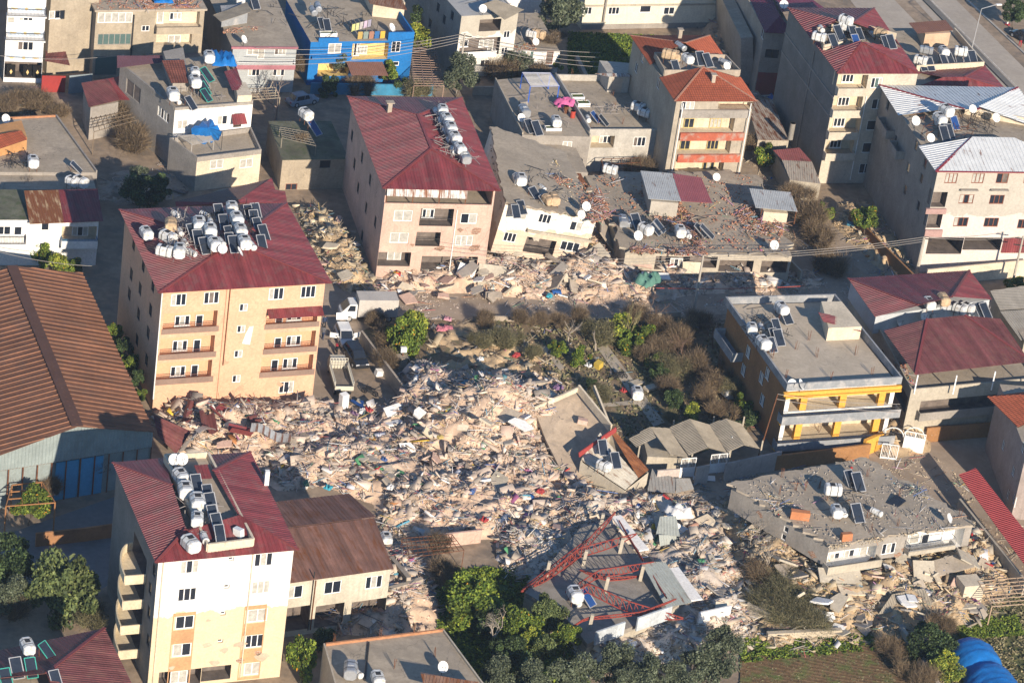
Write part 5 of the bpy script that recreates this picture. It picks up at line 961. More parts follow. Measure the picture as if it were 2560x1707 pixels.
for (x0, x1), (y0, y1), n, where in areas:
    for i in range(n):
        s = random.uniform(.7, 2.0)*(1.5 if random.random() < .25 else 1); X_, Y_ = random.uniform(x0, x1), random.uniform(y0, y1); k = random.randrange(6); fx, fy = (X_-x0)/(x1-x0), (Y_-y0)/(y1-y0)
        lab = ['', 'smallish ', 'large '][0 if 1.2 < s < 1.8 else 1 if s <= 1.2 else 2]+['grey', 'cream', 'pink', 'white', 'tan', 'dark grey'][k]+' slab piece, '+['far', 'near'][fy > .5]+' '+['left', 'middle', 'right'][min(2, int(fx*3))]+' of those '+where
        slabpiece(X_, Y_, (s, s*random.uniform(.5, .9), random.uniform(.1, .25)), SLM[k], lab, 'slab', 'concrete_slab', group='broken slabs '+where)
BEAMS = [(1165, 1025, 6.0, -.1, 1.8, 'long pale concrete beam lying on the dark side of the rubble heap'), (730, 1050, 4.5, -.9, 1.5, 'two-metre white beam leaning near the truck end of the rubble'), (1330, 960, 3.5, .5, 3, 'thin beam against the tilted slab'), (1000, 1420, 4.5, -1.1, 2.2, 'beam fallen beside the corner of the brown-roofed house'), (1015, 1460, 4, .8, 1.8, 'crossed beam beside the brown-roofed house'), (1395, 655, 4, -.8, 1.4, 'beam jutting out under the cream building')]
for x, y, L, a, z, lab in BEAMS:
    b = MB(); p = W(x, y, z); b.box((0, 0, 0), (L, .45, .35)); o = link('concrete_beam', b.mesh('concrete_beam', [CONC2])); o.location = p; o.rotation_euler = (0, random.uniform(-.12, .12), a); tag(o, lab, 'beam')
BENT = [(677, 1082, 1.2, 4.2, GALV, .1, 'upright grey corrugated sheet standing in the rubble before the peach block'), (560, 1040, 3, 2, MAROON, 1, 'crumpled maroon roofing sheet in front of the peach block'), (520, 1055, 2.6, 1.6, MAROOND, .4, 'bent maroon sheet beside the crumpled one'), (600, 1075, 2.4, 1.5, MAROON, 2, 'torn maroon sheet nearest the corrugated upright'), (480, 1035, 3, 1.6, MAROOND, 0, 'long maroon sheet near the warehouse corner'), (640, 1048, 1.8, 1.2, MAROOND, 2.6, 'small maroon scrap near the peach wall'), (545, 1030, 1.4, 1.2, WHITEF, .6, 'white sheet lying on the maroon scraps')]
for x, y, w_, l_, m_, a, lab in BENT:
    b = MB(); n = 6; pts = [(-l_/2+l_*i/n, .35*math.sin(i*1.1+a)) for i in range(n+1)]
    for i in range(n): (u0, h0), (u1, h1) = pts[i], pts[i+1]; b.quad((u0, -w_/2, h0), (u1, -w_/2, h1), (u1, w_/2, h1), (u0, w_/2, h0)); b.quad((u0, w_/2, h0-.03), (u1, w_/2, h1-.03), (u1, -w_/2, h1-.03), (u0, -w_/2, h0-.03))
    for k in range(len(b.f)): b.uv[k] = [(0, 0), (1, 0), (1, 1), (0, 1)]
    o = link('roofing_sheet', b.mesh('roofing_sheet', [m_])); o.location = W(x, y, zsurf(W(x, y))+.4); o.rotation_euler = (.3, .2, a); tag(o, lab, 'sheet')
for i, (x, y, z, sz, rot, m_, lab) in enumerate([(2100, 1440, 2.2, (4.5, 1.6, .15), (.5, .1, .3), CREAMR, 'grey balcony slab hanging below the left front of the collapsed grey block'), (2200, 1440, 1.9, (3.2, 2.0, .16), (-.4, .25, .4), PINKP, 'pink wall panel folded out under the collapsed grey block'), (2250, 1455, 1.6, (4.5, 1.2, .16), (.2, .1, .35), PINKP, 'long pink balcony front lying below the folded panel'), (2310, 1430, 2.0, (2.2, 2.4, .15), (.7, 0, .2), CREAMR, 'tan square panel leaning right of the pink panel'), (2380, 1410, 2.2, (4.0, 2.0, .16), (.25, -.2, .4), CONC2, 'grey floor slab drooping at the right front of the collapsed block'), (2150, 1475, 1.5, (4.6, 1.4, .14), (.15, .1, .35), CREAM, 'cream lintel strip lying along the crushed lower floor'), (2420, 1395, 2.6, (2.6, 1.8, .15), (.1, .5, .3), CREAMR, 'tilted slab at the right corner of the collapsed grey block'), (1975, 1430, 1.6, (3.2, 2.2, .2), (.4, .3, .9), CONC2, 'big grey slab under the left wall of the collapsed block'), (1960, 1400, 2.2, (2.4, 1.8, .2), (-.3, .4, .4), CREAMR, 'second slab under the left wall of the collapsed block'), (2230, 1490, 1.2, (5.5, .4, .4), (0, .1, .45), CONC2, 'long concrete beam before the corrugated cement roof'), (1230, 690, 1.3, (3.2, 2.6, .14), (.8, .1, .2), CREAMR, 'grey panel hanging between the pink and cream buildings'), (1165, 680, 1.6, (2.0, 1.6, .12), (.9, .3, 0), WHITEP, 'white panel crumpled at the foot of the pink block'), (1520, 590, 2.4, (3.4, 3.0, .2), (.2, .9, .2), CONC2, 'thick grey floor slab standing in the gap between the two collapsed roofs'), (1490, 640, 2.0, (2.6, 2.2, .2), (.5, -.6, .5), CREAMR, 'tan slab tumbled below the cream corner'), (1640, 690, 1.5, (3.4, 1.0, .15), (.3, .1, .4), WHITEP, 'white panel sliding from the long collapsed front'), (1730, 670, 1.8, (2.2, 1.4, .12), (.9, 0, .2), CREAM, 'cream wall piece leaning on the long collapsed front'), (1600, 650, 2.2, (3.0, 1.6, .15), (.7, .1, .1), PINKP, 'pink parapet piece hanging from the long collapsed roof edge')]):
    b = MB(); b.box((0, 0, 0), sz); o = link('broken_slab', b.mesh('broken_slab', [m_])); o.location = W(x, y, z); o.rotation_euler = rot; tag(o, lab, 'panel')
# fallen maroon roof triangle next to the warehouse
b = MB(); sheet(b, [W(440, 1135, 1.0), W(478, 1078, 2.6), W(383, 1035, 3.6), W(395, 1090, 2.0)][::1], .35, .05); solo(b, 'fallen_roof', MAROOND, 'fallen maroon ribbed roof triangle leaning beside the warehouse gable', 'roof sheet', W(430, 1090))
b = MB(); 
for i in range(8):
    t0, t1 = i/8, (i+1)/8; f_ = lambda t: W(452+80*t, 1128-60*math.sin(t*1.9), .6+3.2*math.sin(t*2.4)); a_, c_ = f_(t0), f_(t1); b.beam(a_, c_, .7, .08)
solo(b, 'curled_sheet', GALV, 'long curled pale metal strip arching over the rubble by the warehouse', 'sheet', W(480, 1110))
# wrecked walls and fences
def wallrun(pts, h, m, name, label, cat, t=.22, z0=0):
    b = MB(); P = [W(x, y, 0) for x, y in pts]
    for a_, c_ in zip(P, P[1:]): b.beam(a_+Vector((0, 0, z0+h/2)), c_+Vector((0, 0, z0+h/2)), t, h)
    return solo(b, name, m, label, cat, P[0])
wallrun([(900, 860), (1005, 1000)], 1.7, CONC2, 'garden_wall', 'straight grey wall between the parked cars and the rubble heap', 'wall', .25)
wallrun([(1005, 1000), (1012, 1042)], 1.5, PINKP, 'garden_wall', 'short pinkish wall end broken off at the rubble', 'wall', .25)
wallrun([(1180, 800), (1480, 808), (1700, 790)], .6, CONC2, 'garden_wall', 'low wall between the street and the overgrown garden', 'wall')
wallrun([(375, 1005), (530, 990), (535, 1000)], 1.9, mat('zinc_fence', (.30, .32, .34), rough=.6, streak=.4), 'sheet_fence', 'grey sheet metal fence across the foot of the peach block', 'fence', .08)
wallrun([(88, 1365), (135, 1360), (210, 1352), (292, 1340)], 1.5, mat('orange_wall', (.30, .15, .07), var=.25), 'boundary_wall', 'low orange-brown wall with railings at the yard entrance, lower left', 'wall')
wallrun([(1075, 1370), (1200, 1355)], 1.5, PINKP, 'garden_wall', 'pale pink garden wall under the rusty vine frame', 'wall')
wallrun([(1910, 1370), (1995, 1340)], .5, CREAMR, 'kerb_wall', 'low kerb wall', 'wall') if 0 else None
wallrun([(1935, 1175), (2170, 1145)], 1.8, ORANGE, 'boundary_wall', 'orange-brown street wall before the yellow balconies', 'wall')
wallrun([(2155, 1140), (2200, 1120)], 2.0, YEL, 'boundary_wall', 'bright yellow wall stub at the corner by the white arched gate', 'wall', .4)
wallrun([(2310, 1105), (2480, 1090)], 1.8, ORANGE, 'boundary_wall', 'low shaded wall with green fence in front of the twin-roofed building', 'wall')
wallrun([(2225, 1550), (2290, 1640), (2380, 1790)], .9, CREAMR, 'field_wall', 'low stone wall dividing the ploughed field from the meadow', 'wall', .4)
wallrun([(1915, 1600), (2100, 1590)], .9, mat('footing', (.45, .38, .28)), 'wall_footing', 'bare wall footing above the ploughed field', 'wall', .5)
wallrun([(1865, 1530), (1920, 1560)], 1.2, CREAMR, 'wall_stub', 'wall stub at the right of the truss slab', 'wall')
wallrun([(560, 205), (640, 215)], 1.6, CREAMR, 'garden_wall', 'garden wall below the rose-banded house', 'wall')
wallrun([(775, 235), (1080, 240)], 1.5, plaster('blue_wall_low', (.04, .2, .33)), 'garden_wall', 'blue garden wall in the shade below the blue house', 'wall')
wallrun([(1180, 238), (1260, 238)], 1.2, CREAMR, 'garden_wall', 'short wall behind the pink block chimney', 'wall')
wallrun([(1440, 155), (1510, 300)], .9, CONC2, 'garden_wall', 'low concrete wall beside the grassy lot at the top', 'wall', .5)
wallrun([(2120, 560), (2300, 740)], 1.7, ORANGE, 'boundary_wall', 'shaded orange-brown wall along the side street by the white-roofed block', 'wall')
wallrun([(2310, 715), (2560, 690)], 2.2, CREAM, 'boundary_wall', 'tan street wall with shutters in front of the white-roofed block', 'wall')
wallrun([(1990, 640), (1900, 470)], 1.0, CREAMR, 'boundary_wall', 'wall slumped along the right side of the long collapsed roof', 'wall', .6) if 0 else None
wallrun([(1940, 640), (2000, 700)], 1.2, CREAMR, 'garden_wall', 'broken wall beyond the corner of the long collapsed roof', 'wall')
b = MB(); b.beam(W(104, 210, 1.1), W(163, 211, 1.1), .08, 2.2); solo(b, 'sheet_gate', mat('red_gate_sheet', (.30, .035, .03), rough=.6, var=.1), 'bright red sheet metal gate beside the white and blue house', 'gate', W(130, 210))
b = MB(); b.beam(W(172, 212, 1.2), W(230, 207, 1.2), .08, 2.4); solo(b, 'sheet_gate', mat('grey_gate_sheet', (.22, .26, .28), rough=.6), 'grey sheet metal gate, partly in shade, right of the red gate', 'gate', W(200, 210))
b = MB(); sheet(b, [W(113, 153, 2.8), W(175, 164, 2.8), W(141, 57, 3.3), W(117, 52, 3.3)], .3); rr = solo(b, 'lean_to_roof', MAROOND, 'long narrow faded red lean-to roof along the white and blue house', 'roof', W(140, 120))
# sheds on the long collapsed roof
Z = 5.9
root = thing('roof_shed', 'half grey, half red sheet-roofed hut with collapsed brick walls on the long roof', 'hut', W(1690, 480, 3.65))
roof(root, [[(1621, 497, Z), (1703, 503, Z), (1681, 434, Z+.3), (1601, 427, Z+.3)]], mat('zinc_roof', (.44, .45, .44), rough=.6, rust=.15), sp=.22); roof(root, [[(1703, 503, Z), (1781, 508, Z), (1753, 444, Z+.3), (1681, 434, Z+.3)]], mat('rose_sheet', (.33, .10, .11), rough=.6), sp=.22)
q = [W(x, y, 3.65) for x, y in [(1622, 540), (1690, 545), (1672, 480), (1605, 475)]]; b = MB(); b.prism([(p.x, p.y) for p in q], 3.65, 5.6); b.build('brick_wall', mat('brick_wall', (.42, .21, .12), brick=(.4, .36, .3)), root)
b = MB(); b.beam(W(1765, 545, 3.65), W(1765, 545, 5.9), .08); b.build('post', RUSTM, root)
root = thing('roof_shed', 'open shed with grey corrugated roof at the right end of the long roof', 'hut', W(1930, 500, 3.65))
roof(root, [[(1889, 519, Z-.2), (1994, 529, Z-.2), (1977, 481, Z+.1), (1873, 471, Z+.1)]], mat('zinc_roof', (.44, .45, .44)), sp=.22)
for x, y in [(1900, 550), (1985, 560)]: b = MB(); p = W(x, y, 3.65); b.beam(p, p+Vector((0, 0, 2.1)), .1); b.build('post', RUSTM, root)
q = [W(x, y, 3.65) for x, y in [(1905, 555), (1965, 560), (1955, 530), (1897, 525)]]; b = MB(); b.prism([(p.x, p.y) for p in q], 3.65, 5.0); b.build('wall', CREAM, root)
b = MB(); sheet(b, [W(1412, 463, 5.2), W(1470, 468, 5.2), W(1452, 434, 5.6), W(1389, 430, 5.6)], .3); solo(b, 'lean_to_roof', mat('rust_orange', (.30, .12, .05)), 'rust-orange sheet roof patch between the cream and long collapsed roofs', 'roof', W(1430, 450, 5))
# collapsed hut by the corrugated stalls, corrugated sheets lower right
b = MB(); sheet(b, [W(1618, 1228, .9), W(1688, 1232, .9), W(1690, 1195, 1.5), W(1630, 1172, 1.7)], .35); sheet(b, [W(1690, 1232, .8), W(1735, 1222, .8), W(1725, 1195, 1.4), W(1690, 1195, 1.5)], .35); solo(b, 'collapsed_shed', mat('grey_sheet_shed', (.26, .25, .23), rust=.2), 'flattened shed of grey ribbed sheets before the white gates', 'shed', W(1660, 1215))
b = MB(); sheet(b, [W(2195, 1535, 1.2), W(2335, 1510, 1.2), W(2310, 1470, 2.2), W(2230, 1485, 2.2)], .28, .07, ribw=.45); solo(b, 'corrugated_roof', FIBRE, 'tan corrugated cement roof under the rubble of the grey block', 'roof', W(2260, 1500))
b = MB(); sheet(b, [W(1640, 1335, 1.6), W(1700, 1340, 1.6), W(1690, 1290, 2.6), W(1650, 1290, 2.6)], .3); sheet(b, [W(1650, 1365, .8), W(1720, 1350, .8), W(1700, 1338, 1.6), W(1640, 1335, 1.6)], .3); solo(b, 'bent_roof', mat('grey_green_sheet', (.33, .35, .32)), 'buckled grey-green sheet roof above the truss slab', 'roof', W(1670, 1320))
b = MB(); sheet(b, [W(2010, 1600-60, .9), W(2060, 1535, .9), W(2048, 1512, 1.4), W(2000, 1515, 1.4)], .3); solo(b, 'lean_to_roof', RUSTSHEET, 'small rusty shed sheet at the foot of the grey collapsed block', 'roof', W(2030, 1530))
b = MB(); c0 = W(2415, 1500, 0); b.box(c0+Vector((0, 0, 1.2)), (2.2, 2.0, 2.4), .4); solo(b, 'hut', CREAM, 'small cream hut at the left end of the pipe pergola', 'hut', c0)
for x, y, lab in [(1905, 395, 'maroon and grey patched shed roof beside the tall grey block, upper'), ]: pass
root = thing('shed', 'low shed with patchy pink and grey sheet roof at the foot of the tall block', 'shed', W(1990, 420)); roof(root, [[(1975, 450, 2.6), (2052, 460, 2.6), (2030, 405, 3.0), (1955, 400, 3.0)]], mat('patchy_pale_sheet', (.38, .33, .27), rust=.25), sp=.28); roof(root, [[(1955, 400, 3.0), (2030, 405, 3.0), (1998, 370, 3.2), (1933, 376, 3.2)]], mat('patchy_red_sheet', (.28, .09, .085), rust=.1), sp=.28)
q = [W(x, y, 2.5) for x, y in [(1975, 450), (2052, 460), (1998, 372), (1935, 378)]]; b = MB(); b.prism([(p.x, p.y) for p in q], 0, 2.5); b.build('wall', CREAMR, root)
root = thing('shed', 'long low shed with rust-striped sheet roof right of the tiled block', 'shed', W(1910, 290)); roof(root, [[(1895, 350, 2.8), (1972, 352, 2.8), (1930, 250, 3.2), (1865, 250, 3.2)]], mat('rust_striped_sheet', (.36, .30, .24), rust=.5), sp=.28)
q = [W(x, y, 2.7) for x, y in [(1895, 350), (1972, 352), (1930, 250), (1865, 250)]]; b = MB(); b.prism([(p.x, p.y) for p in q], 0, 2.7); b.build('wall', CREAMR, root)
# small building on the terrace beside the road
root = thing('roof_shed', 'small orange hut with brown sheet roof on the terrace by the road', 'hut', W(2320, 115, 8.5)); q = [W(x, y, 8.6) for x, y in [(2307, 118), (2370, 114), (2352, 85), (2292, 88)]]; b = MB(); b.prism([(p.x, p.y) for p in q], 8.55, 10.4); b.build('wall', mat('orange_pale', (.52, .36, .24), var=.2), root); b = MB(); sheet(b, [W(2293, 84, 10.5), W(2384, 76, 10.5), W(2364, 51, 10.9), W(2272, 58, 10.9)], .3); b.build('roof', mat('brown_sheet2', (.16, .08, .06)), root)
# pergola frames
def grid(name, label, q, z, nx, ny, m, th=.05, legs=True, cat='pergola'):
    P = [W(x, y, z) for x, y in q]; b = MB()
    L = lambda u, v: P[0].lerp(P[1], u).lerp(P[3].lerp(P[2], u), v)
    for i in range(nx+1): b.beam(L(i/nx, 0), L(i/nx, 1), th)
    for j in range(ny+1): b.beam(L(0, j/ny), L(1, j/ny), th)
    r = thing(name, label, cat, (P[0].x, P[0].y, 0)); b.build('frame', m, r)
    if legs:
        for i in legs if isinstance(legs, tuple) else range(4): c = MB(); zb = legs[-1] if isinstance(legs, tuple) and isinstance(legs[-1], float) else 0; c.beam(Vector((P[int(i)].x, P[int(i)].y, zb)), P[int(i)], th*1.4) if not isinstance(i, float) else None; c.build('leg', m, r)
    return r
BLUEP = mat('blue_tube', (.03, .10, .42), bump=0)
r = grid('pergola', 'blue steel pergola with pale slats over the flat roof terrace', [(1326, 216), (1398, 215), (1376, 183), (1306, 182)], 7.2, 2, 1, BLUEP, .1, legs=(0, 1, 2, 3, 5.0)); b = MB(); P = [W(*p, 7.28) for p in [(1326, 216), (1398, 215), (1376, 183), (1306, 182)]]
for j in range(12): b.beam(P[0].lerp(P[3], j/11), P[1].lerp(P[2], j/11), .06)
b.build('slats', mat('pale_slat', (.5, .5, .5)), r)
grid('pergola', 'rusty vine pergola right of the blue house', [(1035, 215), (1110, 215), (1090, 125), (1028, 120)], 2.6, 3, 16, mat('pale_rust', (.30, .2, .15)), .07)
grid('pergola', 'pale pipe pergola at the right edge below the grey collapsed block', [(2480, 1515), (2620, 1505), (2590, 1440), (2445, 1452)], 2.4, 3, 7, mat('pipe_tan', (.42, .30, .2)), .07)
grid('pergola', 'rusty grid pergola over the pale pink garden wall', [(1010, 1395), (1160, 1375), (1130, 1335), (1005, 1345)], 2.3, 12, 5, RUSTM, .05)
grid('pergola', 'overgrown stick frame at the corner below the maroon shed roof', [(235, 330), (345, 300), (300, 255), (225, 268)], 3.0, 8, 6, mat('old_wood', (.20, .15, .10)), .06)
grid('pergola', 'dry vine frame on the terrace of the small shaded house', [(705, 345), (790, 365), (770, 330), (700, 318)], 5.2, 7, 5, mat('grey_wood', (.25, .22, .17)), .06, legs=(0, 1, 2, 3, 3.9))
grid('pergola', 'rusty pipe frame over the shrubs by the warehouse', [(15, 1265), (138, 1256), (105, 1205), (30, 1212)], 3.2, 3, 3, mat('orange_rust', (.32, .15, .06)), .09)
grid('pergola', 'thin steel frame over the garden before the pale grey parapet house', [(1510, 455), (1605, 440), (1600, 395), (1505, 398)], 2.6, 4, 4, RUSTM, .06)
grid('pergola', 'row of bare steel poles over the tarpaulin terrace', [(480, 362), (535, 352), (525, 335), (445, 340)], 5.2, 2, 9, mat('pole_steel', (.35, .33, .3)), .06, legs=(0, 1, 2, 3, 4.0))
grid('pergola', 'slatted frame beside the porch of the tarpaulin house', [(632, 250), (700, 245), (690, 220), (620, 222)], 3.0, 6, 4, mat('pale_slat2', (.4, .34, .25)), .06)
# ================================================================ roof equipment
TANKM = mat('tank_white', (.62, .63, .62), rough=.45, var=.12, scale=2, bump=.05, spec=.4, stain=(.42, .37, .3))
TANKG = mat('tank_steel', (.40, .41, .42), rough=.35, var=.2, scale=2, metal=.4, bump=.05)
TANKR = mat('tank_rusty', (.50, .36, .22), rough=.8, var=.4, scale=2, rust=.3)
COLL = mat('collector_glass', (.025, .032, .045), rough=.18, var=.3, bump=0, spec=.7); COLLF = mat('collector_frame', (.5, .5, .5), rough=.4, metal=.4, bump=0); COLLB = mat('collector_blue', (.02, .06, .20), rough=.2, bump=0, spec=.6)
GREENF = mat('green_frame', (.05, .35, .28), bump=0); BLUEPRINT = mat('blue_print', (.03, .10, .35), bump=0); GREENPRINT = mat('green_print', (.05, .30, .18), bump=0)
DISHM = mat('dish_white', (.72, .71, .68), rough=.5, var=.12, scale=4, bump=0); BLACK = mat('black_rubber', (.015, .015, .016), rough=.6, bump=0)
def octo(w, h, c=.22): return [(-w/2+w*c, 0), (w/2-w*c, 0), (w/2, h*c), (w/2, h-h*c), (w/2-w*c, h), (-w/2+w*c, h), (-w/2, h-h*c), (-w/2, h*c)]
def tank_proto(m, L=1.65, w_=1.2, h=1.1, label=''):
    r = thing('water_tank', 'x', 'water tank'); b = MB(); pr = octo(w_, h); n = 8
    ys = [-L/2, -L/2+.12, L/2-.12, L/2]; sc = [.9, 1, 1, .9]; vs = []
    for y, s in zip(ys, sc): vs += [(x*s, y, h/2+(z-h/2)*s) for x, z in pr]
    fs = [(k*n+i, k*n+(i+1) % n, (k+1)*n+(i+1) % n, (k+1)*n+i) for k in range(3) for i in range(n)]; fs = [f[::-1] for f in fs]
    b.add(vs, fs+[tuple(range(n)), tuple(range(4*n-1, 3*n-1, -1))]); b.build('shell', m, r, (0, 0, 0))
    b = MB(); b.box((0, .1, h+.02), (.5, .42, .05)); b.build('lid', DARKM if m is TANKM else m, r, (0, 0, 0))
    for y in (-L*.22, L*.22):
        b = MB(); pr2 = octo(w_+.05, h+.05); vs = [(x, y-.03, z-.025) for x, z in pr2]+[(x, y+.03, z-.025) for x, z in pr2]; b.add(vs, [(i, i+8, (i+1) % 8+8, (i+1) % 8) for i in range(8)]); b.build('strap', DARKM, r, (0, 0, 0))
    return r
def cyl_proto(m, L=1.3, r_=.32):
    r = thing('hot_water_cylinder', 'x', 'water cylinder'); b = MB(); b.tube((0, -L/2+.08, r_), (0, L/2-.08, r_), r_, 12); b.tube((0, -L/2, r_), (0, -L/2+.08, r_), r_*.7, 12, r_); b.tube((0, L/2-.08, r_), (0, L/2, r_), r_, 12, r_*.7); b.build('shell', m, r, (0, 0, 0))
    for y in (-L*.3, L*.3): b = MB(); b.tube((0, y-.02, r_), (0, y+.02, r_), r_+.02, 12); b.build('strap', DARKM, r, (0, 0, 0))
    return r
def coll_proto(gm, fm):
    r = thing('solar_collector', 'x', 'solar panel'); t = math.radians(38); c, s = math.cos(t), math.sin(t); w_, L = 1.0, 1.9
    P = lambda u, v, o=0: Vector((u, v*c-o*s-L*c/2, v*s+o*c+.15))
    b = MB(); b.quad(P(-w_/2+.05, .05, .012), P(w_/2-.05, .05, .012), P(w_/2-.05, L-.05, .012), P(-w_/2+.05, L-.05, .012)); b.build('glass', gm, r, (0, 0, 0))
    b = MB(); b.obox(P(-w_/2, 0, -.09), (w_, 0, 0), P(0, L)-P(0, 0), P(0, 0, .09)-P(0, 0)); 
    for a_, c_ in ((P(-w_/2, 0), P(-w_/2, L)), (P(w_/2, 0), P(w_/2, L)), (P(-w_/2, 0), P(w_/2, 0)), (P(-w_/2, L), P(w_/2, L))): b.beam(a_, c_, .06, .06)
    b.build('frame', fm, r, (0, 0, 0))
    for x in (-.4, .4): b = MB(); b.beam(P(x, L*.9, -.1), (x, P(0, L*.9).y, 0), .045); b.beam(P(x, L*.9, -.1), P(x, .1, -.12), .045); b.build('leg', RUSTM, r, (0, 0, 0))
    return r
def dish_proto():
    r = thing('satellite_dish', 'x', 'dish'); b = MB(); n = 16; R_ = .55; el = math.radians(35); ax = Vector((0, -math.cos(el), math.sin(el))); X = Vector((1, 0, 0)); Y = ax.cross(X); C0 = Vector((0, 0, 1.0)); vs = [C0-ax*.14]
    for k, q in ((1, .5), (2, 1.0)):
        for i in range(n): a = 2*math.pi*i/n; vs.append(C0+(X*math.cos(a)+Y*math.sin(a))*R_*q-ax*.14*(1-q*q))
    b.add(vs, [(0, 1+i, 1+(i+1) % n) for i in range(n)]+[(1+i, 1+n+i, 1+n+(i+1) % n, 1+(i+1) % n) for i in range(n)]); b.build('reflector', DISHM, r, (0, 0, 0), smooth=True)
    b = MB(); b.tube((0, .08, 0), (0, .08, .95), .035, 6); b.build('mast', DARKM, r, (0, 0, 0)); b = MB(); b.tube(C0-Y*R_*.9, C0+ax*.5, .02, 4); b.tube(C0+ax*.48, C0+ax*.6, .045, 6); b.build('arm', DARKM, r, (0, 0, 0)); return r
PRO = {'t': tank_proto(TANKM), 'r': tank_proto(TANKR), 'g': tank_proto(TANKG, 1.9, 1.1, 1.0), 'c': cyl_proto(TANKM), 'C': cyl_proto(TANKG, 1.8, .42), 's': coll_proto(COLL, COLLF), 'b': coll_proto(COLLB, COLLF), 'n': coll_proto(COLL, GREENF), 'd': dish_proto()}
USED = set()
NM = {'t': 'white water tank', 'r': 'rust-stained white water tank', 'g': 'grey steel water tank', 'c': 'small round hot water cylinder', 'C': 'long grey steel cylinder', 's': 'dark solar collector', 'b': 'blue solar collector', 'n': 'green-framed solar collector', 'd': 'white satellite dish'}
ORD = ['nearest', 'second nearest', 'third nearest', 'fourth nearest', 'fifth nearest', 'sixth nearest', 'seventh nearest', 'eighth nearest', 'ninth nearest', 'tenth nearest', 'eleventh nearest', 'twelfth nearest', 'thirteenth nearest', 'fourteenth nearest', 'fifteenth nearest']
def kit(place, z, items, yaw=18):
    """items: (kind, px, py, z override or None, yaw override or None)"""
    by = {}
    for it in items: by.setdefault(it[0], []).append(it)
    for k, its in by.items():
        its = sorted(its, key=lambda i: -i[2])
        for j, it in enumerate(its):
            zz = z if len(it) < 4 or it[3] is None else it[3]; ya = (yaw if k not in 'sbnd' else 30) if len(it) < 5 or it[4] is None else it[4]
            off = {'t': .55, 'r': .55, 'g': .5, 'c': .3, 'C': .4, 's': .7, 'b': .7, 'n': .7, 'd': 1.0}[k]; stand = .0 if k in 'sbnd' else (.5 if k in 'tr' and len(it) < 6 else 0)
            p = W(it[1], it[2], zz+off+stand); p.z = zz+stand
            lab = (NM[k] if len(its) == 1 else NM[k]+', '+ORD[min(j, 14)]+' of those')+' '+place
            if k not in USED: o = PRO[k]; USED.add(k); o.location = p; o.rotation_euler = (0, 0, math.radians(ya)); o['label'] = lab; o['group'] = NM[k]+'s on the roofs'
            else: o = copytree(PRO[k], p, math.radians(ya+random.uniform(-7, 7)), lab, group=NM[k]+'s on the roofs'); sc_ = random.uniform(.88, 1.1); o.scale = (sc_, sc_*random.uniform(.92, 1.08), sc_)
            if k in 'trgcC' and stand and len(it) < 6:
                b = MB()
                for dx, dy in ((-.4, -.5), (.4, -.5), (-.4, .5), (.4, .5)): b.beam((dx, dy, -stand), (dx, dy, 0), .05)
                for dy in (-.5, .5): b.beam((-.45, dy, 0), (.45, dy, 0), .05)
                s = link('stand', b.mesh('stand', RUSTM), o)
kit('on the peach block roof', 15.0, [('t', 366, 582, 14.6, 30, 1), ('t', 421, 592, 15.0, 55, 1), ('t', 412, 627, 15.0, 80, 1), ('t', 449, 627, 15.2, 5, 1), ('r', 427, 562, 14.9, 10), ('t', 498, 561, 15.4), ('t', 526, 577, 15.6), ('t', 537, 610, 15.6), ('t', 580, 520, 15.2), ('t', 592, 548, 15.6), ('t', 602, 577, 15.7), ('t', 612, 606, 15.7),
    ('c', 440, 536, 15, 40), ('c', 512, 537, 15, 50), ('c', 526, 556, 15.5, 10), ('c', 450, 581, 15.2, 30), ('c', 462, 606, 15.2, 20), ('c', 478, 632, 15.2, 60), ('c', 553, 606, 15.7, 30), ('c', 630, 615, 15.7, 30),
    ('s', 483, 582, 15.2), ('s', 497, 600, 15.2), ('s', 512, 615, 15.4), ('s', 548, 530, 15.0), ('s', 560, 556, 15.3), ('s', 574, 582, 15.6), ('s', 585, 612, 15.6), ('s', 622, 530, 14.9), ('s', 636, 545, 14.9), ('s', 645, 562, 15), ('s', 660, 582, 15), ('s', 655, 606, 15.1), ('s', 492, 560, 15), ('s', 640, 528, 14.8), ('s', 575, 600, 15.6),
    ('d', 557, 620, 15.9, 10), ('d', 601, 628, 15.9, 100)])
kit('on the pink block roof', 12.9, [('t', 1107, 276, 12.8), ('t', 1118, 298, 12.8), ('t', 1128, 321), ('t', 1138, 344), ('t', 1151, 370), ('g', 1163, 393), ('c', 1092, 281, 12.9, 20), ('c', 1102, 304, 12.9, 20), ('c', 1113, 327, 12.9, 20), ('c', 1122, 349, 12.9, 20), ('c', 1134, 376, 12.9, 20)])
kit('on the tall grey block roof', 15.4, [('t', 2115, 50, 16.0, 60), ('t', 2114, 66, 15.2, 80), ('t', 2048, 92, 15.3, 70), ('c', 2053, 74, 15.3), ('r', 2202, 84, 15.2, 50), ('c', 2180, 84, 15.2), ('s', 2084, 104), ('s', 2098, 84), ('s', 2134, 82), ('s', 2150, 84), ('s', 2215, 106, 15.6), ('s', 2228, 106, 15.6), ('b', 2141, 104), ('d', 1960, 12, 10.3, 0)])
kit('on the roadside tank terrace', 8.6, [('g', 2316, 125, 9.6, 85), ('t', 2360, 128, 9.0, 20), ('t', 2402, 129, 9.2, 85), ('t', 2302, 151, 8.6, 70), ('s', 2362, 153), ('s', 2376, 151), ('s', 2398, 149), ('s', 2416, 147), ('s', 2432, 146), ('s', 2307, 163), ('s', 2325, 162)])
kit('on the white-roofed block terrace', 13.5, [('t', 2366, 277, 14.2, 30), ('t', 2350, 297, 13.8, 30), ('c', 2346, 312, 13.5), ('b', 2388, 308), ('s', 2374, 330), ('s', 2362, 336), ('d', 2290, 304), ('d', 2328, 344), ('d', 2491, 295), ('d', 2433, 271, 14.4)])
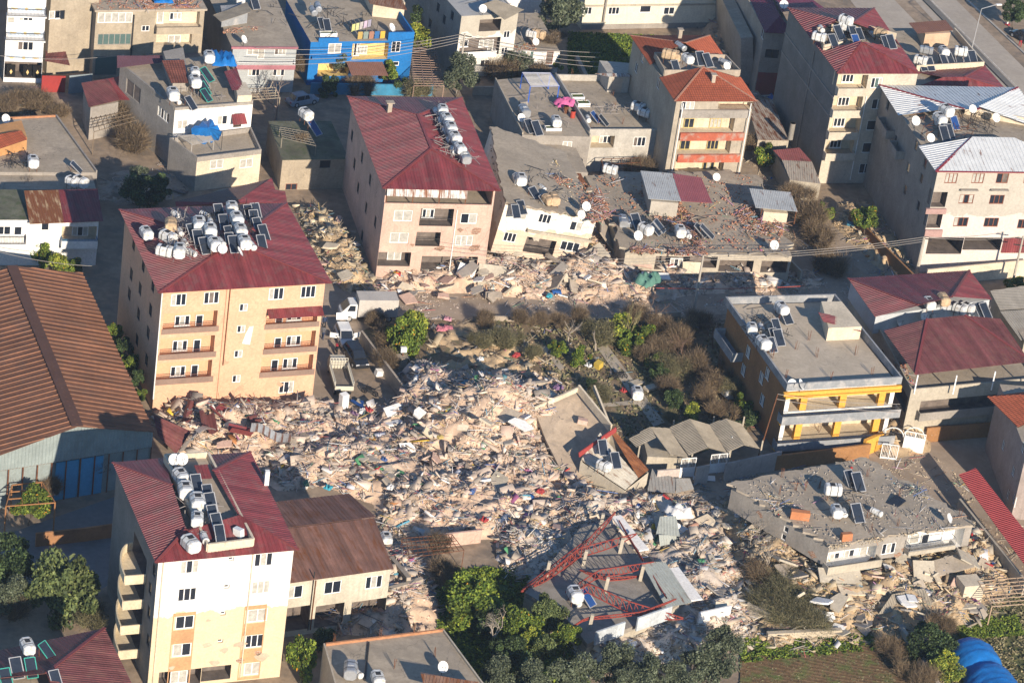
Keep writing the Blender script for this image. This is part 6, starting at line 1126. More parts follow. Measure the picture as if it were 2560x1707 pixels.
kit('on the yellow-pillared building', 7.75, [('t', 1880, 820, None, 10), ('c', 1903, 818), ('t', 1909, 857, None, 30), ('t', 1955, 769, 8.2, 20), ('c', 1945, 775), ('s', 1942, 814), ('s', 1936, 838), ('s', 1948, 845), ('s', 1930, 862), ('d', 1981, 960, 7.3), ('d', 2004, 962, 7.3, 80), ('s', 1966, 790)])
kit('between the twin maroon roofs', 6.2, [('t', 2323, 757, 8.2, 20), ('c', 2330, 785, 7.0), ('r', 2359, 748, 8.4), ('c', 2359, 760, 7.8), ('t', 2400, 771, 7.0, 60), ('t', 2418, 768, 7, 60), ('s', 2450, 775, 7.0), ('s', 2464, 778, 7), ('d', 2217, 794, 6.2), ('d', 2249, 803, 6.2, 60), ('d', 2312, 790, 6.8)])
kit('on the collapsed grey roof', 5.45, [('t', 2083, 1224, None, 95), ('t', 2092, 1276, None, 15), ('c', 2110, 1281), ('c', 2191, 1280, None, 60), ('s', 2126, 1196), ('s', 2146, 1206), ('s', 2144, 1284), ('d', 2375, 1293, None, 70)])
kit('on the foreground white block roof', 14.9, [('t', 453, 1191, 14.3, 30), ('t', 464, 1226, 14.4), ('t', 494, 1255, 14.5, 12), ('t', 493, 1296, 14.5, 12), ('t', 477, 1359, 14.6, 30, 1), ('c', 511, 1345, 14.6), ('c', 460, 1200, 14.3, 80), ('s', 492, 1208), ('s', 520, 1232), ('s', 527, 1256), ('s', 533, 1284), ('s', 543, 1306), ('s', 550, 1332), ('d', 436, 1148), ('d', 456, 1148)])
kit('on the bottom flat roof', 4.6, [('g', 876, 1674, 4.9, 10), ('d', 1108, 1665), ('c', 893, 1682, 4.6, 40), ('t', 945, 1694)])
kit('on the bottom left maroon roof', 9.0, [('t', 69, 1613, 9.6, 20), ('c', 76, 1640, 9.0), ('n', 118, 1626, 8.9, 60), ('n', 78, 1668, 9.2), ('s', 42, 1670, 9.2), ('n', 15, 1697, 9), ('s', 140, 1697, 9.3)])
kit('on the small shaded house', 4.0, [('t', 765, 286, 5.6, 40), ('b', 787, 322, 4.4, 55)])
kit('on the tarpaulin house roof', 7.4, [('t', 488, 180, 8.6), ('t', 488, 204, 8.2), ('t', 433, 236, 8.2, 20), ('t', 523, 143, 8.6, 15), ('n', 518, 188, 7.8, 60), ('n', 512, 222, 7.6, 60), ('s', 508, 205, 7.6, 60), ('n', 516, 238, 7.5, 60), ('s', 478, 258, 7.4, 60), ('c', 446, 253, 7.4)])
kit('on the left flat roofs', 3.7, [('t', 83, 404, None, 20), ('t', 201, 455, 3.4, 60), ('t', 180, 452, 3.4, 60), ('s', 192, 418, 3.4, 80), ('d', 15, 297, None, 40)])
kit('on the blue house terrace', 6.0, [('C', 795, 18, 7.6, 20), ('C', 783, 28, 7.2, 20), ('s', 805, 58, 6.4), ('s', 818, 62, 6.4), ('d', 981, 70, None, 60)])
kit('on the tiled block tank deck', 12.4, [('C', 1702, 116, 12.9, 40), ('r', 1673, 137, 12.6, 80), ('r', 1690, 140, 12.5, 10), ('t', 1720, 146, 12.9, 35), ('s', 1752, 148, 12.5), ('s', 1770, 152, 12.5), ('s', 1690, 168, 12.3), ('C', 1812, 156, 12.5, 55), ('d', 1818, 164, 12.4, 40)])
kit('on the terrace with the blue pergola', 5.1, [('t', 1391, 303), ('s', 1325, 316), ('s', 1343, 322), ('g', 1311, 278, 5.3, 15), ('d', 1304, 293)])
kit('on the parapet terrace', 5.0, [('t', 1597, 268, None, 60), ('t', 1612, 281, None, 70), ('b', 1490, 292, None, 70), ('s', 1510, 300, 5, 70), ('c', 1470, 298)])
kit('on the long collapsed roof', 3.7, [('g', 1558, 553, None, 10), ('t', 1614, 573, None, 50), ('t', 1701, 578, None, 5), ('c', 1720, 587, None, 10), ('C', 1574, 556, None, 10), ('s', 1592, 556), ('s', 1650, 565, None, 70), ('s', 1640, 572, None, 70), ('s', 1752, 577, None, 75), ('s', 1768, 580, None, 75), ('d', 1596, 590), ('d', 1792, 441), ('d', 1936, 614), ('t', 1526, 423, 4.2, 80)])
kit('on the tilted cream roof', 6.6, [('r', 1370, 498, None, 30), ('r', 1385, 497, None, 20), ('c', 1356, 470, None, 40), ('t', 1296, 450, None, 15), ('t', 1303, 449, 6.9, 15), ('s', 1362, 502, None, 60), ('s', 1305, 518), ('s', 1290, 528), ('d', 1466, 517), ('d', 1454, 536), ('s', 1340, 490, None, 50)])
kit('on the tipped rusty-roofed house', 3.2, [('t', 1510, 1162, 2.6, 60), ('s', 1508, 1118, 3.4, 20), ('s', 1540, 1150, 3.0, 20)])
kit('on the truss slab', 2.2, [('t', 1438, 1485), ('c', 1443, 1502), ('b', 1470, 1494, None, 60)])
kit('on the low white roof', 3.2, [('d', 1340, 103), ('r', 1346, 85, None, 75), ('t', 1330, 84, None, 70)])
kit('on the big grey roof of the rose-banded house', 6.3, [('d', 611, 98, None, 70), ('t', 600, 2, 6.4), ('s', 638, 8)])
kit('on the tall pale block by the olive tree', 8.7, [('d', 1208, 22)])
kit('lying on the ground among debris or garden', 1.6, [('t', 1058, 958, 2.0, 80, 1), ('t', 966, 1345, 1.0, 15, 1), ('t', 1593, 982, .1, 10, 1), ('t', 1818, 978, .3, 30, 1)])

def tangle(B, quads, z, n, label=None, hmax=1.0, m=None):
    """rusty stands, pipes and cables between the tanks, a part of the building"""
    for q in quads:
        P = [W(x, y, z) for x, y in q]; b = MB()
        for i in range(n):
            u, v = random.random(), random.random(); p = P[0].lerp(P[1], u).lerp(P[3].lerp(P[2], u), v); a = random.uniform(0, 6.28); t = random.random()
            if t < .35: b.beam(p, p+Vector((random.uniform(-.15, .15), random.uniform(-.15, .15), random.uniform(.4, hmax))), .05)
            else: L = random.uniform(.5, 2.2); z1, z2 = random.uniform(.05, hmax), random.uniform(.05, hmax*.8); b.tube(p+Vector((0, 0, z1)), p+Vector((math.cos(a)*L, math.sin(a)*L, z2)), random.choice((.02, .03, .04)), 4)
        b.build('pipework', m or random.choice((RUSTM, DARKM, GALV)), B.root)
tangle(PEACHB, [[(425, 640), (490, 650), (470, 530), (420, 530)], [(500, 640), (560, 640), (540, 520), (500, 530)], [(560, 640), (640, 640), (640, 520), (580, 510)]], 15.4, 90)
tangle(PINKB, [[(1150, 405), (1185, 405), (1110, 265), (1085, 270)], [(1120, 400), (1150, 410), (1100, 300), (1085, 300)]], 12.9, 80)
tangle(TRB, [[(2070, 118), (2240, 112), (2180, 75), (2050, 80)]], 15.2, 60); tangle(WMB, [[(2290, 355), (2440, 350), (2430, 290), (2300, 290)], [(2420, 345), (2490, 340), (2460, 290), (2420, 290)]], 13.6, 50)
tangle(R2B, [[(2290, 800), (2500, 790), (2450, 750), (2300, 770)]], 6.3, 70); tangle(YELB, [[(1870, 870), (1970, 860), (1960, 780), (1850, 790)]], 7.8, 60); tangle(M3, [[(430, 262), (560, 255), (530, 170), (430, 180)]], 7.4, 70); tangle(C2B, [[(1290, 520), (1400, 530), (1380, 430), (1270, 440)]], 6.5, 60); tangle(C3B, [[(1560, 600), (1760, 610), (1740, 540), (1560, 530)]], 3.7, 50); tangle(C4B, [[(1480, 300), (1600, 295), (1590, 250), (1500, 280)]], 5.0, 30); tangle(C4A, [[(1300, 320), (1440, 325), (1400, 240), (1290, 240)]], 5.1, 30, hmax=.7); tangle(T5, [[(790, 90), (960, 90), (930, 30), (770, 30)]], 6.0, 60); tangle(LRB, [[(2080, 1300), (2200, 1300), (2160, 1210), (2070, 1220)]], 5.5, 40); tangle(F1B, [[(470, 1370), (560, 1360), (500, 1180), (440, 1180)]], 14.5, 50); tangle(M1, [[(10, 425), (100, 425), (80, 390), (10, 395)]], 3.7, 40); tangle(T6, [[(1200, 38), (1290, 36), (1260, 5), (1190, 8)]], 8.7, 25); tangle(T4, [[(640, 60), (735, 60), (700, 10), (620, 10)]], 6.3, 15, hmax=.4); tangle(T7, [[(1290, 110), (1390, 110), (1360, 60), (1290, 60)]], 3.2, 40)
# ================================================================ vegetation
BARK = mat('bark', (.12, .09, .065), rough=1, var=.3, scale=4); PALEB = mat('pale_bark', (.34, .29, .23), rough=1, var=.2, scale=4)
def leafmat(name, c): return mat(name, c, rough=.65, vc=True, var=.25, scale=1.2, fine=.1, bump=0, spec=.25)
LEAFC = {'green': [(.075, .10, .035), (.10, .13, .045), (.14, .165, .055), (.05, .07, .025)], 'olive': [(0.065, 0.081, 0.044), (0.098, 0.114, 0.065), (0.137, 0.156, 0.098), (0.046, 0.058, 0.034)], 'citrus': [(0.08, 0.123, 0.017), (0.131, 0.181, 0.026), (0.189, 0.232, 0.029), (0.051, 0.087, 0.017)], 'yellow': [(0.224, 0.252, 0.035), (0.14, 0.182, 0.028), (0.308, 0.308, 0.042), (0.084, 0.126, 0.021)], 'dark': [(0.033, 0.057, 0.021), (0.053, 0.083, 0.027), (0.075, 0.108, 0.036), (0.022, 0.039, 0.015)], 'dry': [(0.208, 0.147, 0.086), (0.147, 0.104, 0.061), (0.269, 0.202, 0.122), (0.104, 0.073, 0.047)], 'dusty': [(0.14, 0.134, 0.064), (0.191, 0.173, 0.089), (0.109, 0.102, 0.051), (0.242, 0.204, 0.115)]}
LM = leafmat('foliage', (.1, .1, .1))
def blob(n, r, hz, clumps=16, hollow=.25, seed=0, flat=False):
    g = np.random.default_rng(seed); c = g.normal(0, 1, (clumps, 3)); c /= np.linalg.norm(c, axis=1)[:, None]; c *= (g.random((clumps, 1))**.45)*np.array([r*.82, r*.82, hz*.72]); c[:, 2] += hz*.0
    if flat: c[:, 2] = np.abs(c[:, 2])
    rr = g.uniform(.14, .44, clumps)*r; k = g.integers(0, clumps, n); d = g.normal(0, 1, (n, 3)); d /= np.linalg.norm(d, axis=1)[:, None]; q = (hollow+(1-hollow)*g.random(n)**.5)
    return c[k]+d*(rr[k]*q)[:, None]*np.array([1, 1, .8]), k
def brush(kind, n, r, hz, seed):
    g = np.random.default_rng(seed); cl = max(4, n//380); cx = g.normal(0, r*.45, (cl, 2)); k = g.integers(0, cl, n); a = g.uniform(0, 6.28, n); el = g.beta(2.2, 1.6, n)*1.5; L = r*g.uniform(.35, 1.0, n); rise = hz*g.uniform(.5, 1.1, cl)[k]
    p = np.concatenate([cx[k]+g.normal(0, r*.1, (n, 2)), np.zeros((n, 1))], 1); p[:, 2] = -hz*.55+rise*g.random(n)*.6; d = np.stack([np.cos(a)*np.cos(el), np.sin(a)*np.cos(el), np.sin(el)*1.1+.1], 1); Vs = []; cs = []; cc = np.array(LEAFC[kind]); col = cc[g.integers(0, 4, n)]*g.uniform(.7, 1.3, (cl, 1))[k]
    for q in range(3):
        e = p+d*(L/3)[:, None]; sd_ = np.cross(d, g.normal(0, 1, (n, 3))); sd_ /= np.linalg.norm(sd_, axis=1)[:, None]+1e-9; w0, w1 = .022-.006*q, .016-.005*q
        Vs.append(np.stack([p-sd_*w0, p+sd_*w0, e+sd_*w1, e-sd_*w1], 1)); cs.append(col); p = e; d = d+g.normal(0, .35, (n, 3))+np.array([0, 0, -.12]); d /= np.linalg.norm(d, axis=1)[:, None]
    V = np.concatenate(Vs).reshape(-1, 3)
    if kind == 'dusty': 
        m_ = n; pp = Vs[2][:, 2]; o = g.normal(0, .05, (m_, 4, 3)); V = np.concatenate([V, (pp[:, None]+o).reshape(-1, 3)]); cs.append(col*.9)
    f = np.arange(len(V)).reshape(-1, 4); return npmesh('crown', [(V, f, np.concatenate(cs))], LM)
def crown(kind, n, r, hz, leaf=.16, clumps=16, seed=0, fruit=None, flat=False):
    if kind in ('dry', 'dusty'): return brush(kind, n, r*1.15, hz, seed)
    g = np.random.default_rng(seed+99); p, k = blob(n, r, hz, clumps, seed=seed, flat=flat); L = leaf*g.uniform(.6, 1.4, n)
    a = g.normal(0, 1, (n, 3)); a /= np.linalg.norm(a, axis=1)[:, None]; b_ = np.cross(a, g.normal(0, 1, (n, 3))); b_ /= np.linalg.norm(b_, axis=1)[:, None]+1e-9
    asp = {'dry': .12, 'olive': .45, 'dusty': .2}.get(kind, .6); Lk = L*(2.2 if asp < .3 else 1)
    V = np.stack([p-a*Lk[:, None]-b_*(L*asp)[:, None]*.4, p-b_*(L*asp)[:, None]+a*.1*Lk[:, None], p+a*Lk[:, None], p+b_*(L*asp)[:, None]], 1)
    cc = np.array(LEAFC[kind]); tone = g.uniform(.65, 1.35, clumps); col = cc[g.integers(0, len(cc), n)]*tone[k][:, None]
    if fruit is not None: m_ = g.random(n) < .014; col[m_] = fruit
    f = np.arange(n*4).reshape(-1, 4); return npmesh('crown', [(V.reshape(-1, 3), f, col)], LM)
def branch(b, p, d, L, r, dep, g, spread=.7, up=.25, n=5):
    q = p+d*L; b.tube(p, q, r, n, r*.68, cap=False)
    if dep <= 0: return
    for _ in range(g.choice((2, 3) if dep > 1 else (2, 3, 4))):
        e = (d+Vector((g.gauss(0, spread), g.gauss(0, spread), g.gauss(0, spread*.6)+up))).normalized(); branch(b, p+d*L*g.uniform(.65, 1), e, L*g.uniform(.6, .85), r*.62, dep-1, g, spread, up, 3 if dep < 3 else 4)
def trunkmesh(h, r, dep, seed, m=BARK, L0=None, spread=.6, up=.3, multi=1):
    g = random.Random(seed); b = MB()
    for i in range(multi): d = Vector((g.gauss(0, .12 if multi == 1 else .5), g.gauss(0, .12 if multi == 1 else .5), 1)).normalized(); branch(b, Vector((g.uniform(-.1, .1), g.uniform(-.1, .1), 0)), d, L0 or h, r, dep, g, spread, up)
    return b.mesh('trunk', m)
CR = {}
def crmesh(kind, size):
    i = random.randrange(2); key = (kind, size, i)
    if key not in CR:
        n, leaf, cl = {'s': (2600, .11, 9), 'm': (5200, .13, 15), 'l': (9500, .15, 24)}[size]; n = int(n*(.75 if kind in ('dry', 'dusty') else 1)); CR[key] = crown(kind, n, 1.0*{'s': 1, 'm': 1.8, 'l': 2.8}[size], {'s': .9, 'm': 1.7, 'l': 2.8}[size], leaf, cl, seed=hash((kind, size, i)) % 1 if 0 else sum(map(ord, kind+size))*7+i, fruit=(.55, .26, .02) if kind == 'citrus' else ((.6, .5, .03) if kind == 'yellow' else None))
    return CR[key]
TRK = [trunkmesh(1.6, .13, 3, i) for i in range(3)]
def tree(kind, size, px, py, rpx, hc, label, name='tree', cat='tree', sz=1.0, group=None, trunk=True, zb=0):
    """crown centre at photo pixel (px,py), hc metres up, about rpx pixels in radius"""
    p = W(px, py, hc); k = 19+8*(py/1707); R_ = rpx/k; base = {'s': 1.0, 'm': 1.8, 'l': 2.8}[size]; s = R_/base*(1.02 if kind in ('dry', 'dusty') else 1.2)
    r = thing(name, label, cat, (p.x, p.y, zb), random.uniform(0, 6.28), group=group); c = link('crown', crmesh(kind, size), r, (0, 0, hc-zb)); c.scale = (s*random.uniform(.88, 1.12), s*random.uniform(.88, 1.12), s*sz*random.uniform(.9, 1.15))
    if trunk: t = link('trunk', random.choice(TRK), r); h = max(.3, (hc-zb)/3.4); t.scale = (h*.9, h*.9, h)
    return r
T = tree
T('olive', 'l', 1402, 35, 62, 3.6, 'large grey-green olive tree in front of the long cream building')
T('dark', 'm', 1052, 38, 26, 3, 'dark green tree right of the blue house, upper one'); T('yellow', 'm', 1055, 88, 34, 3, 'bright yellow-green tree right of the blue house')
T('olive', 'm', 847, 148, 24, 3.2, 'small conifer-like tree before the blue wall', sz=1.4); T('citrus', 'm', 972, 178, 26, 2.2, 'orange tree under the blue house porch'); T('dark', 's', 1000, 215, 26, 1, 'dark shrub at the foot of the blue house', 'shrub', 'shrub', trunk=False)
T('olive', 'l', 1150, 180, 44, 3.6, 'tall dark tree around the concrete pole', sz=1.3); T('olive', 'm', 1290, 165, 38, 1.8, 'dusty green shrub in front of the low white house', 'shrub', 'shrub'); T('dry', 'm', 1260, 180, 40, 1.2, 'brown leafless vine heap left of the dusty shrub', 'shrub', 'shrub', trunk=False); T('yellow', 's', 1392, 160, 17, 1.3, 'yellow-green bush beside the brown door', 'shrub', 'shrub')
T('dry', 's', 1382, 92, 30, 3.6, 'dry brown creeper heap on the low white roof', 'shrub', 'shrub', trunk=False, sz=.5, zb=3.1); T('dry', 'm', 1350, 178, 30, 1, 'dry hedge between the two shrubs by the low white house', 'shrub', 'shrub', trunk=False)
for i, (x, y, r_, k) in enumerate([(40, 250, 34, 'dry'), (95, 255, 36, 'dry'), (140, 275, 26, 'dry'), (15, 275, 30, 'dry')]): T(k, 'm', x, y, r_, 1.2, ['second brown thorny bush from the left edge below the blue house row', 'third and largest brown thorny bush at the upper left', 'rightmost brown thorny bush at the upper left', 'brown thorny bush touching the left edge'][i], 'shrub', 'shrub', trunk=False, sz=.8)
T('dark', 'l', 350, 480, 46, 3, 'tall dark evergreen in the shade behind the peach block'); T('olive', 'm', 345, 440, 24, 3.4, 'sunlit olive top beside the dark evergreen'); T('dark', 'm', 395, 470, 30, 2, 'dark bush right of the evergreen', 'shrub', 'shrub')
T('citrus', 'm', 105, 632, 30, 1.5, 'green bush below the white house wall, left one', 'shrub', 'shrub'); T('yellow', 'm', 155, 655, 28, 1.6, 'pale yellowish bush between two green ones by the white house', 'shrub', 'shrub'); T('citrus', 'm', 185, 662, 24, 1.4, 'green bush at the corner of the warehouse roof', 'shrub', 'shrub')
for i, (x, y, r_) in enumerate([(292, 830, 22), (312, 868, 26), (330, 905, 26), (342, 945, 20), (352, 985, 18)]): T('dark' if i % 2 else 'citrus', 'm', x, y, r_, 2.0, 'hedge shrub '+['farthest', 'second farthest', 'middle one', 'second nearest', 'nearest'][i]+' along the narrow gap beside the warehouse', 'shrub', 'shrub', group='hedge shrubs beside the warehouse')
T('citrus', 'l', 1010, 845, 50, 2.2, 'bright yellow-green bush in the garden corner near the parked cars', 'shrub', 'shrub', sz=1.2); T('yellow', 'm', 1045, 800, 34, 2, 'yellow bush behind the bright garden bush', 'shrub', 'shrub'); T('dry', 'm', 970, 845, 30, 1.4, 'brown bare bush left of the bright garden bush', 'shrub', 'shrub'); T('dry', 'm', 940, 800, 22, 1.2, 'brown twigs beside the box truck', 'shrub', 'shrub', trunk=False); T('dry', 'm', 965, 895, 28, 1.4, 'small brown bush above the garden wall', 'shrub', 'shrub', trunk=False)
gard = [('dusty', 1270, 850, 38), ('dusty', 1200, 850, 28), ('dry', 1215, 800, 30), ('dry', 1400, 800, 26), ('citrus', 1395, 870, 30), ('citrus', 1450, 890, 34), ('yellow', 1550, 822, 52), ('citrus', 1590, 860, 44), ('dusty', 1500, 830, 40), ('citrus', 1615, 835, 40), ('dry', 1650, 808, 34), ('dry', 1700, 840, 48), ('dry', 1745, 800, 40), ('citrus', 1640, 900, 32), ('dark', 1650, 935, 30), ('dusty', 1680, 920, 40), ('dry', 1670, 965, 36), ('dry', 1740, 910, 44), ('dry', 1790, 950, 42), ('dark', 1690, 1005, 30), ('dark', 1690, 1000, 36), ('dry', 1760, 985, 36), ('yellow', 1735, 1030, 30), ('dusty', 1500, 985, 28), ('dusty', 1680, 1045, 24), ('dry', 1610, 885, 30), ('dark', 1480, 960, 20), ('dusty', 1840, 975, 34), ('citrus', 1855, 1010, 34), ('dark', 1880, 1045, 30), ('dry', 1830, 900, 36), ('dry', 1800, 1025, 34), ('dry', 1450, 790, 30), ('dry', 1590, 780, 34), ('dusty', 1330, 880, 22), ('dry', 1650, 870, 40), ('citrus', 1570, 850, 30), ('dark', 1840, 1075, 26), ('dry', 1350, 800, 28), ('dry', 1300, 790, 26)]
KD = {'dusty': 'dusty olive-brown shrub', 'dry': 'bare brown bush', 'citrus': 'leafy green shrub', 'yellow': 'yellow-green bush', 'dark': 'dark green shrub'}
def where_(x, y): return ('left' if x < 1430 else 'middle' if x < 1660 else 'right')+' part of the overgrown garden, '+('street side' if y < 840 else 'centre' if y < 940 else 'shed side')
CNT = {}
for k, x, y, r_ in gard:
    w0 = where_(x, y); CNT.setdefault((k, w0), []).append((x, y, r_))
for (k, w0), L_ in CNT.items():
    L_.sort()
    for i, (x, y, r_) in enumerate(L_): T(k, 'm', x, y, r_*.82, 1.3, (('leftmost ' if i == 0 else 'rightmost ' if i == len(L_)-1 else ('second ' if i == 1 else 'third ' if i == 2 else 'fourth ')) if len(L_) > 1 else '')+KD[k]+', '+w0, 'shrub', 'shrub', group='garden shrubs', trunk=k in ('citrus', 'dark'))
T('green', 'l', 160, 1470, 78, 3.8, 'big round sunlit tree in the lower left yard', sz=1.15); T('yellow', 'm', 190, 1430, 26, 4.6, 'yellowish tree top rising from the big yard tree'); T('dark', 'l', 25, 1400, 60, 3.6, 'dark tree at the left edge of the yard'); T('olive', 'l', 30, 1480, 46, 3, 'shaded olive tree at the left edge, below the dark one'); T('dry', 'm', 25, 1520, 36, 1.6, 'brown bush under the left edge trees', 'shrub', 'shrub'); T('dusty', 'm', 225, 1545, 34, 1.2, 'low green-brown bush at the foot of the big yard tree', 'shrub', 'shrub')
T('citrus', 'l', 75, 1260, 46, 2.4, 'green creeper shrub inside the rusty pipe frame', 'shrub', 'shrub'); T('dry', 'm', 120, 1220, 30, 2, 'brown twigs on top of the pipe frame', 'shrub', 'shrub', trunk=False); T('dry', 'm', 20, 1200, 30, 2, 'bare bush at the left edge before the warehouse gable', 'shrub', 'shrub', trunk=False)
T('citrus', 'l', 1180, 1485, 62, 2.8, 'round orange tree full of fruit at the edge of the rubble'); T('citrus', 'm', 1145, 1545, 36, 1.6, 'green bush below the fruiting orange tree', 'shrub', 'shrub'); T('dark', 'm', 1225, 1555, 46, 1.8, 'dark shrub right of the fruiting orange tree', 'shrub', 'shrub')
for i, (k, x, y, r_) in enumerate([('citrus', 1300, 1570, 54), ('yellow', 1330, 1600, 40), ('green', 1370, 1530, 50), ('green', 1350, 1620, 40), ('citrus', 1420, 1590, 34), ('dark', 1270, 1630, 46)]): T(k, 'l', x, y, r_, 2.4, ['broad green citrus tree left of the truss slab', 'yellow-green citrus below the olive', 'olive tree touching the left corner of the truss slab', 'dark tree in the orchard hollow', 'small citrus under the slab corner', 'dark tree nearest the bare fig tree'][i])
for i, (x, y, r_) in enumerate([(1240, 1690, 50), (1330, 1695, 48), (1440, 1680, 52), (1530, 1660, 54), (1620, 1680, 50), (1690, 1690, 40), (1770, 1660, 58), (1810, 1610, 44), (1560, 1700, 40)]): T('olive', 'l', x, y, r_, 3.0, ['leftmost', 'second', 'third', 'fourth', 'fifth', 'sixth', 'seventh and largest', 'upper right', 'lowest middle'][i]+' grey-green olive in the row along the bottom edge', group='olive trees along the bottom edge')
T('dusty', 'l', 1960, 1490, 70, 1.2, 'wide dry brown-green thicket below the collapsed grey wall', 'shrub', 'shrub', trunk=False, sz=.6); T('dusty', 'l', 2010, 1530, 56, 1.0, 'lower part of the dry thicket near the low footing', 'shrub', 'shrub', trunk=False, sz=.6); T('dry', 'm', 1900, 1430, 40, 1.2, 'brown scrub right of the truss slab', 'shrub', 'shrub', trunk=False)
T('dark', 'l', 2330, 1605, 56, 2.2, 'dark green lemon tree beside the stone field wall'); T('yellow', 'l', 2365, 1665, 48, 1.6, 'yellow-fruited bush left of the blue plastic tunnel', 'shrub', 'shrub'); T('dry', 'm', 2230, 1620, 34, 1, 'brown bramble along the field wall, upper', 'shrub', 'shrub', trunk=False); T('dry', 'm', 2300, 1690, 40, 1, 'brown bramble along the field wall, lower', 'shrub', 'shrub', trunk=False); T('dry', 'm', 2350, 1560, 30, 1.6, 'bare twigs above the lemon tree', 'shrub', 'shrub', trunk=False)
T('citrus', 'm', 2172, 540, 36, 3.2, 'small leafy tree with bare trunk on the stone heap of the side street'); T('dry', 'm', 2020, 530, 44, 1.6, 'brown brush along the lane right of the long roof, upper', 'shrub', 'shrub', trunk=False); T('dry', 'm', 2050, 590, 40, 1.3, 'brown brush along the lane, middle', 'shrub', 'shrub', trunk=False); T('citrus', 'm', 2060, 530, 26, 1.6, 'green bush in the brown lane brush', 'shrub', 'shrub'); T('dry', 'm', 2080, 660, 40, 1, 'shaded brush at the street end of the lane', 'shrub', 'shrub', trunk=False); T('dry', 'm', 1990, 480, 30, 1.6, 'brown brush at the foot of the patchy shed', 'shrub', 'shrub', trunk=False)
T('citrus', 'm', 1910, 385, 28, 1.8, 'green shrub right of the red balcony band', 'shrub', 'shrub'); T('dark', 'm', 1870, 290, 22, 2.2, 'dark shrub behind the tiled block drainpipe', 'shrub', 'shrub'); T('dry', 'm', 1880, 360, 30, 1.6, 'brown bare bush right of the tiled block', 'shrub', 'shrub', trunk=False)
T('citrus', 'm', 762, 1640, 42, 2.4, 'leafy tree between the white block and bottom flat roof', sz=1.2); T('dark', 'm', 800, 1600, 34, 1.4, 'dark hedge behind the leafy tree at the bottom', 'shrub', 'shrub')
T('dusty', 'm', 1050, 225, 26, 1.4, 'olive bush behind the pink block roof', 'shrub', 'shrub'); T('dry', 'm', 900, 215, 34, 1.0, 'brown vine tangle below the blue house', 'shrub', 'shrub', trunk=False); T('dry', 'm', 755, 160, 26, 2, 'brown creeper between the blue and rose-banded houses', 'shrub', 'shrub', trunk=False); T('dark', 'm', 820, 220, 30, 1, 'shaded shrub below the blue wall', 'shrub', 'shrub', trunk=False)
T('dry', 'm', 300, 290, 40, 2, 'dry vine tangle over the stick frame', 'shrub', 'shrub', trunk=False); T('dry', 'm', 330, 345, 44, 1.6, 'tangle of dead branches above the laundry corner', 'shrub', 'shrub', trunk=False); T('dry', 's', 745, 345, 22, 5, 'dry creeper on the small house roof frame', 'shrub', 'shrub', trunk=False, sz=.5, zb=4.9); T('dry', 'm', 1600, 425, 34, 1.4, 'dry creeper under the thin garden frame', 'shrub', 'shrub', trunk=False); T('dry', 'm', 1100, 1360, 34, 2.0, 'dead vine over the rusty grid', 'shrub', 'shrub', trunk=False, sz=.5); T('dry', 'm', 1115, 1430, 36, 1.4, 'brown bush left of the fruiting orange tree', 'shrub', 'shrub', trunk=False)
T('citrus', 'm', 2545, 745-35, 26, 1.6, 'bush at the right edge beside the concrete pole', 'shrub', 'shrub'); T('dry', 'm', 1410, 215, 24, 1, 'bare bush on the slope beside the grassy lot', 'shrub', 'shrub', trunk=False)
T('dark', 'l', 2540, 25, 34, 3, 'dark roadside tree in the top right corner')
# bare trees
def bare(px, py, h, label, m=BARK, dep=5, r=.11, spread=.55, up=.22, seed=1, multi=1, L0=None, sc=1):
    p = W(px, py, 0); rt = thing('bare_tree', label, 'tree', (p.x, p.y, 0)); t = link('trunk', trunkmesh(h, r, dep, seed, m, L0 or h*.36, spread, up, multi), rt); t.scale = (sc,)*3; return rt
bare(690, 300, 6, 'pale leafless tree behind the small shaded house', mat('pinkish_bark', (.26, .20, .16)), 6, .13, seed=3); bare(660, 255, 5, 'leafless tree right of the tarpaulin house', PALEB, 5, .1, seed=4); bare(1870, 1400, 6.5, 'grey leafless tree before the left wall of the collapsed grey block', PALEB, 6, .14, seed=5); bare(1905, 1450, 5, 'second leafless tree beside the collapsed grey wall', PALEB, 5, .1, seed=6)
bare(1230, 1665, 6, 'leafless fig tree with spreading pale limbs in the orchard', PALEB, 6, .15, spread=.75, up=.1, seed=7); bare(1450, 300, 4, 'small leafless tree beside the grassy lot', PALEB, 5, .08, seed=8); bare(1490, 880, 3, 'broken pale tree stump with three stubs in the garden', PALEB, 2, .14, seed=9); bare(1420, 860, 3.5, 'bare pruned tree in the garden centre', PALEB, 4, .1, seed=10)
bare(2040, 1110, 3.5, 'thin leafless tree before the lower yellow balcony', mat('brown_bark', (.16, .10, .07)), 6, .07, seed=11); bare(2000, 460, 4, 'leafless tree at the foot of the tall grey block', mat('brown_bark', (.16, .10, .07)), 6, .09, seed=12); bare(1700, 930, 4.5, 'bare brown tree in the right of the garden', mat('brown_bark', (.16, .10, .07)), 6, .09, seed=13); bare(1560, 850, 4, 'fan of pale bamboo-like stems in the garden', mat('stem', (.30, .26, .13)), 4, .05, .25, .5, 14, 7); bare(1620, 820, 4, 'bare brown tree near the street side of the garden', mat('brown_bark', (.16, .10, .07)), 6, .08, seed=15)
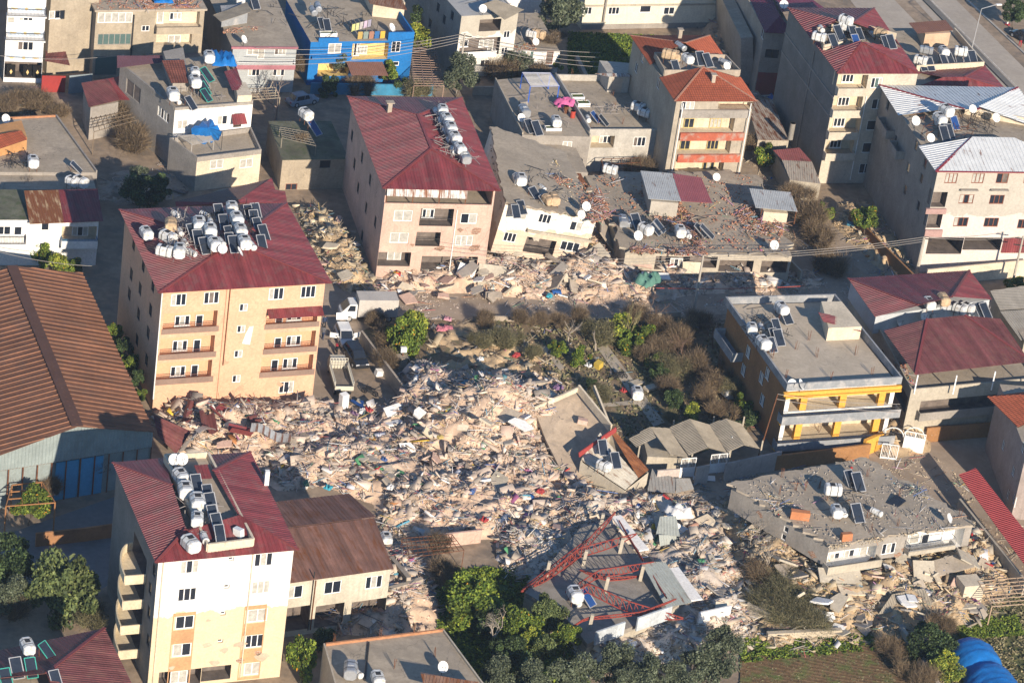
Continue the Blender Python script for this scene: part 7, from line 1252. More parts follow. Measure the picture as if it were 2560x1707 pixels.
bare(985, 905, 2.5, 'small gnarled tree by the garden pedestal', PALEB, 3, .12, seed=16); bare(1780, 870, 4, 'bare tree beside the orange wall of the yellow-pillared building', mat('brown_bark', (.16, .10, .07)), 6, .08, seed=17); bare(250, 1225, 4, 'leafless tree against the blue warehouse doors', BARK, 6, .07, seed=18); bare(2330, 1560, 3.5, 'leafless twiggy tree above the lemon tree', PALEB, 5, .08, seed=19); bare(1760, 1620, 3, 'leafless sapling among the white slabs', BARK, 5, .06, seed=20); bare(40, 520, 4, 'leafless vine stems crossing the left white house', BARK, 5, .07, seed=21)
# grass tufts (stuff)
def tufts(name, label, poly, n, kind, h=.3):
    P = [(W(x, y).x, W(x, y).y) for x, y in poly]; A = np.array(P); lo, hi = A.min(0), A.max(0); r = RNG.uniform(lo, hi, (n*3, 2)); r = r[inpoly(r[:, 0], r[:, 1], P)]; r = r[wob(r[:, 0]*2, r[:, 1]*2)+RNG.random(len(r))*.5 > .1][:n]; n = len(r)
    a = RNG.uniform(0, 6.28, n); d = np.stack([np.cos(a), np.sin(a), 0*a], 1)*RNG.uniform(.08, .2, (n, 1)); p = np.concatenate([r, np.full((n, 1), .02)], 1); up = np.stack([RNG.normal(0, .12, n), RNG.normal(0, .12, n), RNG.uniform(.4, 1, n)*h], 1)
    V = np.stack([p-d, p+d, p+up+d*.6, p+up-d*.6], 1); cc = np.array(LEAFC[kind]); col = cc[RNG.integers(0, 4, n)]*1.1; o = link(name, npmesh(name, [(V.reshape(-1, 3), np.arange(n*4).reshape(-1, 4), col)], LM)); tag(o, label, 'grass', kind='stuff')
tufts('grass', 'short green grass of the lot behind the orange tiled block', [(1420, 82), (1640, 92), (1640, 240), (1420, 240)], 9000, 'citrus'); tufts('grass', 'green grass under the orchard trees', [(1090, 1420), (1330, 1420), (1480, 1720), (1100, 1760)], 14000, 'citrus'); tufts('grass', 'weeds along the edges of the ploughed field', [(1850, 1600), (2260, 1560), (2330, 1660), (2200, 1625), (1850, 1660)], 6000, 'citrus'); tufts('grass', 'patchy grass of the meadow at the lower right', [(2330, 1560), (2570, 1480), (2640, 1760), (2330, 1760)], 9000, 'dusty', .2); tufts('grass', 'bright weeds around the blue plastic tunnel', [(2380, 1560), (2540, 1540), (2560, 1590), (2400, 1600)], 3000, 'citrus')
tufts('weeds', 'low weeds and dead stalks over the garden ground', [(1180, 800), (1820, 800), (1920, 1060), (1690, 1140), (1500, 1100), (1400, 960)], 3500, 'dusty', .28)
tufts('weeds', 'sparse green shoots in the ploughed field', [(1850, 1660), (2200, 1625), (2300, 1760), (1850, 1760)], 3500, 'dusty', .15)
# ================================================================ vehicles, people, poles, small things
CARW = mat('car_white_paint', (.72, .72, .70), rough=.25, var=.04, bump=0, spec=.6); CARK = mat('car_black_paint', (.018, .02, .024), rough=.2, var=.05, bump=0, spec=.6); TRKC = mat('truck_cream_paint', (.52, .48, .38), rough=.5, var=.12, bump=0); CANV = mat('canvas_grey', (.45, .42, .38), rough=.9, var=.12); WOODF = mat('truck_bed_floor', (.22, .18, .14), var=.25)
LAMP = mat('headlight_lens', (.6, .6, .62), rough=.15, bump=0, spec=.7); TLAMP = mat('tail_lamp', (.35, .02, .02), rough=.3, bump=0)
def wheels(root, xs, tw, r=.32, w_=.22):
    for x in xs:
        for s in (-1, 1):
            b = MB(); b.tube((x, s*(tw/2-w_/2)-w_/2, r), (x, s*(tw/2-w_/2)+w_/2, r), r, 14); w0 = b.build('wheel', BLACK, root, (0, 0, 0)); b = MB(); y = s*(tw/2); b.tube((x, y-.02, r), (x, y+.02, r), r*.6, 10); b.build('rim', COLLF, w0, (0, 0, 0))
def loft(secs, mi=None):
    """secs: list of (x, [(y,z)...]) rings"""
    b = MB(); n = len(secs[0][1]); vs = []
    for x, ring in secs: vs += [(x, y, z) for y, z in ring]
    fs = [(k*n+i, (k+1)*n+i, (k+1)*n+(i+1) % n, k*n+(i+1) % n) for k in range(len(secs)-1) for i in range(n)]; b.add(vs, fs+[tuple(range(n)), tuple(range(len(vs)-1, len(vs)-n-1, -1))]); return b
def car(px, py, yaw, label, paint, L=4.2, Wd=1.7, H_=1.45, hatch=False, suv=False, z=0):
    r = thing('parked_car', label, 'car'); h = Wd/2
    def ring(w_, z0, z1): return [(-w_, z0), (-w_*1.0, z0+.25), (-w_*.97, z1-.06), (-w_*.88, z1), (w_*.88, z1), (w_*.97, z1-.06), (w_, z0+.25), (w_, z0)]
    hb = .78 if not suv else .95
    loft([(-L/2, ring(h*.86, .38, hb-.1)), (-L/2+.12, ring(h*.97, .24, hb)), (-L*.2, ring(h, .2, hb+.04)), (L*.18, ring(h, .2, hb+.03)), (L*.40, ring(h*.95, .22, hb-.08)), (L/2-.05, ring(h*.86, .28, hb-.16)), (L/2, ring(h*.78, .34, hb-.26))]).build('body', paint, r, (0, 0, 0), smooth=False)
    def cr(w_, z): return [(-w_, hb), (-w_, z-.05), (-w_*.93, z), (w_*.93, z), (w_, z-.05), (w_, hb)]
    x0 = -L/2+.18 if (hatch or suv) else -L*.38
    cab = loft([(x0, cr(h*.84, hb+.06)), (x0+.35, cr(h*.78, H_-.02)), (0, cr(h*.78, H_)), (L*.10, cr(h*.78, H_-.04)), (L*.28, cr(h*.86, hb+.05))]); cab.build('cabin', paint, r, (0, 0, 0))
    g = MB(); hz = H_-hb
    def gl(*p): g.quad(*p)
    gl((L*.113, -h*.70, H_-.05), (L*.113, h*.70, H_-.05), (L*.272, h*.78, hb+.1), (L*.272, -h*.78, hb+.1)); g.v[-4:] = [(x+.02, y, z_+.02) for x, y, z_ in g.v[-4:]]; g.build('windscreen', GLASS, r, (0, 0, 0))
    g = MB(); gl((x0+.05, -h*.7, hb+.12), (x0+.05, h*.7, hb+.12), (x0+.32, h*.66, H_-.06), (x0+.32, -h*.66, H_-.06)); g.v[-4:] = [(x-.03, y, z_+.02) for x, y, z_ in g.v[-4:]]; g.build('rear_window', GLASS, r, (0, 0, 0))
    for s in (-1, 1):
        g = MB()
        for a_, c_ in ((x0+.4, -.12), (-.05, L*.12)): gl((a_, s*(h*.83+.012), hb+.06), (c_+ (.18 if c_ > 0 else 0), s*(h*.83+.012), hb+.06), (c_, s*(h*.775+.012), H_-.1), (a_+.1, s*(h*.775+.012), H_-.1))
        g.build('side_window', GLASS, r, (0, 0, 0)); b = MB(); b.box((L/2-.06, s*h*.62, hb-.22), (.1, .34, .14)); b.build('headlight', LAMP, r, (0, 0, 0)); b = MB(); b.box((-L/2+.05, s*h*.72, hb-.12), (.1, .22, .2)); b.build('tail_light', TLAMP, r, (0, 0, 0)); b = MB(); b.box((L*.2, s*(h+.08), hb+.12), (.12, .16, .1)); b.build('mirror', paint, r, (0, 0, 0))
    wheels(r, (-L*.3, L*.31), Wd); r.location = W(px, py, .5+z); r.location.z = z; r.rotation_euler = (0, 0, math.radians(yaw)); return r
# headings: +x of a car points along yaw; towards the camera is about -110 degrees
c = car(862, 840, -72, 'white hatchback with open tailgate and doors in the alley', CARW, hatch=True)
b = MB(); b.obox((-2.0, -.65, 1.4), (-.25, 0, .75), (0, 1.3, 0), (.05, 0, .02)); b.build('tailgate', CARW, c, (0, 0, 0)); b = MB(); b.obox((.35, .85, .45), (-.3, .85, 0), (.05, .02, 0), (0, 0, .6)); b.build('door', CARW, c, (0, 0, 0)); b = MB(); b.obox((.35, -.85, .45), (-.3, -.85, 0), (.05, .02, 0), (0, 0, .6)); b.build('door', CARW, c, (0, 0, 0))
car(890, 892, -65, 'black boxy station wagon nearest the grey garden wall', CARK, L=4.4, Wd=1.75, H_=1.6, suv=True)
car(2558, 92, 130, 'black car at the right edge on the far carriageway', CARK)
car(755, 400-150, 40, 'pale shaded wreck of a car under bare branches', mat('dusty_blue_paint', (.25, .28, .32), rough=.5))
# box truck
r = thing('delivery_truck', 'white truck with a grey canvas box parked on the rubble street', 'truck'); b = MB(); b.box((-.9, 0, 1.75), (4.4, 2.1, 2.1)); b.build('cargo_box', CANV, r, (0, 0, 0)); b = MB(); b.box((-.9, 0, .6), (4.6, 1.6, .25)); b.build('chassis', DARKM, r, (0, 0, 0))
loft([(1.4, [(-.95, .45), (-.95, 1.5), (-.85, 2.1), (.85, 2.1), (.95, 1.5), (.95, .45)]), (2.2, [(-.95, .45), (-.95, 1.5), (-.82, 2.1), (.82, 2.1), (.95, 1.5), (.95, .45)]), (2.95, [(-.93, .45), (-.93, 1.15), (-.85, 1.3), (.85, 1.3), (.93, 1.15), (.93, .45)]), (3.15, [(-.88, .5), (-.88, 1.0), (-.8, 1.1), (.8, 1.1), (.88, 1.0), (.88, .5)])]).build('cab', CARW, r, (0, 0, 0))
b = MB(); b.quad((2.28, -.74, 2.06), (2.28, .74, 2.06), (2.98, .78, 1.34), (2.98, -.78, 1.34)); b.build('windscreen', GLASS, r, (0, 0, 0))
for s in (-1, 1): b = MB(); b.quad((1.6, s*.965, 1.35), (2.5, s*.965, 1.35), (2.2, s*.90, 2.0), (1.6, s*.90, 2.0)); b.build('side_window', GLASS, r, (0, 0, 0)); b = MB(); b.box((3.13, s*.65, .75), (.1, .3, .2)); b.build('headlight', LAMP, r, (0, 0, 0))
wheels(r, (-2.2, 2.2), 1.9, .38); p = W(920, 775, 1); r.location = (p.x, p.y, 0); r.rotation_euler = (0, 0, math.radians(196))
# empty flatbed truck seen from above
r = thing('pickup_truck', 'cream flatbed truck with empty stake-sided cargo bed beside the black wagon', 'truck'); b = MB(); b.box((0, 0, .95), (4.4, 1.9, .12)); b.build('bed_floor', WOODF, r, (0, 0, 0))
b = MB(); b.box((-2.2, 0, 1.2), (.07, 1.95, .5)); b.build('tailboard', TRKC, r, (0, 0, 0))
for s in (-1, 1):
    b = MB(); b.box((0, s*.97, 1.15), (4.4, .06, .4)); b.build('side_board', TRKC, r, (0, 0, 0)); b = MB()
    for i in range(12): b.beam((-2.1+i*.38, s*.98, 1.3), (-2.1+i*.38, s*.98, 1.95), .05)
    b.beam((-2.15, s*.98, 1.95), (2.15, s*.98, 1.95), .06); b.beam((-2.15, s*.98, 1.65), (2.15, s*.98, 1.65), .05)
    for i in range(11): b.beam((-2.1+i*.38, s*.98, 1.65), (-1.72+i*.38, s*.98, 1.95), .03)
    b.build('stake_rail', mat('stake_white', (.55, .52, .44), bump=0), r, (0, 0, 0))
b = MB()
for i in range(7): b.beam((2.2, -.95+i*.317, 1.0), (2.2, -.95+i*.317, 2.3), .05)
for z_ in (1.4, 1.7, 2.0, 2.3): b.beam((2.2, -.97, z_), (2.2, .97, z_), .05)
b.build('headboard', mat('stake_white', (.55, .52, .44)), r, (0, 0, 0))
loft([(2.4, [(-.9, .5), (-.9, 1.4), (-.8, 1.95), (.8, 1.95), (.9, 1.4), (.9, .5)]), (3.5, [(-.9, .5), (-.9, 1.4), (-.8, 1.95), (.8, 1.95), (.9, 1.4), (.9, .5)]), (4.0, [(-.88, .5), (-.88, 1.1), (-.8, 1.2), (.8, 1.2), (.88, 1.1), (.88, .5)])]).build('cab', TRKC, r, (0, 0, 0)); b = MB(); b.box((0, 0, .65), (5.5, .9, .2)); b.build('chassis', DARKM, r, (0, 0, 0)); wheels(r, (-1.3, 3.2), 1.8, .36)
p = W(853, 948, 1); r.location = (p.x, p.y, 0); r.rotation_euler = (0, 0, math.radians(105))
# tractor in the open ground floor
r = thing('tractor', 'red tractor parked in the open ground floor of the white-roofed block', 'tractor'); b = MB(); b.box((.6, 0, 1.0), (1.6, .6, .6)); b.box((-.4, 0, 1.1), (.8, .9, .5)); b.build('body', mat('tractor_red', (.35, .03, .03), rough=.5), r, (0, 0, 0)); b = MB(); b.tube((.9, 0, 1.3), (.9, 0, 2.0), .05); b.build('exhaust', DARKM, r, (0, 0, 0))
wheels(r, (-.5,), 1.8, .75, .4); wheels(r, (1.2,), 1.4, .42, .25); p = W(2430, 618, .8); r.location = (p.x, p.y, .4); r.rotation_euler = (0, 0, math.radians(-30))
# motorbikes
def bike(px, py, yaw, label, tank, z=0):
    r = thing('motorbike', label, 'motorbike')
    for x in (-.65, .65):
        b = MB(); n = 14
        for i in range(n): a0, a1 = 6.283*i/n, 6.283*(i+1)/n; b.beam((x+.3*math.cos(a0), 0, .31+.3*math.sin(a0)), (x+.3*math.cos(a1), 0, .31+.3*math.sin(a1)), .09)
        for i in range(4): a0 = 3.1416*i/4; b.beam((x+.3*math.cos(a0), 0, .31+.3*math.sin(a0)), (x-.3*math.cos(a0), 0, .31-.3*math.sin(a0)), .02)
        b.build('wheel', BLACK, r, (0, 0, 0))
    b = MB(); b.beam((-.65, 0, .35), (0, 0, .5), .08); b.beam((0, 0, .4), (.4, 0, .85), .1); b.beam((.65, 0, .31), (.42, 0, 1.0), .06); b.box((0, 0, .45), (.4, .25, .3)); b.build('frame', DARKM, r, (0, 0, 0)); b = MB(); b.box((.2, 0, .82), (.5, .28, .22)); b.build('tank', tank, r, (0, 0, 0)); b = MB(); b.box((-.3, 0, .82), (.6, .26, .1)); b.build('seat', BLACK, r, (0, 0, 0)); b = MB(); b.beam((.42, -.35, 1.02), (.42, .35, 1.02), .04); b.build('handlebar', DARKM, r, (0, 0, 0))
    p = W(px, py, .5+z); r.location = (p.x, p.y, z); r.rotation_euler = (0, 0, math.radians(yaw))
bike(842, 872, 100, 'red and black motorbike between the white car and the peach block', mat('red_paint', (.4, .03, .03), rough=.3)); bike(925, 976, 160, 'dark motorbike lying by the debris at the garden wall', BLACK); bike(1548, 938, 20, 'bicycle-thin dark bike leaning on the garden path', BLACK)
# people
SKIN = mat('skin', (.38, .22, .15), rough=.7, bump=0); CLB = mat('black_cloth', (.02, .02, .024), rough=.9); CLJ = mat('dark_blue_cloth', (.03, .045, .09), rough=.9); CLG = mat('grey_cloth', (.12, .12, .13), rough=.9); HAIR = mat('dark_hair', (.015, .01, .008), rough=.8, bump=0); CLP = mat('pink_blanket', (.45, .16, .2), rough=.95, var=.4, scale=6)
def person(px, py, yaw, label, top, bottom, pose='stand', z=0):
    r = thing('person', label, 'person'); J = {}; E = []
    if pose == 'crouch': P = dict(pel=(0, 0, .42, .15), sp=(.12, 0, .62, .13), ch=(.22, 0, .82, .16), nk=(.3, 0, 1.0, .06), hd=(.34, 0, 1.12, .095), hp=(.36, 0, 1.2, .09))
    else: P = dict(pel=(0, 0, .92, .15), sp=(.01, 0, 1.12, .13), ch=(.03, 0, 1.34, .17), nk=(.04, 0, 1.5, .06), hd=(.06, 0, 1.62, .095), hp=(.06, 0, 1.71, .09))
    E += [('pel', 'sp'), ('sp', 'ch'), ('ch', 'nk'), ('nk', 'hd'), ('hd', 'hp')]
    for s, n in ((1, 'l'), (-1, 'r')):
        if pose == 'crouch': P.update({n+'h': (.02, s*.1, .40, .1), n+'k': (.42, s*.16, .45, .07), n+'a': (.18, s*.14, .09, .045), n+'t': (.36, s*.15, .04, .04), n+'s': (.24, s*.2, .86, .06), n+'e': (.45, s*.24, .66, .045), n+'w': (.6, s*.12, .5, .035), n+'f': (.68, s*.1, .46, .03)})
        else: st = .16*s; P.update({n+'h': (0, s*.1, .86, .1), n+'k': (st*.7, s*.11, .48, .07), n+'a': (st*.9, s*.11, .1, .045), n+'t': (st*.9+.18, s*.12, .04, .04), n+'s': (.03, s*.2, 1.4, .065), n+'e': (-.02*s, s*.27, 1.12, .048), n+'w': (.12, s*.26, .88, .035), n+'f': (.15, s*.25, .78, .035)})
        E += [('pel', n+'h'), (n+'h', n+'k'), (n+'k', n+'a'), (n+'a', n+'t'), ('ch', n+'s'), (n+'s', n+'e'), (n+'e', n+'w'), (n+'w', n+'f')]
    ks = list(P); me = bpy.data.meshes.new('body'); me.from_pydata([P[k][:3] for k in ks], [(ks.index(a), ks.index(c_)) for a, c_ in E], []); o = link('body', me, r); md = o.modifiers.new('skin', 'SKIN'); md.use_smooth_shade = True
    for i, k in enumerate(ks): me.skin_vertices[0].data[i].radius = (P[k][3],)*2; me.skin_vertices[0].data[i].use_root = k == 'pel'
    sb = o.modifiers.new('sub', 'SUBSURF'); sb.levels = 2; sb.render_levels = 2; dg = bpy.context.evaluated_depsgraph_get(); m2 = bpy.data.meshes.new_from_object(o.evaluated_get(dg)); o.modifiers.clear(); o.data = m2; m2.materials.clear()
    for x in (top, bottom, SKIN, HAIR): m2.materials.append(x)
    hz, nk, pz = P['hd'][2], P['nk'][2], P['pel'][2]
    for f in m2.polygons:
        c_ = f.center; hand = any((Vector(P[k+'f'][:3])-c_).length < .07 for k in 'lr')
        if c_.z > nk+.02 and (c_-Vector(P['hd'][:3])).length < .25: f.material_index = 3 if (c_.z > hz+.04 or c_.x < P['hd'][0]-.01) else 2
        elif hand: f.material_index = 2
        elif pose == 'crouch': f.material_index = 1 if c_.z < .5 else 0
        else: f.material_index = 1 if c_.z < pz+.03 and abs(c_.y) < .2 else 0
    p = W(px, py, z+.8); r.location = (p.x, p.y, z); r.rotation_euler = (0, 0, math.radians(yaw)); return r
person(811, 806, -60, 'person in dark clothes standing between the peach block and white car', CLJ, CLB); person(1066, 800, -30, 'person dressed in black crouching in the rubble street', CLB, CLB, 'crouch'); person(1077, 812, 10, 'person in grey bending over the pink bundle in the street', CLG, CLB, 'crouch'); person(808, 833, 70, 'person in a blue-grey coat beside the open car door', CLG, CLJ)
person(2552, 104, 100, 'person in red trousers walking beside the black car at the top right', CLB, mat('red_cloth', (.35, .03, .04)))
def blanket(px, py, z, s, m_, label, name='blanket', cat='cloth', rz=0, amp=.15):
    b = MB(); n = 8; vs = [(s[0]*(i/n-.5), s[1]*(j/n-.5), amp*(.6+math.sin(i*1.7+j)*.4+random.uniform(-.2, .3))*(1 if 0 < i < n and 0 < j < n else .15)) for i in range(n+1) for j in range(n+1)]; b.add(vs, [(i*(n+1)+j, (i+1)*(n+1)+j, (i+1)*(n+1)+j+1, i*(n+1)+j+1) for i in range(n) for j in range(n)]); o = link(name, b.mesh(name, m_, smooth=True)); p = W(px, py, z); o.location = p; o.rotation_euler = (0, 0, rz); return tag(o, label, cat)
blanket(1112, 824, .1, (2.0, .9), CLP, 'pink blanket bundle on the dusty street', amp=.5, rz=.3); blanket(1119, 799, .1, (.9, .7), mat('pink_white', (.5, .25, .3)), 'small pink and white cloth pile in the street', amp=.35)
TARP = mat('blue_tarp', (.012, .155, .46), rough=.5, var=.25, scale=1.2, bump=1, bscale=1.6, fine=.15)
blanket(556, 152, 8.7, (3.0, 3.6), TARP, 'crumpled bright blue tarpaulin on the upper roof corner of the cluttered house', 'tarpaulin', 'tarp', .3, 1.0)
root = thing('tarpaulin', 'big blue tarpaulin tent on the lower cream terrace', 'tarp', W(515, 330, 4)); b = MB(); A = [W(x, y, z) for x, y, z in [(478, 322, 5.8), (525, 297, 6.7), (557, 330, 6.2), (545, 352, 4.2), (505, 360, 3.9), (480, 340, 5.0)]]; cp = W(522, 320, 6.6); 
for i in range(6):
    n = 5; a_, c_ = A[i], A[(i+1) % 6]
    for j in range(n): q0, q1 = a_.lerp(c_, j/n), a_.lerp(c_, (j+1)/n); off = Vector((0, 0, .16*((j % 2)*2-1))); b.quad(q0+(off if 0 < j else Vector()), q1-(off if j < n-1 else Vector()), cp)
b.build('sheet', TARP, root); b = MB()
for q in (A[0], A[1], A[2]): b.beam(Vector((q.x, q.y, 3.8)), q, .06)
b.build('pole', DARKM, root)
blanket(172, 105, 2.0, (2.2, 1.6), TARP, 'blue sheet crumpled on the low roof right of the white and blue house', 'tarpaulin', 'tarp', .3, .6); blanket(408, 3, 9.6, (2.4, 1.6), TARP, 'blue sheet among the debris on the beige block roof', 'tarpaulin', 'tarp', .3, .5); blanket(1620, 705, 2.4, (3, 2), mat('green_fabric', (.10, .22, .17), rough=.8, var=.2), 'dusty green canvas draped over the street rubble', 'canvas', 'cloth', .9, 1.0); blanket(1412, 262, 5.3, (2.6, 1.6), mat('pink_cover', (.55, .12, .28), var=.3, scale=3), 'bright pink cover on the terrace with oil drums', 'cover', 'cloth', .5, .8)
blanket(1696, 1285, 1.9, (2.6, 1.9), WHITEP, 'white crumpled dome sheet above the truss slab', 'sheet', 'sheet', .4, .8)
# blue plastic tunnel
def tunnel(a, c, r_, m_, label, n=26):
    A, C_ = W(*a), W(*c); d = (C_-A); L = d.length; d.normalize(); X = Vector((-d.y, d.x, 0)); b = MB(); k = 14; vs = []
    for i in range(n+1):
        t = i/n; rr = r_*(1-.75*max(0, (.16-t)/.16)**2)*(1+.012*math.sin(i*2.9))*(1-.17*math.exp(-((t-.3)/.035)**2)); 
        for j in range(k+1): an = math.pi*j/k; r3 = rr*(1+.022*math.sin(i*2.1+j*.5)+.01*math.sin(j*4.1+i)); vs.append(A+d*L*t+X*math.cos(an)*r3+Vector((0, 0, math.sin(an)*r3*.95+.02)))
    b.add(vs, [(i*(k+1)+j, (i+1)*(k+1)+j, (i+1)*(k+1)+j+1, i*(k+1)+j+1) for i in range(n) for j in range(k)]); return solo(b, 'plastic_tunnel', m_, label, 'greenhouse', A, smooth=True)
tunnel((2398, 1612), (2600, 1900), 2.5, TARP, 'bright blue plastic growing tunnel in the lower right corner', n=60)
# poles and wires
POLE = mat('pole_concrete', (.40, .36, .30), rough=.9)
def pole(px, py, h, label, arm=None, m_=POLE, r=.17, lean=(0, 0)):
    p = W(px, py); o = thing('utility_pole', label, 'pole', p); b = MB(); tp = p+Vector((lean[0], lean[1], h)); b.tube(p, tp, r, 8, r*.65); b.build('mast', m_, o)
    for i in (arm or []): b = MB(); q = p.lerp(tp, (h-i)/h); b.beam(q-cX0*.9, q+cX0*.9, .1); b.build('crossarm', DARKM, o)
    return tp
p1 = pole(1142, 238, 8.5, 'round concrete pole with crossarm in the tree below the tall white block', (.3,)); p2 = pole(1733, 782, 7.4, 'concrete pole standing in the street rubble beside the long collapsed roof', (.2,)); p3 = pole(2290, 690, 5.2, 'square concrete pole with a transformer head behind the twin maroon roofs', (.2,), r=.25); p4 = pole(2528, 722, 7.0, 'round concrete pole at the right edge beside the grey shed', (.3, 1.2)); p5 = pole(1912, 225, 9.5, 'thin leaning pole in the shade left of the tall grey block', m_=GREYD, r=.12, lean=(1.2, 1)); p6 = pole(1893, 1150, 8.2, 'rusty thin pole at the corner of the orange street wall', m_=RUSTM, r=.09, lean=(.8, 0)); p7 = pole(432, 365, 8, 'concrete pole against the grey side wall of the tarpaulin house'); p8 = pole(300, 250, 6, 'pale pole at the upper corner of the tarpaulin house'); p9 = pole(765, 115, 6, 'pipe pole at the left corner of the blue house', r=.08, m_=mat('blue_grey_pipe', (.15, .25, .32)))
pole(1817, 1165, 3.6, 'thin white lamp pole in front of the corrugated roofs', m_=WHITEF, r=.06); pole(328, 195, 3, 'short post with a cap near the green shop door', r=.1)
def wire(a, c, label, sag=.6, th=.03, m_=None, n=14):
    a, c = Vector(a), Vector(c); b = MB(); f_ = lambda t: a.lerp(c, t)-Vector((0, 0, sag*4*t*(1-t)))
    for i in range(n): b.tube(f_(i/n), f_((i+1)/n), th, 4, cap=False)
    return solo(b, 'overhead_wire', m_ or mat('wire', (.30, .27, .24), bump=0), label, 'wire', a)
for i, dz in enumerate((0, -.35, -.7, -1.05)):
    n_ = ['top', 'second', 'third', 'lowest'][i]
    wire(p1+Vector((0, 0, dz)), W(640, 120+i*14, 6.5), n_+' wire running left from the concrete pole past the blue house', 1.0); wire(p1+Vector((0, 0, dz)), W(1500, 132+i*12, 6), n_+' wire running right from the concrete pole over the grassy lot', .6)
for i, dz in enumerate((0, -.3, -.6)): wire(p2+Vector((0, 0, dz)), p3+Vector((0, 0, dz)), ['upper', 'middle', 'lower'][i]+' wire between the street pole and the square pole', .5); wire(p2+Vector((0, 0, dz)), W(1150, 620+i*12, 7), ['upper', 'middle', 'lower'][i]+' wire from the street pole to the pink block', .9, .022)
wire(p3, p4, 'wire between the square pole and the right edge pole', .4); wire(p6, W(2250, 1010, 6), 'wire from the rusty pole across the yellow balconies', .3); wire(p6+Vector((0, 0, -.6)), W(2250, 1030, 5), 'lower wire from the rusty pole across the yellow balconies', .3); wire(W(1640, 720, 2.5), W(2010, 715, 3), 'thin red cable hanging over the shaded street rubble', .2, .035, mat('red_cable', (.45, .08, .05))); wire(W(0, 140, 4), p8, 'wire across the white and blue house', .5); wire(W(0, 630, 6), W(230, 665, 6), 'wire sagging over the warehouse ridge end', .3); wire(W(160, 600, 6.5), W(760, 690, 15), 'thin wire to the peach block', 1.5) if 0 else None
# street lamp
r = thing('street_lamp', 'slim white street lamp leaning over the road median', 'street lamp', W(2425, 140)); p = W(2425, 140); b = MB(); b.tube(p, p+Vector((.2, 0, 7)), .09, 6, .05); b.build('pole', COLLF, r); b = MB(); b.tube(p+Vector((.2, 0, 7)), p+Vector((2.2, .8, 7.6)), .05, 6); b.build('arm', COLLF, r); b = MB(); b.box(p+Vector((2.5, .9, 7.6)), (.8, .3, .15), .4); b.build('lamp_head', WHITEF, r)
def smallbox(name, label, cat, px, py, z, size, m_, rz=.35, rot=None, group=None):
    b = MB(); b.box((0, 0, size[2]/2), size); w_ = MB(); o = link(name, b.mesh(name, m_)); o.location = W(px, py, z); o.rotation_euler = rot or (0, 0, rz); return tag(o, label, cat, group)
def lidded(name, label, cat, px, py, z, size, m_, m2, rz=.35):
    p = W(px, py, z); r = thing(name, label, cat, p, rz); b = MB(); x, y, h = size
    for c_, s_ in (((0, -y/2+.04, h/2), (x, .08, h)), ((0, y/2-.04, h/2), (x, .08, h)), ((-x/2+.04, 0, h/2), (.08, y-.16, h)), ((x/2-.04, 0, h/2), (.08, y-.16, h)), ((0, 0, .03), (x-.16, y-.16, .06))): b.box(c_, s_)
    b.build('tub', m_, r, (0, 0, 0)); b = MB(); b.box((0, 0, h-.1), (x-.17, y-.17, .08)); b.build('soil', m2, r, (0, 0, 0)); return r
MOSS = mat('moss', (.07, .10, .02), rough=1, var=.4, scale=3, bump=1)
lidded('planter', 'white planter box of moss on the parapet terrace, farther one', 'planter', 1443, 248, 4.95, (1.6, 1.0, .5), WHITEP, MOSS); lidded('planter', 'white planter box of moss on the parapet terrace, nearer one', 'planter', 1457, 264, 4.95, (1.6, 1.0, .5), WHITEP, MOSS); lidded('planter', 'long mossy planter on the terrace with the white tank', 'planter', 1382, 325, 5.05, (2.0, .8, .4), WHITEP, MOSS); lidded('planter', 'white flower trough at the front edge of the blue house terrace', 'planter', 820, 90, 5.95, (2.2, .7, .5), WHITEP, MOSS)
def drum(px, py, z, label, m_, h=.9, r=.3):
    p = W(px, py, z); o = thing('oil_drum', label, 'barrel', p); b = MB(); b.tube((0, 0, 0), (0, 0, h), r, 14); b.build('body', m_, o, (0, 0, 0))
    for z_ in (.0, h/3, 2*h/3, h-.04): b = MB(); b.tube((0, 0, z_), (0, 0, z_+.04), r+.02, 14); b.build('rib', m_, o, (0, 0, 0))
drum(1431, 294, 5.05, 'red oil drum beside the dividing parapet', mat('drum_red', (.40, .06, .04), rough=.5)); drum(1414, 282, 5.05, 'brown rusty oil drum beside the red one', RUSTM); drum(1975, 348, 3.3, 'tall round steel flue at the foot of the tall grey block', mat('old_steel', (.25, .23, .2)), 2.2, .35)
drum(968-20, 962, 0, 'small dark bin by the garden wall', DARKM) if 0 else None
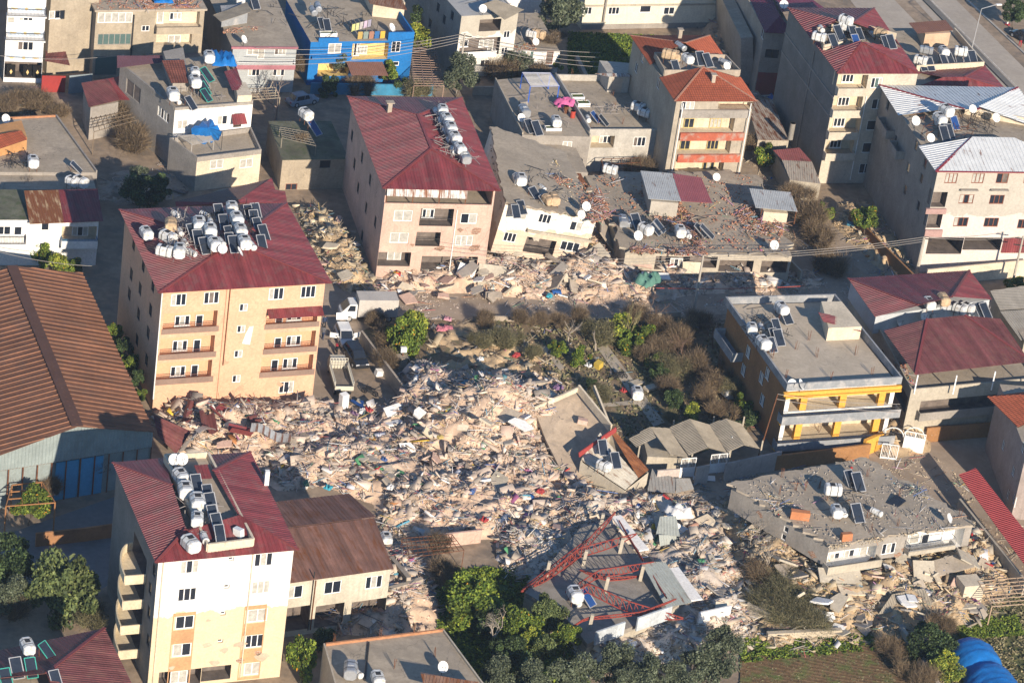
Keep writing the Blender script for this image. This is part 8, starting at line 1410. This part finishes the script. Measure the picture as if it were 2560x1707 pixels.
# pedestal, cabinets, doors on the ground
root = thing('pedestal', 'concrete pedestal with a white box on its mast in the garden corner', 'pedestal', W(1003, 915)); p = W(1003, 920); b = MB(); b.box(p+Vector((0, 0, .7)), (.9, .7, 1.4), .35); b.box(p+Vector((0, 0, 1.45)), (1.3, 1.0, .12), .35); b.build('base', CONC2, root); b = MB(); b.box(p+Vector((0, 0, 2.3)), (.65, .4, .55), .35); b.build('box', WHITEF, root); b = MB(); b.beam(p+Vector((0, 0, 1.5)), p+Vector((0, 0, 2.1)), .1); b.build('mast', RUSTM, root)
FURN = [('cabinet', 'white upright freezer standing behind the flatbed truck', 858, 1018, 0, (.8, .7, 1.7), WHITEF), ('crate', 'white rectangular fridge lying near the beige beams', 985, 1068, .3, (1.8, .8, .6), WHITEF), ('mattress', 'blue-striped mattress leaning over the clothes pile', 905, 1012, .5, (.35, 1.3, .12), COLLB), ('mattress', 'second blue mattress strip of the clothes pile', 890, 1008, .5, (.35, 1.3, .12), COLLB), ('crate', 'yellow cushion box by the garden path', 1496, 918, .1, (.8, .7, .7), mat('mustard', (.5, .36, .06))), ('crate', 'pale wooden board beside the garden path', 1590, 958, .1, (1.8, 1.0, .15), CREAM), ('crate', 'tan cardboard box beside the white tank on the path', 1625, 972, .1, (1.4, .8, .3), CREAM), ('crate', 'small white box at the garden wall by the black wagon', 945, 938, 0, (.8, .6, .7), WHITEP), ('cabinet', 'grey side table of tan wood tipped below the cream building', 1425, 705, .6, (2.4, 1.0, .4), GREYP), ('door_leaf', 'white door with blue pane lying on the street by the stalls', 1760, 1195, .05, (2.3, 1.1, .08), WHITEF), ('crate', 'orange wooden plank panel on the pink block corner', 1195, 545, 4.8, (1.0, .1, 1.6), mat('ochre_wood', (.55, .28, .05))), ('crate', 'terracotta block on the collapsed grey roof edge', 2115, 1350, 5.45, (1.1, .5, .8), mat('hollow_brick', (.45, .18, .08))), ('crate', 'hollow terracotta blocks stack at the torn roof corner', 1998, 1296, 5.45, (1.9, .6, .9), mat('hollow_brick', (.45, .18, .08))),
        ('window_frame', 'white framed window lying on the corrugated cement roof', 2280, 1495, 2.2, (.9, 1.3, .06), WHITEF), ('crate', 'pale air conditioner on the foreground roof', 597, 1340, 14.7, (.5, .9, .8), WHITEF), ('tray', 'dark glazed frame lying flat on the collapsed grey roof', 2236, 1257, 5.5, (2.2, 1.3, .06), GLASS), ('crate', 'small grey box of bricks on the tilted slab', 1455, 1058, 3.3, (1.0, .7, .5), PINKP), ('crate', 'grey control box on the terrace corner', 1310, 275, 5.1, (.9, .9, 1.2), GREYP), ('crate', 'orange bin at the right end of the tan rubble', 2460, 1410, 1.0, (.6, .6, .5), mat('orange_plastic', (.6, .12, .02)))]
for nm, lab, x, y, z, s, m_ in FURN: smallbox(nm, lab, nm.split('_')[0], x, y, z, s, m_, random.uniform(0, .9), rot=(random.gauss(0, .12), random.gauss(0, .12), random.uniform(0, 1)))
# junk colours as individual pieces of cloth on the heap
CL = [('red', (.36, .05, .05)), ('yellow', (.45, .34, .12)), ('blue', (.07, .12, .27)), ('green', (.11, .22, .14)), ('purple', (.20, .12, .22)), ('white', (.65, .64, .62)), ('turquoise', (.05, .32, .4)), ('ochre', (.45, .24, .06))]
for i, (x, y, c_, lab) in enumerate([(1100, 960, 0, 'above the long pale beam'), (868, 1100, 1, 'on the left arm of the heap'), (930, 1103, 7, 'right of the yellow one'), (1395, 970, 4, 'at the garden end of the heap'), (765, 1210, 3, 'in the shadow of the white block'), (1100, 945, 5, 'on the dark back of the heap'), (820, 1220, 6, 'at the shadow edge by the brown roof'), (1100, 1095, 1, 'in the middle of the heap'), (1350, 1230, 0, 'near the bottom right of the heap'), (1285, 1240, 1, 'at the lower edge of the heap'), (1600, 670, 4, 'under the long collapsed front'), (1373, 742, 6, 'on the street rubble'), (1340, 660, 5, 'below the cream building'), (975, 1220, 5, 'below the middle of the heap'), (1210, 1300, 0, 'beside the pink wall'), (1470, 915, 5, 'in the garden weeds'), (1558, 978, 0, 'beside the garden path'), (905, 1030, 5, 'on the clothes pile'), (885, 1035, 4, 'on the clothes pile, darker'), (920, 1025, 0, 'on the clothes pile, right'), (1180, 1230, 2, 'deep in the lower heap'), (960, 1150, 2, 'on the left middle heap'), (1200, 900, 5, 'on the earth bank'), (1290, 890, 0, 'on the earth bank, right')]):
    nm, cc = CL[c_]; p = W(x, y); z = zsurf(p)+.25 if 900 < x < 1450 or x < 900 else .4; blanket(x, y, z, (random.uniform(.5, 1.1), random.uniform(.4, .8)), mat('cloth_'+nm, cc, rough=.9, var=.3, scale=4), f'{nm} cloth {lab}', 'cloth', 'cloth', random.uniform(0, 3), .35)
# laundry line on the blue house terrace
root = thing('laundry_line', 'two rows of colourful washing on lines over the blue house terrace', 'laundry', W(920, 70, 6)); b = MB()
lines_ = [((880, 62), (930, 48), 7.2, [(.5, .5, .2), (.5, .5, .25), (.45, .42, .4), (.5, .4, .5), (.3, .28, .35)]), ((895, 80), (965, 78), 7.0, [(.4, .28, .08), (.2, .25, .22), (.3, .15, .1), (.03, .12, .3), (.6, .35, .05)])]
for a_, c_, z, cols in lines_:
    A, C_ = W(*a_, z), W(*c_, z); b.tube(A, C_, .02, 4); b.beam(Vector((A.x, A.y, 5.95)), A, .05); b.beam(Vector((C_.x, C_.y, 5.95)), C_, .05)
    for i, cc in enumerate(cols): k = MB(); t0, t1 = (i+.08)/len(cols), (i+.9)/len(cols); q0, q1 = A.lerp(C_, t0), A.lerp(C_, t1); k.quad(q0, q1, q1-Vector((0, .1, .95)), q0-Vector((0, .08, 1.0))); k.build('washing', mat('wash%d' % int(sum(cc)*100), cc), root)
b.build('line', DARKM, root)
gate((2200, 1145), (2240, 1150), 'small white lattice gate among the rubble at the yellow wall', h=1.8, solid=.1); gate((2255, 1125), (2305, 1135), 'white arched gate panel leaning by the twin-roofed building', h=2.4, solid=.75)
for cx_, cy_, l_ in ((2232, 1095, 'left'), (2284, 1095, 'right')):
    c0 = W(cx_, cy_, 1.2); b = MB()
    for i in range(12): a0, a1 = math.pi*i/12, math.pi*(i+1)/12; b.tube(c0+Vector((math.cos(a0)*1.15, 0, math.sin(a0)*1.3)), c0+Vector((math.cos(a1)*1.15, 0, math.sin(a1)*1.3)), .06, 5)
    solo(b, 'arch_frame', WHITEF, l_+' one of two white arched tube frames over the small gates', 'arch', c0)
# traffic post on the far road
root = thing('traffic_cone', 'red and white warning post at the top right roadside', 'cone', W(2518, 62)); p = W(2518, 62); b = MB(); b.tube(p, p+Vector((0, 0, .15)), .4, 8); b.build('base', TLAMP, root); b = MB(); b.tube(p+Vector((0, 0, .15)), p+Vector((0, 0, 1.6)), .12, 8, .05); b.build('cone', WHITEF, root)
# tank lettering
def text(s, size, m_, loc, rot, parent=None, name='lettering'):
    cu = bpy.data.curves.new(name, 'FONT'); cu.body = s; cu.size = size; cu.extrude = .004; cu.align_x = 'CENTER'; cu.align_y = 'CENTER'; o = bpy.data.objects.new(name, cu); COL.objects.link(o); dg = bpy.context.evaluated_depsgraph_get(); me = bpy.data.meshes.new_from_object(o.evaluated_get(dg)); bpy.data.objects.remove(o); me.materials.clear(); me.materials.append(m_); o = link(name, me, parent, loc); o.rotation_euler = rot; return o
byl = {o.get('label'): o for o in bpy.data.objects if o.get('label')}
def onside(lab, s, m_, size=.3, side=1):
    o = next((q for l, q in byl.items() if l and l.startswith(lab)), None)
    if o: text(s, size, m_, (side*.562, 0, .52), (math.pi/2, 0, side*math.pi/2), o)
onside('white water tank, nearest of those on the yellow-pillared', 'AWAN', BLUEPRINT, .34, 1); onside('white water tank, third nearest of those on the yellow-pillared', 'BAYMAK', BLUEPRINT, .3, 1); onside('white water tank, second nearest of those on the collapsed grey', 'YILSAN', GREENPRINT, .3, 1); onside('white water tank on the terrace with', 'A. BORU', BLUEPRINT, .28, 1); onside('white water tank, nearest of those on the parapet', 'ANA', BLUEPRINT, .34, 1); onside('white water tank, second nearest of those on the long', 'BAYTEK', BLUEPRINT, .32, 1); onside('white water tank, third nearest of those on the tall grey', 'BETEK', GREENPRINT, .3, 1); onside('white water tank, nearest of those on the tarpaulin', 'BAYTEK', BLUEPRINT, .3, 1); onside('white water tank on the small', 'AKSU', BLUEPRINT, .3, 1)
# ================================================================ haze
hz = MB(); hz.box((0, -40, 96), (900, 1100, 195)); hm = bpy.data.materials.new('haze'); hm.use_nodes = True; t_ = hm.node_tree; t_.nodes.clear(); o_ = t_.nodes.new('ShaderNodeOutputMaterial'); v_ = t_.nodes.new('ShaderNodeVolumePrincipled'); v_.inputs['Density'].default_value = .00012; v_.inputs['Color'].default_value = (.62, .78, 1, 1); v_.inputs['Anisotropy'].default_value = .2; t_.links.new(v_.outputs[0], o_.inputs['Volume'])
tag(hz.build('haze', hm), kind='stuff')
